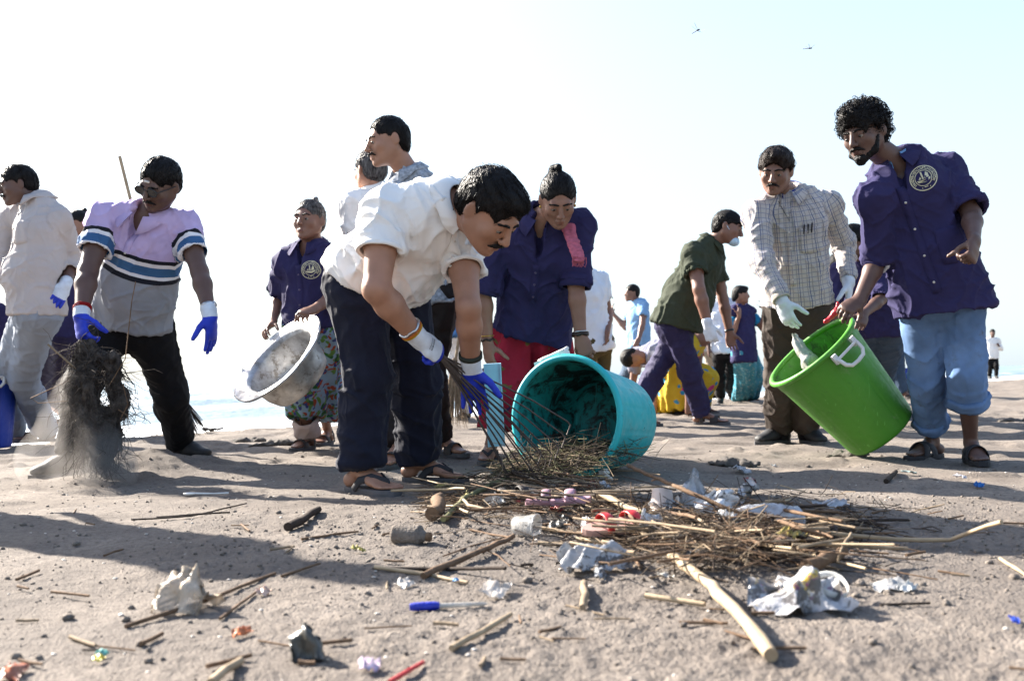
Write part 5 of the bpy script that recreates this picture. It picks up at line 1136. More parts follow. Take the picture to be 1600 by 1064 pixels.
# checked shirt
CH = J16['top'].data.materials[0]
placket(J16, CH, [(0.0, -0.06), (0.0, -0.5)], 0.032, 'wbutton', 5); pocket(J16, CH, 0.05, -0.19, 0.115, 0.13)
pp = project(J16['tbv'], J16['N'], -J16['r'], J16['up'], J16['f'], [(0.075, -0.19), (0.095, -0.19), (0.115, -0.185)], 0.006)
for p in pp: MB().tube([p - J16['up'] * 0.03, p + J16['up'] * 0.022 + J16['r'] * -0.006], 0.0042, 6).build('pen', M['blackplastic'], J16['top'], True, J16['base'])
collar(J16['N'] + J16['up'] * 0.028, J16['r'], J16['f'], nrm(lerp(J16['up'], nrm(J16['H'] - J16['N']), 0.6)), 1, plain('blue_inner_collar', (0.015, 0.03, 0.22), 0.8), J16['root'], J16['base'], rad=0.064, wide=0.008, tip=0.01)
ln = [(-0.045, -0.03), (-0.02, -0.09), (0.006, -0.145), (0.012, -0.08), (0.02, -0.03)]
MB().tube(project(J16['tbv'], J16['N'], -J16['r'], J16['up'], J16['f'], ln, 0.004), 0.0016, 5).build('neck_cord', M['ink'], J16['root'], True, J16['base'])
cuffring(J16, J16['arms']['R'][1:3], 0.93, 0.047, 0.03, M['beige'], 'glove_cuff', 0.003, 0.001)
# cream shirt man
placket(J1, M['offwhite'], [(0.0, -0.05), (0.0, -0.5)], 0.034, 'wbutton', 5); pocket(J1, M['offwhite'], 0.045, -0.15, 0.12, 0.13)
# woman with basin
emblem(J4, -0.07, 0.62, 0.05); placket(J4, M['purple'], [(0.0, -0.12), (0.0, -0.45)], 0.034, 'button', 4)
hcx = J4['hc']
# woman in red
placket(J8, M['purple'], [(0.0, -0.19), (0.0, -0.38)], 0.034, 'button', 3)
bangle(J8, 'R', -0.012, 0.034, 0.005, 'darkbead', 'bangle', True, 26, 0.003); bangle(J8, 'R', -0.030, 0.0345, 0.003, 'gold', 'bangle'); bangle(J8, 'L', -0.006, 0.036, 0.0065, 'darkbead', 'bangle', True, 26, 0.003); bangle(J8, 'L', -0.018, 0.036, 0.0035, 'metal', 'bangle')
for sx in (-1, 1):
    p = J8['hq'](sx * 0.079, -0.006, -0.036); MB().lathe([(0.0001, 0.006), (0.005, 0.004), (0.006, -0.004), (0.0001, -0.012)], p, J8['hX'], J8['hY'], J8['hZ'], 8).build('earring', M['gold'], J8['root'], True, J8['base'])
for sd_ in 'RL': cuffring(J8, J8['arms'][sd_][:2], 0.95, 0.0715, 0.06, M['purple'], 'rolled_cuff', 0.004, 0.003)
def scarf(J):
    "folded pink towel over the left shoulder with a fringe"
    S0 = J['SL']; f, up, r = J['f'], J['up'], J['r']; a = S0 + r * 0.055; S = Solid(0.006); top = a + up * 0.055
    S.E(top - f * 0.10 - up * 0.05, top, (0.034, 0.012), (0.034, 0.013), side=r, k=0.02); S.E(top, top + f * 0.085 - up * 0.04, (0.034, 0.013), (0.032, 0.014), side=r, k=0.02)
    S.E(top + f * 0.085 - up * 0.04, pix(905, 405, 4.22), (0.032, 0.014), (0.030, 0.010), side=r, k=0.02)
    P_, Q_ = S.surf(1); N_ = vnormals(P_, Q_); P_ = P_ + N_ * (0.004 * fbm(P_ * 45, 5, 2))[:, None]
    o = obj('scarf', newmesh('scarf', P_ - J['base'], Q_, M['pinkscarf']), J['root']); fr = MB(); rr = random.Random(2); e = pix(905, 405, 4.22)
    for k in range(22):
        p = e + r * rr.uniform(-0.03, 0.03) + f * rr.uniform(-0.006, 0.006); fr.tube([p + up * 0.01, p - V(0, 0, 0.016) + r * rr.gauss(0, .004), p - V(0, 0, 0.034) + r * rr.gauss(0, .007)], [0.0028, 0.002, 0.001], 4)
    tag(fr.build('fringe', M['pinkscarf'], o, True, J['base']), kind='stuff')
scarf(J8)
# green polo man: cap, mask, watch
def cap_mask(J, cap=True):
    q = J['hq']; S = Solid(0.007)
    if cap:
        S.B(q(0, -0.012, 0.050), (0.088, 0.106, 0.082), X=J['hX'], Y=J['hY']); S.B(q(0, 0.0, -0.045), (0.14, 0.16, 0.085), X=J['hX'], Y=J['hY'], op=1, k=0.006)
        S.E(q(-0.03, 0.085, 0.046), q(0.03, 0.085, 0.046), (0.05, 0.007), (0.05, 0.007), side=J['hY'], k=0.01)
        p_, q_ = S.surf(1); obj('cap', newmesh('cap', p_ - J['base'], q_, M['black']), J['root'])
    S = Solid(0.006); dz = -0.03 if cap else 0.0
    S.B(q(0, 0.066, -0.075 + dz * 0.4), (0.050, 0.046, 0.036), X=J['hX'], Y=J['hY'], k=0.01); p_, q_ = S.surf(1); o = obj('face_mask', newmesh('face_mask', p_ - J['base'], q_, M['mask']), J['root'])
    for sx in (-1, 1): MB().tube([q(sx * 0.046, 0.065, -0.06), q(sx * 0.072, 0.02, -0.02), q(sx * 0.080, -0.02, 0.02)], 0.0025, 5).build('ear_loop', M['mask'], o, True, J['base'])
cap_mask(J12); cap_mask(J13, False); watch(J12, 'L', 'blackplastic', 'blackplastic')
# teal sari blouse sleeves
for sd_ in 'RL': cuffring(J14, J14['arms'][sd_][:2], 0.5, 0.056, 0.13, M['cyanblouse'], 'blouse_sleeve', 0.008, 0.002)
# green piping and pale petticoat of the floral skirt
P4 = J4
MB().tube([V(p) for p in [P4['hc'] + P4['hr'] * 0.20 * math.cos(a) + P4['hf'] * 0.165 * math.sin(a) + V(0, 0, 0.008 * math.sin(a * 5)) for a in np.linspace(0, 2 * math.pi, 40)]], 0.006, 6, False).build('skirt_hem', M['greenhem'], P4['root'], True, P4['base'])
cuffring(P4, (P4['kR'], P4['anR']), 0.80, 0.072, 0.12, M['cream_cuff'], 'petticoat', 0.004, 0.005)
# ------------------------------------------------------------------ bins, basin, tools
def basis(Z, ref=(0, 0, 1)):
    Z = nrm(Z); X = nrm(V(ref) - Z * (V(ref) @ Z)); return X, np.cross(Z, X), Z
def plastic(name, col, rough=0.35, dirt=(0.02, 0.025, 0.02), amt=0.6, inner=False, dthr=0.58):
    mt, t, b = base_mat(name, rough, 0, 0.45)
    c = ramp(t, noise(t, 4, 4), [(0.3, dark(col, 0.82)), (0.7, col)])
    st = ramp(t, noise(t, 16 if not inner else 9, 7, rough=0.75, dist=0.8), [(dthr, (0, 0, 0)), (dthr + 0.10, (amt, amt, amt))])
    c = mix(t, st, c, dirt); c = mix(t, ramp(t, noise(t, 7, 8, rough=0.8, dist=0.4), [(0.60, (0, 0, 0)), (0.72, (0.45, 0.45, 0.45))]), c, (0.26, 0.23, 0.19)); c = mix(t, ramp(t, noise(t, 60, 3, stretch=(1, 1, 0.06)), [(0.66, (0, 0, 0)), (0.70, (0.35, 0.35, 0.35))]), c, tuple(min(1, x * 1.6 + 0.06) for x in col)); t.links.new(c, b.inputs['Base Color'])
    t.links.new(ramp(t, noise(t, 30, 5), [(0.3, (rough, rough, rough)), (0.75, (rough + 0.3,) * 3)]), b.inputs['Roughness'])
    add_bump(t, b, 40, 0.12, 0.004, 4); return mt
M['wplastic'] = plain('white_plastic', (0.72, 0.72, 0.70), 0.4)
def make_bin(label, C, A, Rm, Rb, L, mo, mi, handle_dirs, panels=14, ref=(0, 0, 1), cat='bin', hm='wplastic'):
    X, Y, Z = basis(A, ref); low = C + Z * L; base = V(low[0], low[1], min(C[2], low[2]) - 0.2)
    root = empty('plastic_bin', base, label, cat); n = 168
    def ang(th, h):
        q = (th / (2 * math.pi) * panels) % 1.0; g = min(q, 1 - q); return 1.0 - 0.010 * max(0, 1 - g / 0.03) * (1 if 0.07 < h < L - 0.02 else 0)
    R = lambda h: Rm + (Rb - Rm) * h / L
    prof = [(R(0.0), 0.0), (R(0.03), 0.03), (R(0.05), 0.05), (R(0.075) * 0.985, 0.075)] + [(R(h) * 0.985, h) for h in np.linspace(0.1, L - 0.03, 8)] + [(R(L) * 0.985, L - 0.012), (R(L) * 0.95, L), (0.001, L)]
    body = MB().lathe(prof, C, X, Y, Z, n, ang).build('wall', mo, root, True)
    inn = [(R(0) - 0.004, 0.0)] + [(R(h) * 0.985 - 0.005, h) for h in np.linspace(0.02, L - 0.012, 8)] + [(0.001, L - 0.008)]
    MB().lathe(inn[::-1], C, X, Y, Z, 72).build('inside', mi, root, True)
    t = 0.016; rim = [(Rm + t * math.cos(a) * 0.9, t * 0.9 * math.sin(a)) for a in np.linspace(0, 2 * math.pi, 13)]
    MB().lathe(rim, C, X, Y, Z, 96).build('rim', mo, root, True)
    for d in handle_dirs:
        d = nrm(V(d) - Z * (V(d) @ Z)); e = np.cross(Z, d); p = C + d * (Rm + 0.012) + Z * 0.035
        loop = [p + e * a_ * 0.066 + d * 0.030 * o_ + (Z * z_) for a_, o_, z_ in ((-1, 0, 0), (-1.0, 0.7, 0.01), (-0.92, 1.1, 0.045), (-0.6, 1.25, 0.066), (0, 1.3, 0.070), (0.6, 1.25, 0.066), (0.92, 1.1, 0.045), (1.0, 0.7, 0.01), (1, 0, 0))]
        h = MB().tube(loop, 0.0095, 8).build('handle', M[hm], root, True)
        MB().tube([p - e * 0.066 + d * 0.02 + Z * 0.004, p + e * 0.066 + d * 0.02 + Z * 0.004], 0.0075, 6).build('handle_bar', M[hm], h, True)
        for s_ in (-1, 1): MB().box(p + e * 0.066 * s_ + d * 0.004, (0.012, 0.010, 0.024), e, d, Z).build('bracket', M[hm], h, False)
    return root
AX = nrm(V(0.54, 0.84, -0.09)); CB = pix(884, 652, 4.02)
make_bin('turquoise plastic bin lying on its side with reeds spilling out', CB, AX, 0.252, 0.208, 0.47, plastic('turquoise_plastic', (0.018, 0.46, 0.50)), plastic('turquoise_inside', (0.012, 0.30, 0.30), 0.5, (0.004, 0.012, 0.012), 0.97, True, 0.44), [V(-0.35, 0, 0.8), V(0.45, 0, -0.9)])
GA = nrm(pix(1372, 668, 4.79) - pix(1268, 550, 4.76)); CG = pix(1268, 550, 4.76)
make_bin('green plastic bin tilted up on its bottom edge', CG, GA, 0.243, 0.185, 0.53, plastic('green_plastic', (0.065, 0.265, 0.018), 0.38, (0.02, 0.05, 0.015), 0.35), plastic('green_inside', (0.06, 0.26, 0.02), 0.5, (0.02, 0.03, 0.01), 0.8, True, 0.52), [V(0.1, -1, 0.25), V(-0.1, 1, -0.2)])
BLU = plastic('blue_plastic', (0.010, 0.045, 0.36), 0.35, (0.02, 0.03, 0.12), 0.3)
gb = ground(-32, 700); make_bin('blue plastic bin standing beside the cream-shirted man', gb + V(0, 0, 0.50), V(0, 0, -1), 0.235, 0.19, 0.50, BLU, BLU, [V(1, -1, 0), V(-1, 1, 0)], ref=(1, 0, 0))
def basin():
    C = pix(433, 560, 4.98); n = nrm(V(-0.55, -0.50, 0.64)); X, Y, Z = basis(-n); root = empty('basin', C + Z * 0.2 - V(0, 0, 0.25), 'dented aluminium basin with a wide flat rim', 'basin')
    mt, t, b = base_mat('dull_aluminium', 0.36, 0.9, 0.5)
    c = ramp(t, noise(t, 9, 6, rough=0.7), [(0.35, (0.34, 0.33, 0.32)), (0.65, (0.66, 0.66, 0.66))])
    c = mix(t, ramp(t, noise(t, 13, 7, rough=0.8), [(0.54, (0, 0, 0)), (0.62, (0.85, 0.85, 0.85))]), c, (0.22, 0.19, 0.16)); t.links.new(c, b.inputs['Base Color'])
    t.links.new(ramp(t, noise(t, 22, 5), [(0.3, (0.38,) * 3), (0.75, (0.75,) * 3)]), b.inputs['Roughness']); add_bump(t, b, 24, 0.35, 0.006, 4)
    dent = lambda th, h: 1 + 0.012 * math.sin(3 * th + 1) + 0.010 * math.sin(7 * th) * math.exp(-abs(h) * 12)
    MB().lathe([(0.228, 0.018), (0.215, 0.03), (0.206, 0.05), (0.196, 0.13), (0.176, 0.182), (0.14, 0.196), (0.001, 0.198)], C, X, Y, Z, 80, dent).build('wall', mt, root, True)
    MB().lathe([(0.001, 0.192), (0.138, 0.190), (0.172, 0.178), (0.191, 0.13), (0.200, 0.05), (0.210, 0.028)], C, X, Y, Z, 80, dent).build('inside', mt, root, True)
    MB().lathe([(0.208, 0.030), (0.222, 0.012), (0.255, 0.002), (0.284, -0.002), (0.290, -0.007), (0.295, -0.001), (0.291, 0.006), (0.283, 0.004), (0.255, 0.008), (0.228, 0.018)], C, X, Y, Z, 96, dent).build('rim', mt, root, True)
basin()
def crate():
    g = ground(1398, 615); root = empty('crate', g, 'small blue plastic crate on the sand behind the green bin', 'crate'); w_, d_, h_, t_ = 0.24, 0.18, 0.42, 0.012
    for nm, c, hh in (('panel', (0, -d_, h_ / 2), (w_, t_, h_ / 2)), ('panel', (0, d_, h_ / 2), (w_, t_, h_ / 2)), ('panel', (-w_, 0, h_ / 2), (t_, d_ - t_, h_ / 2)), ('panel', (w_, 0, h_ / 2), (t_, d_ - t_, h_ / 2)), ('floor', (0, 0, 0.015), (w_ - t_, d_ - t_, 0.012))):
        MB().box(g + V(c), hh).build(nm, BLU, root, False)
    for k in range(5): MB().box(g + V(-0.2 + 0.1 * k, -d_ - t_ - 0.004, h_ / 2), (0.010, 0.005, h_ / 2 - 0.03)).build('rib', BLU, root, False)
    for y in (-d_, d_): MB().box(g + V(0, y, h_ + 0.012), (w_ + 0.02, 0.022, 0.014)).build('rim', BLU, root, False)
crate()
M['rust'] = plain('rusty_wire', (0.10, 0.075, 0.065), 0.6, 0.3, 0.6, 60, 0.4, 300)
def rake():
    S0, E, Wr, hd, at, rt, A = J5['arms']['R']; h = Wr + hd * 0.095 + nrm(V(A['palm'])) * 0.012; root = empty('wire_rake', pix(800, 740, 3.72), 'rusty wire rake with long fanned tines over the spilled reeds', 'rake')
    d0 = nrm(pix(830, 690, 3.72) - h); MB().tube([h - d0 * 0.12, h - d0 * 0.03, h + d0 * 0.05], [0.011, 0.013, 0.012], 8).build('grip', M['rust'], root)
    RKD = 3.62
    tips = [(792, 742), (800, 752), (812, 748), (822, 742), (832, 736), (842, 728), (852, 718), (862, 708), (872, 696), (882, 680), (890, 660), (806, 735), (845, 705), (828, 722)]
    for i, (u, v) in enumerate(tips):
        T = pix(u, v, RKD + 0.02 * (i % 4)); st = h + (V(0, 0, 1) * (0.010 - 0.0016 * i)) + np.cross(d0, V(0, 0, 1)) * 0.004 * (i % 3 - 1)
        dr = nrm(T - st); bend = T + V(-0.012, -0.012, -0.045)
        MB().tube([st - d0 * 0.03, lerp(st, T, 0.33) + V(0, 0, 0.008), lerp(st, T, 0.7) + V(0, 0, 0.012), T - dr * 0.012, T + dr * 0.004 - V(0, 0, 0.008), bend], [0.0032] * 5 + [0.0022], 6).build('tine', M['rust'], root)
    MB().tube([h + d0 * 0.045 + np.cross(d0, V(1, 0, 0)) * 0.012 * math.cos(a) + V(1, 0, 0) * 0.010 * math.sin(a) for a in np.linspace(0, 6.3, 12)], 0.003, 5, False).build('binding', M['rust'], root)
rake()
M['straw'] = plain('dry_straw', (0.30, 0.225, 0.15), 0.85, 0, 0.55, 35, 0.4, 150, 0.2)
M['bamboo'] = plain('dry_bamboo', (0.42, 0.315, 0.20), 0.7, 0, 0.6, 22, 0.3, 90, 0.3)
M['stick'] = plain('brown_stick', (0.185, 0.115, 0.070), 0.85, 0, 0.55, 30, 0.5, 120, 0.2)
M['darkstick'] = plain('dark_bark', (0.055, 0.040, 0.032), 0.9, 0, 0.5, 30, 0.6, 120, 0.2)
M['greenreed'] = plain('greenish_reed', (0.20, 0.19, 0.085), 0.75, 0, 0.55, 18, 0.4, 120, 0.3)
def broom(label, top, neck_, tip, spread, n, hm, fm, seed, rh=0.010):
    "handle top -> neck, fibres neck -> tip fanned out"
    rr = random.Random(seed); root = empty('broom', V(tip[0], tip[1], min(tip[2], 0)), label, 'broom'); ax = nrm(tip - neck_); sx = nrm(np.cross(ax, V(0, 1, 0))); sy = np.cross(ax, sx)
    MB().tube([top, lerp(top, neck_, 0.5) + sx * 0.004, neck_ + ax * 0.05], rh, 8).build('handle', M[hm], root)
    L = np.linalg.norm(tip - neck_); fb = MB()
    for k in range(n):
        a = rr.uniform(0, 6.283); q_ = math.sqrt(rr.random()); o = sx * math.cos(a) * q_ + sy * math.sin(a) * q_ * 0.5; l = L * rr.uniform(0.75, 1.04)
        p0 = neck_ + o * 0.016; p1 = neck_ + ax * l * 0.5 + o * spread * 0.42; p2 = neck_ + ax * l + o * spread + V(rr.gauss(0, .006), rr.gauss(0, .006), 0)
        fb.tube([p0, p1, p2], [0.0028, 0.0024, 0.001], 4)
    tag(fb.build('bristles', M[fm], root), kind='stuff')
    MB().tube([neck_ + ax * 0.02 + (sx * math.cos(a) + sy * math.sin(a)) * 0.019 for a in np.linspace(0, 6.3, 14)], 0.004, 5, False).build('binding', M['darkstick'], root)
broom('long-handled broom propped behind the striped polo man, pole above his shoulder', pix(187, 245, 5.7), pix(274, 600, 5.6), pix(304, 684, 5.55), 0.085, 110, 'bamboo', 'darkstick', 3)
broom('short straw broom held beside the pale trousers', pix(718, 520, 7.8), pix(711, 560, 7.8), pix(706, 668, 7.75), 0.14, 200, 'straw', 'straw', 5, 0.012)
def board():
    t = pix(769, 568, 4.30); b_ = pix(776, 697, 4.36); root = empty('plastic_board', b_, 'pale blue narrow board held upright by the woman in red', 'board'); Z = nrm(t - b_); X = nrm(np.cross(V(0, 1, 0.1), Z)); Y = np.cross(Z, X)
    mb = MB().box(lerp(t, b_, 0.5), (0.034, 0.006, np.linalg.norm(t - b_) / 2), X, Y, Z); mb.build('blade', plain('pale_blue_board', (0.30, 0.50, 0.66), 0.5, 0, 0.8, 12), root, False)
    for s_ in (-1, 1): MB().box(lerp(t, b_, 0.5) + X * s_ * 0.036 - Y * 0.004, (0.003, 0.011, np.linalg.norm(t - b_) / 2), X, Y, Z).build('edge', plain('pale_blue_board', (0.3, 0.5, 0.66)), root, False)
board()
# red rubber glove squeezed between hand and green rim
g_ = J18['arms']['R']; gp_ = pix(1306, 488, 4.55)
S = Solid(0.005); S.E(gp_ + V(0.0, 0, 0.0), gp_ + V(-0.05, 0.0, -0.045), 0.016, 0.010, k=0.01); S.E(gp_, gp_ + V(0.03, 0, 0.03), 0.015, 0.009, k=0.01); S.E(gp_, gp_ + V(0.012, 0.0, 0.045), 0.012, 0.008, k=0.01)
p_, q_ = S.surf(1); p_ = p_ + vnormals(p_, q_) * (0.004 * fbm(p_ * 50, 3, 2))[:, None]; tag(obj('rubber_glove', newmesh('rubber_glove', p_ - gp_, q_, plain('red_rubber', (0.5, 0.02, 0.03), 0.4)), None, gp_), 'crumpled red rubber glove at the rim of the green bin', 'glove')

# ---- plastic bag dropping into the green bin
def film(name, col, alpha=0.55, rough=0.25, spots=None):
    if name in _MC: return _MC[name]
    mt, t, b = base_mat(name, rough, 0, 0.5); c = ramp(t, noise(t, 18, 5), [(0.35, dark(col, 0.7)), (0.65, col)])
    for i, (sc_, cc, th) in enumerate(spots or []): c = mix(t, ramp(t, noise(t, sc_, 5, rough=0.7, dist=0.3 * i), [(th, (0, 0, 0)), (th + 0.05, (1, 1, 1))]), c, cc)
    t.links.new(c, b.inputs['Base Color']); b.inputs['Alpha'].default_value = alpha
    if alpha < 1: t.links.new(ramp(t, noise(t, 26, 4), [(0.35, (max(alpha - 0.25, 0.1),) * 3), (0.7, (min(alpha + 0.3, 1),) * 3)]), b.inputs['Alpha'])
    add_bump(t, b, 45, 0.7, 0.008, 4); _MC[name] = mt; return mt
def crumple(name, pts_fn, nu, nv, mat, label, cat, loc, amp=0.01, freq=30, seed=1, group=None, thick=0.0012):
    "thin sheet or bag creased along many straight random fold lines"
    rg = np.random.default_rng(seed * 13 + 5); nu = max(10, int(nu * 0.75)); nv = max(8, int(nv * 0.75)); uu, vv = np.meshgrid(np.linspace(0, 1, nu), np.linspace(0, 1, nv), indexing='ij'); P = np.array([pts_fn(a, b) for a, b in zip(uu.ravel(), vv.ravel())])
    Q = np.array([(i * nv + j, (i + 1) * nv + j, (i + 1) * nv + j + 1, i * nv + j + 1) for i in range(nu - 1) for j in range(nv - 1)])
    N = vnormals(P, Q); uv = np.stack([uu.ravel() - .5, vv.ravel() - .5], 1) + 0.05 * rg.normal(0, 1, (nu * nv, 2)) / max(nu, nv) * 3
    for k in range(9):
        th = rg.uniform(0, math.pi); f_ = rg.uniform(1.2, 5.0); x = (uv @ V(math.cos(th), math.sin(th))) * f_ + rg.uniform(0, 1); tri = np.abs((x % 1.0) * 2 - 1) * 2 - 1
        P = P + (N * 0.8 + nrm(rg.normal(0, 1, 3)) * 0.6) * (tri * amp * 0.9 / (0.6 + 0.35 * f_))[:, None]
    P[:, 2] = np.maximum(P[:, 2], gz_low(P[:, 0], P[:, 1]) + 0.002)
    N = vnormals(P, Q); n = len(P); P2 = np.vstack([P + N * thick / 2, P - N * thick / 2]); ed = [(j, j + 1) for j in range(nv - 1)] + [(i * nv + nv - 1, (i + 1) * nv + nv - 1) for i in range(nu - 1)] + [((nu - 1) * nv + j + 1, (nu - 1) * nv + j) for j in range(nv - 1)] + [((i + 1) * nv, i * nv) for i in range(nu - 1)]
    F = np.vstack([Q, Q[:, ::-1] + n, np.array([(b, a, a + n, b + n) for a, b in ed])])
    o = obj(name, newmesh(name, P2 - loc, F, mat, False), None, loc); tag(o, label, cat, group); return o
def bagfn(c, ax, w_, h_, seed, taper=0.4):
    rr = random.Random(seed); X, Y, Z = basis(ax, (0.3, 0.8, 0.1)); ph = rr.uniform(0, 6)
    def f(a, b):
        th = a * 6.283; r_ = w_ * (taper + (1 - taper) * math.sin(min(b * 1.25, 1) * 1.57)) * (1 + 0.25 * math.sin(th * 3 + ph + b * 4)) * (1 if b < 0.9 else 0.55)
        return c + X * math.cos(th) * r_ + Y * math.sin(th) * r_ * 0.6 + Z * h_ * b
    return f
hb = J16['arms']['R']; bt = pix(1240, 522, 4.92); be = pix(1278, 590, 4.84)
crumple('plastic_bag', bagfn(bt, be - bt, 0.065, np.linalg.norm(be - bt), 3, 0.12), 34, 26, film('dirty_clear_bag', (0.55, 0.54, 0.50), 0.8, 0.3, [(9, (0.10, 0.085, 0.07), 0.55)]), 'dirty clear plastic bag dropping into the green bin', 'bag', be, 0.007, 26, 4)

# ---- sandy mat of roots shaken by the striped-polo man
def roots():
    g = J3['arms']['R']; top = g[2] + g[3] * 0.10; Dm = top[1]; c0 = top - V(0, 0, 0.02); base = ground(150, 752); root = empty('root_mat', base, 'sand-caked mat of tangled roots hanging from a blue glove', 'debris')
    mt, t, b = base_mat('sandy_roots', 0.95, 0, 0.1); c = ramp(t, noise(t, 26, 7, rough=0.75), [(0.35, (0.022, 0.019, 0.018)), (0.70, (0.13, 0.112, 0.10))]); t.links.new(c, b.inputs['Base Color']); add_bump(t, b, 120, 1.0, 0.01, 6)
    S = Solid(0.0062)
    a = [pix(u, v, Dm + d) for u, v, d in ((132, 545, 0), (176, 566, 0.0), (126, 590, -0.02), (182, 610, 0.02), (140, 650, 0), (176, 670, 0), (148, 700, 0.0), (168, 718, 0), (130, 628, 0.03), (190, 645, 0.02))]
    KS = 0.92
    for p, q_, r1, r2 in ((0, 1, .045, .04), (0, 2, .06, .055), (1, 3, .038, .04), (2, 4, .065, .075), (3, 5, .035, .045), (4, 6, .08, .065), (5, 7, .045, .04), (6, 7, .06, .035), (2, 8, .06, .06), (3, 9, .035, .03)): S.E(a[p], a[q_], (r1 * KS, r1 * 0.6 * KS), (r2 * KS, r2 * 0.6 * KS), side=(1, 0, 0), k=0.02)
    P_, Q_ = S.surf(1); N_ = vnormals(P_, Q_); P_ = P_ + N_ * (0.022 * fbm(P_ * V(30, 30, 12), 3, 3) + 0.008 * vnoise(P_ * V(95, 95, 40), 8))[:, None]
    obj('clump', newmesh('clump', P_ - base, Q_, mt), root)
    rr = random.Random(12); st = MB()
    for k in range(800):
        p = P_[rr.randrange(len(P_))]; L = rr.uniform(0.05, 0.26); d = V(rr.gauss(0, .28), rr.gauss(0, .28), -1.3 if rr.random() < 0.8 else rr.gauss(0, .6)); d = nrm(d); w_ = V(rr.gauss(0, .45), rr.gauss(0, .45), rr.gauss(0, .3)); r_ = rr.uniform(0.0009, 0.0026)
        pts = [p - d * 0.01]; 
        for q_ in range(6): d = nrm(d + w_ * 0.3 + V(rr.gauss(0, .5), rr.gauss(0, .5), rr.gauss(-0.15, .3))); pts.append(pts[-1] + d * L / 6)
        st.tube(pts, [r_, r_, r_, r_ * 0.8, r_ * 0.7, r_ * 0.6, r_ * 0.4], 3)
    tag(st.build('root_strands', mt, root), kind='stuff')
    for pts in ([(75, 538), (100, 560), (130, 585)], [(118, 590), (70, 612), (48, 622), (60, 630), (110, 626)], [(185, 640), (198, 648), (204, 662), (190, 665)], [(192, 600), (200, 632), (188, 655)], [(172, 600), (196, 560), (206, 470), (212, 440)]):
        P3 = [pix(u, v, Dm - 0.04) for u, v in pts]
        MB().tube(P3, [0.0045 if pts[0] == (75, 538) else 0.0022] * len(P3), 5).build('twig', M['stick'] if pts[0] != (75, 538) else M['straw'], root)
    # falling sand
    S = Solid(0.02); 
    for u, v, r_ in ((120, 600, .07), (105, 650, .11), (110, 700, .14), (160, 710, .12), (95, 740, .14), (175, 745, .10), (60, 715, .09)): S.B(pix(u, v, Dm - 0.06), r_, k=0.1)
    P_, Q_ = S.surf(1); m2 = bpy.data.materials.new('falling_dust'); m2.use_nodes = True; t = m2.node_tree; t.nodes.remove(t.nodes['Principled BSDF']); pv = t.nodes.new('ShaderNodeVolumePrincipled')
    pv.inputs['Color'].default_value = (0.80, 0.74, 0.69, 1); t.links.new(pv.outputs[0], t.nodes['Material Output'].inputs['Volume'])
    mr = _n(t, 'ShaderNodeMapRange'); mr.inputs['From Min'].default_value = 0.42; mr.inputs['From Max'].default_value = 0.75; mr.inputs['To Max'].default_value = 6.0; t.links.new(noise(t, 7, 4, stretch=(1, 1, 0.45)), mr.inputs['Value']); t.links.new(mr.outputs[0], pv.inputs['Density'])
    tag(obj('dust', newmesh('dust', P_ - base, Q_, m2), None, base), 'pale dust drifting off the shaken roots', 'dust', kind='stuff')
roots()
# ---- dragonflies
def dragonfly(label, C, fw, up, L):
    fw = nrm(fw); rt = nrm(np.cross(fw, V(up))); up = np.cross(rt, fw); root = empty('dragonfly', C, label, 'dragonfly'); bm_ = plain('dragonfly_body', (0.16, 0.05, 0.03), 0.5); wm = film('dragonfly_wing', (0.6, 0.62, 0.62), 0.35, 0.2)
    MB().tube([C - fw * L * 0.68, C - fw * L * 0.2, C - fw * L * 0.05], [L * 0.022, L * 0.03, L * 0.035], 7).build('abdomen', bm_, root); MB().tube([C - fw * L * 0.06, C + fw * L * 0.02, C + fw * L * 0.14], [L * 0.05, L * 0.085, L * 0.05], 8).build('thorax', M['darkbead'], root)
    MB().tube([C + fw * L * 0.14, C + fw * L * 0.18, C + fw * L * 0.23], [L * 0.05, L * 0.07, L * 0.03], 8).build('head', M['darkbead'], root)
    for sx in (-1, 1):
        for y, ch, sw, lf in ((0.08, 0.10, 0.12, 0.35), (-0.02, 0.13, -0.06, 0.15)):
            pts = []; n = 9
            for i in range(n):
                t = i / (n - 1); w_ = ch * (math.sin(math.pi * min(t * 0.93 + 0.05, 1)) ** 0.5); c = C + fw * L * (y + sw * t) + rt * sx * L * (0.05 + 0.62 * t) + up * L * lf * t
                pts += [c + fw * L * w_ * 0.35, c - fw * L * w_ * 0.65]
            MB().add(pts + [p + up * 0.0006 for p in pts], [(2 * i, 2 * i + 1, 2 * i + 3, 2 * i + 2) for i in range(n - 1)] + [(2 * n + 2 * i, 2 * n + 2 * i + 2, 2 * n + 2 * i + 3, 2 * n + 2 * i + 1) for i in range(n - 1)]).build('wing', wm, root)
dragonfly('reddish dragonfly in flight with swept wings raised', pix(1090, 48, 5.0), (0.75, 0.3, 0.5), (0.3, -0.6, 0.7), 0.062)
dragonfly('tan dragonfly hovering level above the olive polo man', pix(1265, 76, 5.2), (0.95, 0.1, 0.12), (0, -0.4, 0.9), 0.060)
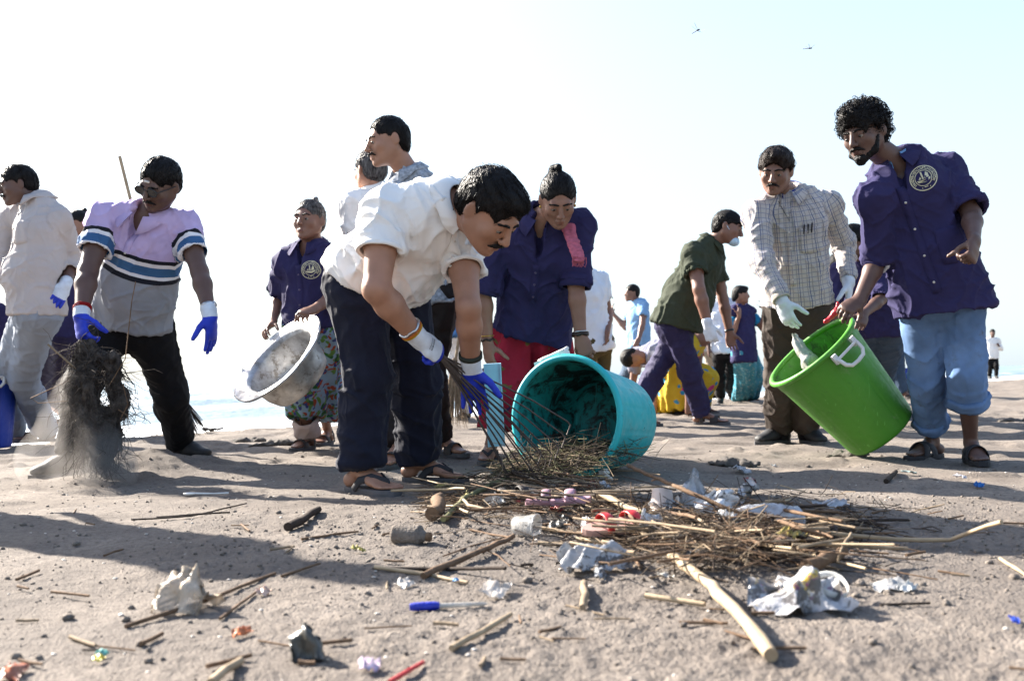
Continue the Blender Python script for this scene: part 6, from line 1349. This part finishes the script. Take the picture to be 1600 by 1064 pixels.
# ------------------------------------------------------------------ rubbish on the sand
RR = random.Random(21)
def gpt(u, v, h=0.0): return ground(u, v, h)
def stick(px, r, mat, label, hs=None, group=None, node=True, seg=7, name='stick', taper=0.8, bow=0.0, cat='stick'):
    "a stick lying through ground pixels px, raised by hs"
    P = [gpt(p[0], p[1], (hs[i] if hs else r + 0.004)) for i, p in enumerate(px)]; pts = []; m_ = len(P)
    for i in range(m_ - 1):
        n = max(2, int(np.linalg.norm(P[i + 1] - P[i]) / 0.045)); pts += [lerp(P[i], P[i + 1], k / n) for k in range(n)]
    pts.append(P[-1]); n = len(pts); rs = []
    for i in range(n):
        t = i / (n - 1); k = 1.0 + ((0.16 if i % 5 == 2 else 0.0) + 0.05 * math.sin(i * 2.4) if node else 0.0); rs.append(r * (1 - (1 - taper) * t) * k)
        pts[i] = pts[i] + V(RR.gauss(0, r * .22), RR.gauss(0, r * .22), RR.gauss(0, r * .16) + bow * math.sin(math.pi * t))
    b = lerp(P[0], P[-1], 0.5); o = MB().tube(pts, rs, seg).build(name, M[mat], None, True, b); o.location = tuple(b); tag(o, label, cat, group); return o
stick([(1048, 868), (1100, 905), (1150, 955), (1206, 1022)], 0.0098, 'bamboo', 'thick pale bamboo cane lying apart in front of the heap', [0.03, 0.03, 0.022, 0.016], taper=1.1, seg=10)
stick([(980, 726), (1060, 762), (1150, 800), (1240, 818)], 0.0062, 'stick', 'long brown cane leaning from the turquoise bin over the heap', [0.10, 0.11, 0.07, 0.03])
stick([(1175, 812), (1290, 832), (1400, 843), (1485, 842), (1565, 815)], 0.0055, 'bamboo', 'long thin cane bent upwards at its far end', [0.05, 0.03, 0.015, 0.02, 0.085])
stick([(1092, 812), (1130, 838), (1170, 882)], 0.0055, 'bamboo', 'short split cane slanting across the heap', [0.07, 0.05, 0.02])
stick([(1000, 808), (1080, 812), (1235, 812)], 0.0055, 'bamboo', 'straight pale cane lying level across the heap', [0.04, 0.045, 0.04])
stick([(692, 812), (730, 775), (800, 742), (880, 728), (968, 712)], 0.0085, 'greenreed', 'long curved greenish reed reaching into the turquoise bin', [0.02, 0.03, 0.035, 0.05, 0.08])
stick([(660, 898), (735, 868), (802, 838)], 0.0075, 'stick', 'knobbly brown stick lying beside the clear cup', seg=8)
stick([(936, 772), (1010, 805)], 0.0095, 'bamboo', 'stout pale cane stub beside the upturned cup', [0.035, 0.03], seg=9)
stick([(912, 908), (912, 948)], 0.0075, 'straw', 'short upright-lying straw stub in front of the silver wrapper')
stick([(706, 1012), (798, 960)], 0.0052, 'bamboo', 'thin tan cane near the blue pen')
stick([(1008, 930), (1100, 944)], 0.0052, 'bamboo', 'pale split cane sliver beside the thick bamboo')
stick([(195, 978), (310, 942), (430, 895)], 0.0040, 'stick', 'long thin twig running past the beige wrapper', [0.006, 0.012, 0.006])
stick([(345, 965), (400, 925)], 0.003, 'stick', 'forked twig beside the beige wrapper')
stick([(452, 824), (497, 795)], 0.0125, 'darkstick', 'chunky dark piece of bark', seg=9)
stick([(470, 842), (560, 830)], 0.0035, 'stick', 'reddish bent twig below the dark bark')
stick([(1262, 884), (1318, 862)], 0.0135, 'stick', 'stubby brown log end behind the printed packet', [0.03, 0.025], seg=10)
stick([(1562, 872), (1605, 900)], 0.004, 'bamboo', 'straw sliver on bare sand right of the heap')
M['redp'] = plain('red_plastic', (0.5, 0.02, 0.02), 0.4)
stick([(608, 1064), (662, 1034)], 0.0038, 'redp', 'red plastic straw on the open sand', node=False, name='drinking_straw', cat='straw')
stick([(328, 1066), (375, 1030)], 0.007, 'bamboo', 'pale driftwood chip in front of the dark wrapper')
stick([(245, 808), (360, 800)], 0.0035, 'darkstick', 'thin dark twig on the shaded sand')
stick([(205, 812), (300, 806), (385, 786)], 0.0028, 'darkstick', 'long dark root on the shaded sand')
stick([(1385, 752), (1400, 735)], 0.010, 'darkstick', 'small driftwood piece among blue scraps')
stick([(680, 802), (684, 775)], 0.020, 'stick', 'fat ridged coconut stalk end beside the curved reed', [0.03, 0.05], seg=10)
stick([(440, 900), (500, 880)], 0.003, 'stick', 'small reddish twig on sunlit sand'); stick([(220, 1005), (255, 990)], 0.004, 'stick', 'curled rusty brown husk on sunlit sand')
# loose canes and twigs of the heap
def TW(L, D, mt_, where):
    l = L * D / 1500; return '%s %s twig %s' % ('long' if l > 0.2 else 'middling' if l > 0.1 else 'short' if l > 0.05 else 'tiny', {'straw': 'straw-coloured', 'bamboo': 'pale cane', 'stick': 'brown', 'darkstick': 'dark'}[mt_], where)
def scatter_sticks():
    for k in range(215):
        a = RR.random()
        if a < 0.55: u = RR.gauss(1165, 110); v = RR.gauss(822, 24)
        elif a < 0.85: u = RR.gauss(850, 70); v = RR.gauss(762, 14)
        else: u = RR.uniform(640, 1400); v = RR.uniform(775, 900)
        v = min(max(v, 738), 905); D = gpt(u, v)[1]; L = RR.uniform(0.05, 0.30) * 1500 / D; th = RR.gauss(0.12, 0.5); du = math.cos(th) * L / 2; dv = math.sin(th) * L / 2 * 0.32
        hh = RR.uniform(0.004, 0.075) if a < 0.85 else 0.005; r_ = RR.choice([0.0016, 0.002, 0.0028, 0.0035, 0.0048]); mt_ = RR.choice(['straw', 'straw', 'bamboo', 'stick', 'stick', 'darkstick'])
        stick([(u - du, v - dv), (u + RR.gauss(0, 6), v + RR.gauss(0, 2)), (u + du, v + dv)], r_, mt_, TW(L, D, mt_, 'in the cane heap' if u > 1000 else 'in the litter before the turquoise bin'), [hh, hh + RR.uniform(-0.004, 0.012), max(hh + RR.uniform(-0.03, 0.03), 0.004)], 'twigs in the rubbish heap', name='twig', seg=5, cat='twig')
    for k in range(70):
        u = RR.uniform(20, 1580); v = RR.uniform(800, 1050); D = gpt(u, v)[1]; L = RR.uniform(0.025, 0.09) * 1500 / D; th = RR.gauss(0, 0.7); mt_ = RR.choice(['stick', 'stick', 'straw', 'darkstick'])
        stick([(u, v), (u + math.cos(th) * L, v + math.sin(th) * L * 0.35)], RR.uniform(0.0015, 0.0038), mt_, TW(L, D, mt_, 'lying loose on open sand'), None, 'twigs scattered on the sand', name='twig', seg=5, cat='twig')
scatter_sticks()
# matted straw and root fibre between the canes: nobody could count it
def fibre(label, n, fn, mats, seed):
    rr = random.Random(seed)
    for j, mt in enumerate(mats):
        mb = MB()
        for k in range(n // len(mats)):
            c, d, L = fn(rr); r_ = rr.uniform(0.0006, 0.0016); w_ = V(rr.gauss(0, .25), rr.gauss(0, .25), rr.gauss(0, .2)); mb.tube([c - d * L / 2, c + w_ * L * 0.25, c + d * L / 2 + w_ * L * 0.1], [r_, r_, r_ * 0.6], 4, False)
        b = V(0.3, 3.0, 0); o = mb.build('straw_litter', M[mt], None, True, b); o.location = tuple(b); tag(o, label, 'straw', kind='stuff')
def f_heap(rr):
    u = rr.gauss(1130, 110); v = rr.gauss(826, 22); c = gpt(u, min(max(v, 770), 900), rr.uniform(0.0, 0.075) * math.exp(-((u - 1130) / 130) ** 2) + 0.004); return c, nrm(V(rr.gauss(0, 1), rr.gauss(0, .7), rr.gauss(0, .18))), rr.uniform(0.04, 0.2)
def f_spill(rr):
    t = rr.random(); c = lerp(V(0.02, 3.62, 0.02), V(0.34, 4.08, 0.10), t) + V(rr.gauss(0, .10), rr.gauss(0, .07), abs(rr.gauss(0, .03))); return c, nrm(V(rr.gauss(.4, .8), rr.gauss(.4, .8), rr.gauss(0.1, .25))), rr.uniform(0.06, 0.24)
def f_front(rr):
    u = rr.uniform(660, 960); v = rr.gauss(775, 16); c = gpt(u, min(max(v, 745), 850), rr.uniform(0.002, 0.03)); return c, nrm(V(rr.gauss(0, 1), rr.gauss(0, .7), rr.gauss(0, .12))), rr.uniform(0.03, 0.12)
fibre('matted dry straw between the canes of the heap', 2100, f_heap, ['straw', 'stick', 'darkstick', 'darkstick'], 31)
fibre('tangled reeds and straw spilling from the turquoise bin', 1200, f_spill, ['straw', 'greenreed', 'darkstick', 'darkstick'], 32)
fibre('fine root litter in front of the sandals', 1300, f_front, ['darkstick', 'stick', 'straw'], 33)
# clods of scraped sand
def clods():
    import itertools
    t = (1 + 5 ** .5) / 2; iv = [nrm(V(p)) for p in ((-1, t, 0), (1, t, 0), (-1, -t, 0), (1, -t, 0), (0, -1, t), (0, 1, t), (0, -1, -t), (0, 1, -t), (t, 0, -1), (t, 0, 1), (-t, 0, -1), (-t, 0, 1))]
    fs = np.array([(0, 11, 5), (0, 5, 1), (0, 1, 7), (0, 7, 10), (0, 10, 11), (1, 5, 9), (5, 11, 4), (11, 10, 2), (10, 7, 6), (7, 1, 8), (3, 9, 4), (3, 4, 2), (3, 2, 6), (3, 6, 8), (3, 8, 9), (4, 9, 5), (2, 4, 11), (6, 2, 10), (8, 6, 7), (9, 8, 1)])
    iv = np.array(iv); n = 7000; rg = np.random.default_rng(5)
    k = rg.random(n); x = np.where(k < 0.55, rg.normal(0.35, 0.75, n), rg.uniform(-2.4, 2.4, n)); y = np.where(k < 0.55, rg.normal(2.45, 0.5, n), rg.uniform(1.2, 5.5, n))
    ok = (y > 1.1); x = x[ok]; y = y[ok]; n = len(x); z = gz_full(x, y); r = np.clip(rg.lognormal(-6.05, 0.55, n), 0.0012, 0.012)
    sc = rg.uniform(0.6, 1.3, (n, 12, 3)); P = (iv[None] * sc * r[:, None, None]) * V(1, 1, 0.75) + np.stack([x, y, z + r * 0.25], 1)[:, None, :]
    F = (fs[None] + (np.arange(n) * 12)[:, None, None]).reshape(-1, 3)
    o = obj('sand_clods', newmesh('sand_clods', P.reshape(-1, 3), F, bpy.data.materials['beach_sand'])); tag(o, 'clods and crumbs of scraped sand', 'sand', kind='stuff')
    n = 420; x = rg.uniform(-2.2, 2.2, n); y = rg.uniform(1.2, 4.5, n); z = gz_full(x, y); r = rg.uniform(0.002, 0.006, n); P = (iv[None] * rg.uniform(0.6, 1.3, (n, 12, 3)) * r[:, None, None]) * V(1, 1, 0.4) + np.stack([x, y, z + r * 0.3], 1)[:, None, :]
    F = (fs[None] + (np.arange(n) * 12)[:, None, None]).reshape(-1, 3); o = obj('shell_bits', newmesh('shell_bits', P.reshape(-1, 3), F, plain('shell', (0.62, 0.56, 0.50), 0.6, 0, 0.6, 90))); tag(o, 'bleached shell fragments on the sand', 'shells', kind='stuff')
clods()
# ---- wrappers, bags and papers
def sheet(c, X, Y, w_, h_, curl=0.0, hump=0.0, tw=0.0):
    def f(a, b):
        x = (a - .5) * w_; y = (b - .5) * h_; return c + X * x + Y * y + V(0, 0, 1) * (hump * math.sin(math.pi * a) * math.sin(math.pi * b) + curl * (b - .5) ** 2 * 4 * h_ + tw * (a - .5) * (b - .5) * 4)
    return f
def tent(c, X, Y, w_, h_, hg, fx=0.5, lean=0.0):
    "a sheet folded over a ridge, its torn edges resting on the sand"
    def f(a, b):
        e = 1 + 0.16 * math.sin(a * 9 + b * 4) ; r_ = b / fx if b < fx else (1 - b) / (1 - fx); t = (0.55 + 0.45 * math.sin(math.pi * min(max(a * 1.15 - 0.05, 0), 1))) * r_
        return c + X * (a - .5) * w_ * e + Y * ((b - fx) * h_ + lean * t * hg) + V(0, 0, hg * t)
    return f
c = gpt(292, 915, 0.045); crumple('wrapper', tent(c - V(0, 0, 0.04), nrm(V(1, -.25, -.12)), nrm(V(.25, 1, 0)), 0.10, 0.08, 0.075, 0.55, 0.25), 24, 22, film('beige_film', (0.56, 0.46, 0.35), 0.62, 0.3, [(22, (0.10, 0.08, 0.06), 0.62)]), 'crumpled translucent beige wrapper standing on open sand', 'wrapper', c, 0.010, 30, 3)
c = gpt(482, 1000, 0.03); crumple('wrapper', tent(c - V(0, 0, 0.03), nrm(V(1, .5, 0.1)), nrm(V(-.5, 1, 0)), 0.044, 0.04, 0.056, 0.5, 0.2), 18, 16, film('dark_foil', (0.07, 0.065, 0.055), 1.0, 0.3, [(30, (0.35, 0.33, 0.3), 0.66)]), 'small dark foil wrapper standing on open sand', 'wrapper', c, 0.007, 45, 5)
c = gpt(930, 878, 0.02); crumple('wrapper', sheet(c, nrm(V(1, .25, .05)), nrm(V(-.2, 1, .35)), 0.145, 0.085, 0.1, 0.03), 34, 24, film('silver_film', (0.48, 0.48, 0.49), 0.9, 0.22, [(19, (0.08, 0.07, 0.065), 0.52), (14, (0.5, 0.33, 0.02), 0.64)]), 'torn silver plastic wrapper caught on the clods', 'wrapper', c, 0.010, 28, 6)
c = gpt(938, 895, 0.01); crumple('plastic_strip', sheet(c, nrm(V(.2, 0, -.1)), nrm(V(.1, 1, 0)), 0.022, 0.085, 0, 0.008), 8, 20, film('silver_film', (0.6, 0.61, 0.63)), 'narrow silver strip trailing from the torn wrapper', 'plastic strip', c, 0.005, 40, 8)
c = gpt(1250, 906, 0.05); pk = film('printed_packet', (0.50, 0.49, 0.50), 1.0, 0.35, [(13, (0.50, 0.34, 0.03), 0.56), (17, (0.16, 0.02, 0.12), 0.56), (15, (0.10, 0.09, 0.085), 0.50)])
crumple('printed_packet', tent(c - V(0, 0, 0.045), nrm(V(1, -.05, .05)), nrm(V(.05, 1, 0)), 0.155, 0.12, 0.058, 0.42, 0.1), 38, 32, pk, 'large crumpled white packet with yellow and purple print', 'packet', c, 0.012, 22, 12)
c = gpt(1275, 925, 0.02); MB_ = MB().tube([c + V(0.055 * math.cos(a), 0.05 * math.sin(a), 0.012 + 0.012 * math.sin(a * 2)) for a in np.linspace(-2.2, 1.5, 14)], 0.006, 6, True, 0.15); o = MB_.build('plastic_strap', film('milky_film', (0.62, 0.62, 0.60), 0.9), None, True, c); o.location = tuple(c); tag(o, 'looped milky plastic strap beside the printed packet', 'strap')
c = gpt(1090, 778, 0.07); crumple('plastic_bag', tent(c - V(0, 0, 0.06), nrm(V(1, .3, 0.1)), nrm(V(-.3, 1, 0)), 0.075, 0.05, 0.13, 0.5, 0.1), 26, 26, film('clear_orange_bag', (0.60, 0.62, 0.66), 0.6, 0.2, [(11, (0.48, 0.17, 0.05), 0.60)]), 'clear bag with orange remnants standing on the heap', 'bag', c, 0.009, 30, 14)
c = gpt(1124, 800, 0.05); crumple('foil_packet', sheet(c, nrm(V(1, .1, .3)), nrm(V(-.3, .5, 1)), 0.11, 0.095, 0.05, 0.03), 26, 22, film('white_foil', (0.66, 0.67, 0.70), 1.0, 0.3, [(22, (0.07, 0.07, 0.07), 0.52), (26, (0.25, 0.22, 0.45), 0.6)]), 'crumpled white foil packet behind the brown cane', 'packet', c, 0.013, 26, 15)
c = gpt(1062, 800, 0.03); crumple('foil_packet', sheet(c, nrm(V(1, 0, .1)), nrm(V(0, .6, .8)), 0.08, 0.06, 0.05, 0.02), 22, 18, film('silver_film', (0.6, 0.61, 0.63)), 'small silver scrap tucked beside the upturned cup', 'wrapper', c, 0.012, 30, 16)
for i, (u, v, w_, h_, col, lab) in enumerate(((775, 922, .075, .045, (0.62, 0.56, 0.5), 'flat translucent paper scrap behind the blue pen'), (632, 912, .032, .026, (0.6, 0.55, 0.5), 'round pale shell-like scrap'), (578, 1040, .028, .028, (0.62, 0.5, 0.62), 'pale pink plastic flake on the near sand'), (412, 925, .022, .025, (0.62, 0.42, 0.33), 'pale orange petal-like scrap'),
    (378, 988, .03, .022, (0.55, 0.16, 0.05), 'bright orange torn scrap'), (155, 1028, .02, .014, (0.55, 0.45, 0.02), 'yellow plastic bit on the near sand'), (160, 1020, .016, .014, (0.10, 0.42, 0.38), 'mint green plastic bit on the near sand'), (1390, 915, .07, .03, (0.62, 0.60, 0.58), 'thin white film scrap right of the printed packet'), (1418, 918, .04, .022, (0.66, 0.66, 0.64), 'white crumb of foam right of the heap'), (1300, 790, .10, .05, (0.55, 0.57, 0.62), 'torn clear film behind the crushed bottle'),
    (1585, 968, .03, .012, (0.03, 0.08, 0.55), 'blue plastic sliver on the near sand'), (1530, 758, .05, .03, (0.02, 0.16, 0.5), 'blue scrap beside the driftwood piece'), (1500, 745, .05, .03, (0.5, 0.5, 0.55), 'white scrap beside the driftwood piece'), (1160, 735, .12, .05, (0.5, 0.52, 0.55), 'grey plastic film on the shaded sand'), (1420, 738, .06, .02, (0.35, 0.45, 0.45), 'pale green plastic sliver by the slide sandals'),
    (712, 906, .012, .008, (0.02, 0.2, 0.5), 'tiny blue plastic bit'), (560, 858, .03, .02, (0.3, 0.26, 0.05), 'yellow green leaf scrap'), (20, 1050, .05, .03, (0.36, 0.12, 0.06), 'rust coloured leaf at the edge of the sand'), (850, 690, .05, .04, (0.55, 0.50, 0.45), 'pale scrap among the spilled reeds'), (935, 745, .06, .025, (0.6, 0.58, 0.56), 'white torn strip under the turquoise rim'), (1210, 728, .03, .02, (0.5, 0.5, 0.5), 'small white scrap beside the green bin'), (1040, 900, .03, .02, (0.58, 0.55, 0.5), 'pale flake beside the thick bamboo'), (690, 760, .05, .03, (0.5, 0.42, 0.12), 'yellowish scrap near the curved reed'))):
    c = gpt(u, v, 0.008); a = RR.uniform(0, 3); crumple('plastic_scrap', sheet(c, V(math.cos(a), math.sin(a), 0.1), V(-math.sin(a), math.cos(a), 0.25), w_, h_, 0.1, h_ * 0.25), 12, 10, film('scrap_%d' % i, col, 0.95 if i not in (0, 9, 13) else 0.6, 0.4), lab, 'scrap', c, h_ * 0.14, 60, 20 + i)
for i in range(26):
    u = RR.gauss(1120, 130) if i % 3 else RR.gauss(850, 90); v = RR.gauss(815, 28) if i % 3 else RR.gauss(775, 14); v = min(max(v, 748), 895); c = gpt(u, v, RR.uniform(0.015, 0.06) if i % 3 else 0.02); a = RR.uniform(0, 3); w_ = RR.uniform(0.03, 0.075); h_ = w_ * RR.uniform(0.4, 0.9)
    cn, col = RR.choice([('white', (0.6, 0.6, 0.6)), ('clear', (0.58, 0.6, 0.64)), ('black', (0.03, 0.03, 0.03)), ('brown', (0.16, 0.10, 0.07)), ('dull red', (0.32, 0.05, 0.04)), ('silver', (0.5, 0.5, 0.52)), ('yellowish', (0.42, 0.33, 0.10)), ('grey', (0.2, 0.2, 0.2))])
    crumple('plastic_scrap', sheet(c, nrm(V(math.cos(a), math.sin(a), RR.gauss(0, .3))), nrm(V(-math.sin(a), math.cos(a), RR.gauss(0.2, .5))), w_, h_, 0.15, h_ * 0.3), 16, 13, film('heap_scrap_' + cn.replace(' ', '_'), col, 0.6 if cn == 'clear' else 1.0, 0.35, [(40, (0.10, 0.085, 0.07), 0.56)]), '%s torn %s scrap %s' % ('large' if w_ > 0.055 else 'small', cn, 'among the canes of the heap' if i % 3 else 'in the litter before the turquoise bin'), 'scrap', c, h_ * 0.2, 60, 70 + i, 'plastic scraps in the rubbish heap')
# ---- cups, bottles, pen, spoon, slippers
def cup(label, c, ax, R, r, L, mat):
    X, Y, Z = basis(ax, (0.2, 0.5, 0.6)); dent = lambda th, h: 1 + 0.05 * math.sin(2 * th + 1) * (1 - h / L)
    root = empty('cup', c, label, 'cup'); MB().lathe([(R, 0), (R * 0.93 + r * 0.07, L * 0.1), (r * 1.01, L * 0.97), (r * 0.9, L), (0.001, L), (0.001, L - 0.003), (r * 0.9, L - 0.003), (R * 0.97, 0.002)], c, X, Y, Z, 40, dent).build('wall', mat, root)
    MB().lathe([(R + 0.0025 * math.cos(a), 0.0025 * math.sin(a)) for a in np.linspace(0, 6.283, 9)], c, X, Y, Z, 40, dent).build('rim', mat, root)
cup('clear plastic cup lying on its side in the sand', gpt(838, 822, 0.028), V(-0.85, 0.4, 0.0), 0.030, 0.022, 0.062, film('clear_cup', (0.62, 0.60, 0.57), 0.5, 0.15))
c = gpt(1035, 800, 0.02); cup('upturned pale paper cup at the edge of the heap', c, V(0.05, 0.25, 1), 0.036, 0.026, 0.062, plain('pale_paper', (0.62, 0.50, 0.43), 0.7))
def bottle(label, c, ax, R, L, mat, capm, crush=0.0, rough=0.0):
    X, Y, Z = basis(ax, (0.1, 0.2, 0.9)); root = empty('bottle', c, label, 'bottle'); an = lambda th, h: 1 + crush * (0.5 * math.sin(2 * th + h * 30) + 0.4 * math.sin(3 * th - h * 55)) + rough * math.sin(7 * th + h * 90)
    pr = [(0.001, 0), (R * 0.8, 0.002), (R, 0.01)] + [(R * (1 - 0.05 * (i % 2)), 0.01 + (L * 0.62) * i / 12) for i in range(1, 13)] + [(R * 0.8, L * 0.74), (R * 0.45, L * 0.85), (R * 0.38, L * 0.93)]
    MB().lathe(pr, c - Z * L * 0.45, X, Y, Z, 36, an).build('wall', mat, root); MB().lathe([(R * 0.45, L * 0.91), (R * 0.45, L), (0.001, L)], c - Z * L * 0.45, X, Y, Z, 20).build('cap', capm, root)
bottle('crushed clear plastic bottle on the heap', gpt(1195, 810, 0.045), V(-0.95, -0.1, 0.08), 0.036, 0.21, film('clear_pet', (0.62, 0.64, 0.70), 0.5, 0.12, [(8, (0.30, 0.27, 0.55), 0.60)]), M['wplastic'], 0.14)
bottle('sand-coated small bottle lying by the heap', gpt(640, 836, 0.022), V(0.9, -0.35, -0.03), 0.026, 0.105, bpy.data.materials['beach_sand'], M['stick'], 0.03, 0.015)
def pen():
    a = gpt(640, 948, 0.010); b = gpt(762, 943, 0.008); m_ = lerp(a, b, 0.38); root = empty('pen', a, 'pen with blue grip and clear barrel lying on the sand', 'pen')
    MB().tube([a, lerp(a, m_, 0.15), lerp(a, m_, 0.8), m_], [0.006, 0.0078, 0.0082, 0.0066], 10).build('grip', plain('blue_grip', (0.008, 0.025, 0.42), 0.45, 0, 0.7, 50, 0.5, 200), root)
    MB().tube([m_, lerp(m_, b, 0.5), lerp(m_, b, 0.9), b], [0.0048, 0.0046, 0.0036, 0.0012], 10).build('barrel', film('clear_barrel', (0.6, 0.56, 0.5), 0.85), root)
pen()
def spoon():
    a = gpt(296, 771, 0.008); b = gpt(335, 771, 0.006); root = empty('spoon', a, 'white plastic spoon on the shaded sand', 'spoon'); S = Solid(0.003); S.B(a, (0.024, 0.016, 0.007)); S.B(a + V(0, 0, 0.006), (0.019, 0.012, 0.006), op=1, k=0.002); p_, q_ = S.surf(1)
    obj('bowl', newmesh('bowl', p_ - a, q_, M['wplastic']), root); MB().tube([a + V(0.02, 0, 0), b, b + V(0.05, 0.01, 0.0)], [0.004, 0.003, 0.0035], 6).build('handle', M['wplastic'], root)
spoon()
def slipper(label, c, td, tilt, mats, s=0.62):
    td = nrm(V(td)); up = nrm(V(tilt)); up = nrm(up - td * (up @ td)); rr = np.cross(td, up); q = lambda x, y, z: c + (rr * x + td * y + up * z) * s; n = 22; out = []
    for i in range(n):
        a = 2 * math.pi * i / n; y = math.cos(a); x = math.sin(a); wd = 0.040 + 0.008 * float(smooth01(-0.2, 0.7, y)); out.append((math.copysign(abs(x) ** 0.75, x) * wd, y * 0.13))
    root = empty('slipper', c, label, 'slipper'); vs = [q(x, y, 0) for x, y in out] + [q(x * 1.02, y, 0.012) for x, y in out] + [q(x * .96, y, 0.02) for x, y in out]
    MB().add(vs, [tuple(range(n - 1, -1, -1))] + [(k * n + i, k * n + (i + 1) % n, (k + 1) * n + (i + 1) % n, (k + 1) * n + i) for k in (0, 1) for i in range(n)] + [tuple(range(2 * n, 3 * n))]).build('sole', mats[0], root, False)
    for y0, h_, w_ in ((0.05, 0.036, 0.020), (-0.045, 0.040, 0.016)):
        MB().tube([q(-0.045 * math.cos(a), y0, 0.014 + h_ * math.sin(a)) for a in np.linspace(0, math.pi, 11)], w_ * s, 8, True, 0.25, side=td).build('strap', mats[1], root)
PK = plain('dusty_pink_plastic', (0.42, 0.24, 0.30), 0.6, 0, 0.6, 20)
slipper('dusty pink child sandal at the mouth of the turquoise bin', gpt(872, 786, 0.026), V(1, -0.15, 0.05), V(0, -0.1, 1), (PK, PK), 0.72)
slipper('dusty grey sandal sole among the litter beside the pink sandal', gpt(800, 780, 0.022), V(0.9, 0.4, 0.1), V(0.2, -0.3, 1), (M['sandal'], M['sandalb']), 0.7)
slipper('pale pink slipper with a red strap half buried in the heap', gpt(965, 826, 0.024), V(0.85, 0.4, 0.05), V(-0.1, -0.35, 1), (plain('pale_pink_sole', (0.5, 0.30, 0.25), 0.7), M['redp']), 0.78)
# washed-up weed clumps on the far sand
def weed(u, v, r_, label):
    c = gpt(u, v, 0.0); S = Solid(0.01); rr = random.Random(int(u)); 
    for k in range(6): S.B(c + V(rr.gauss(0, r_ * .6), rr.gauss(0, r_ * .3), 0.01), (r_ * .5, r_ * .3, r_ * .13), k=0.02)
    p_, q_ = S.surf(1); p_ = p_ + vnormals(p_, q_) * (0.018 * fbm(p_ * 26, 4, 3))[:, None]; tag(obj('weed_clump', newmesh('weed_clump', p_ - c, q_, plain('dark_weed', (0.11, 0.095, 0.083), 0.95, 0, 0.5, 40, 1.0, 90)), None, c), label, 'seaweed')
for u, v, r_, lb in ((385, 692, .09, 'dark weed clump left of the woman with the basin'), (425, 697, .11, 'broad sandy weed clump near the floral skirt'), (335, 672, .06, 'small weed clump near the long-handled broom'), (1140, 728, .10, 'flat dark clump right of the turquoise bin'), (1320, 715, .09, 'sandy clump under the green bin edge'), (1515, 622, .16, 'dark clump on the sand beyond the rolled jeans'), (890, 650, .1, 'dark clump behind the red sari'), (1585, 660, .1, 'low clump near the far right of the beach')): weed(u, v, r_, lb)
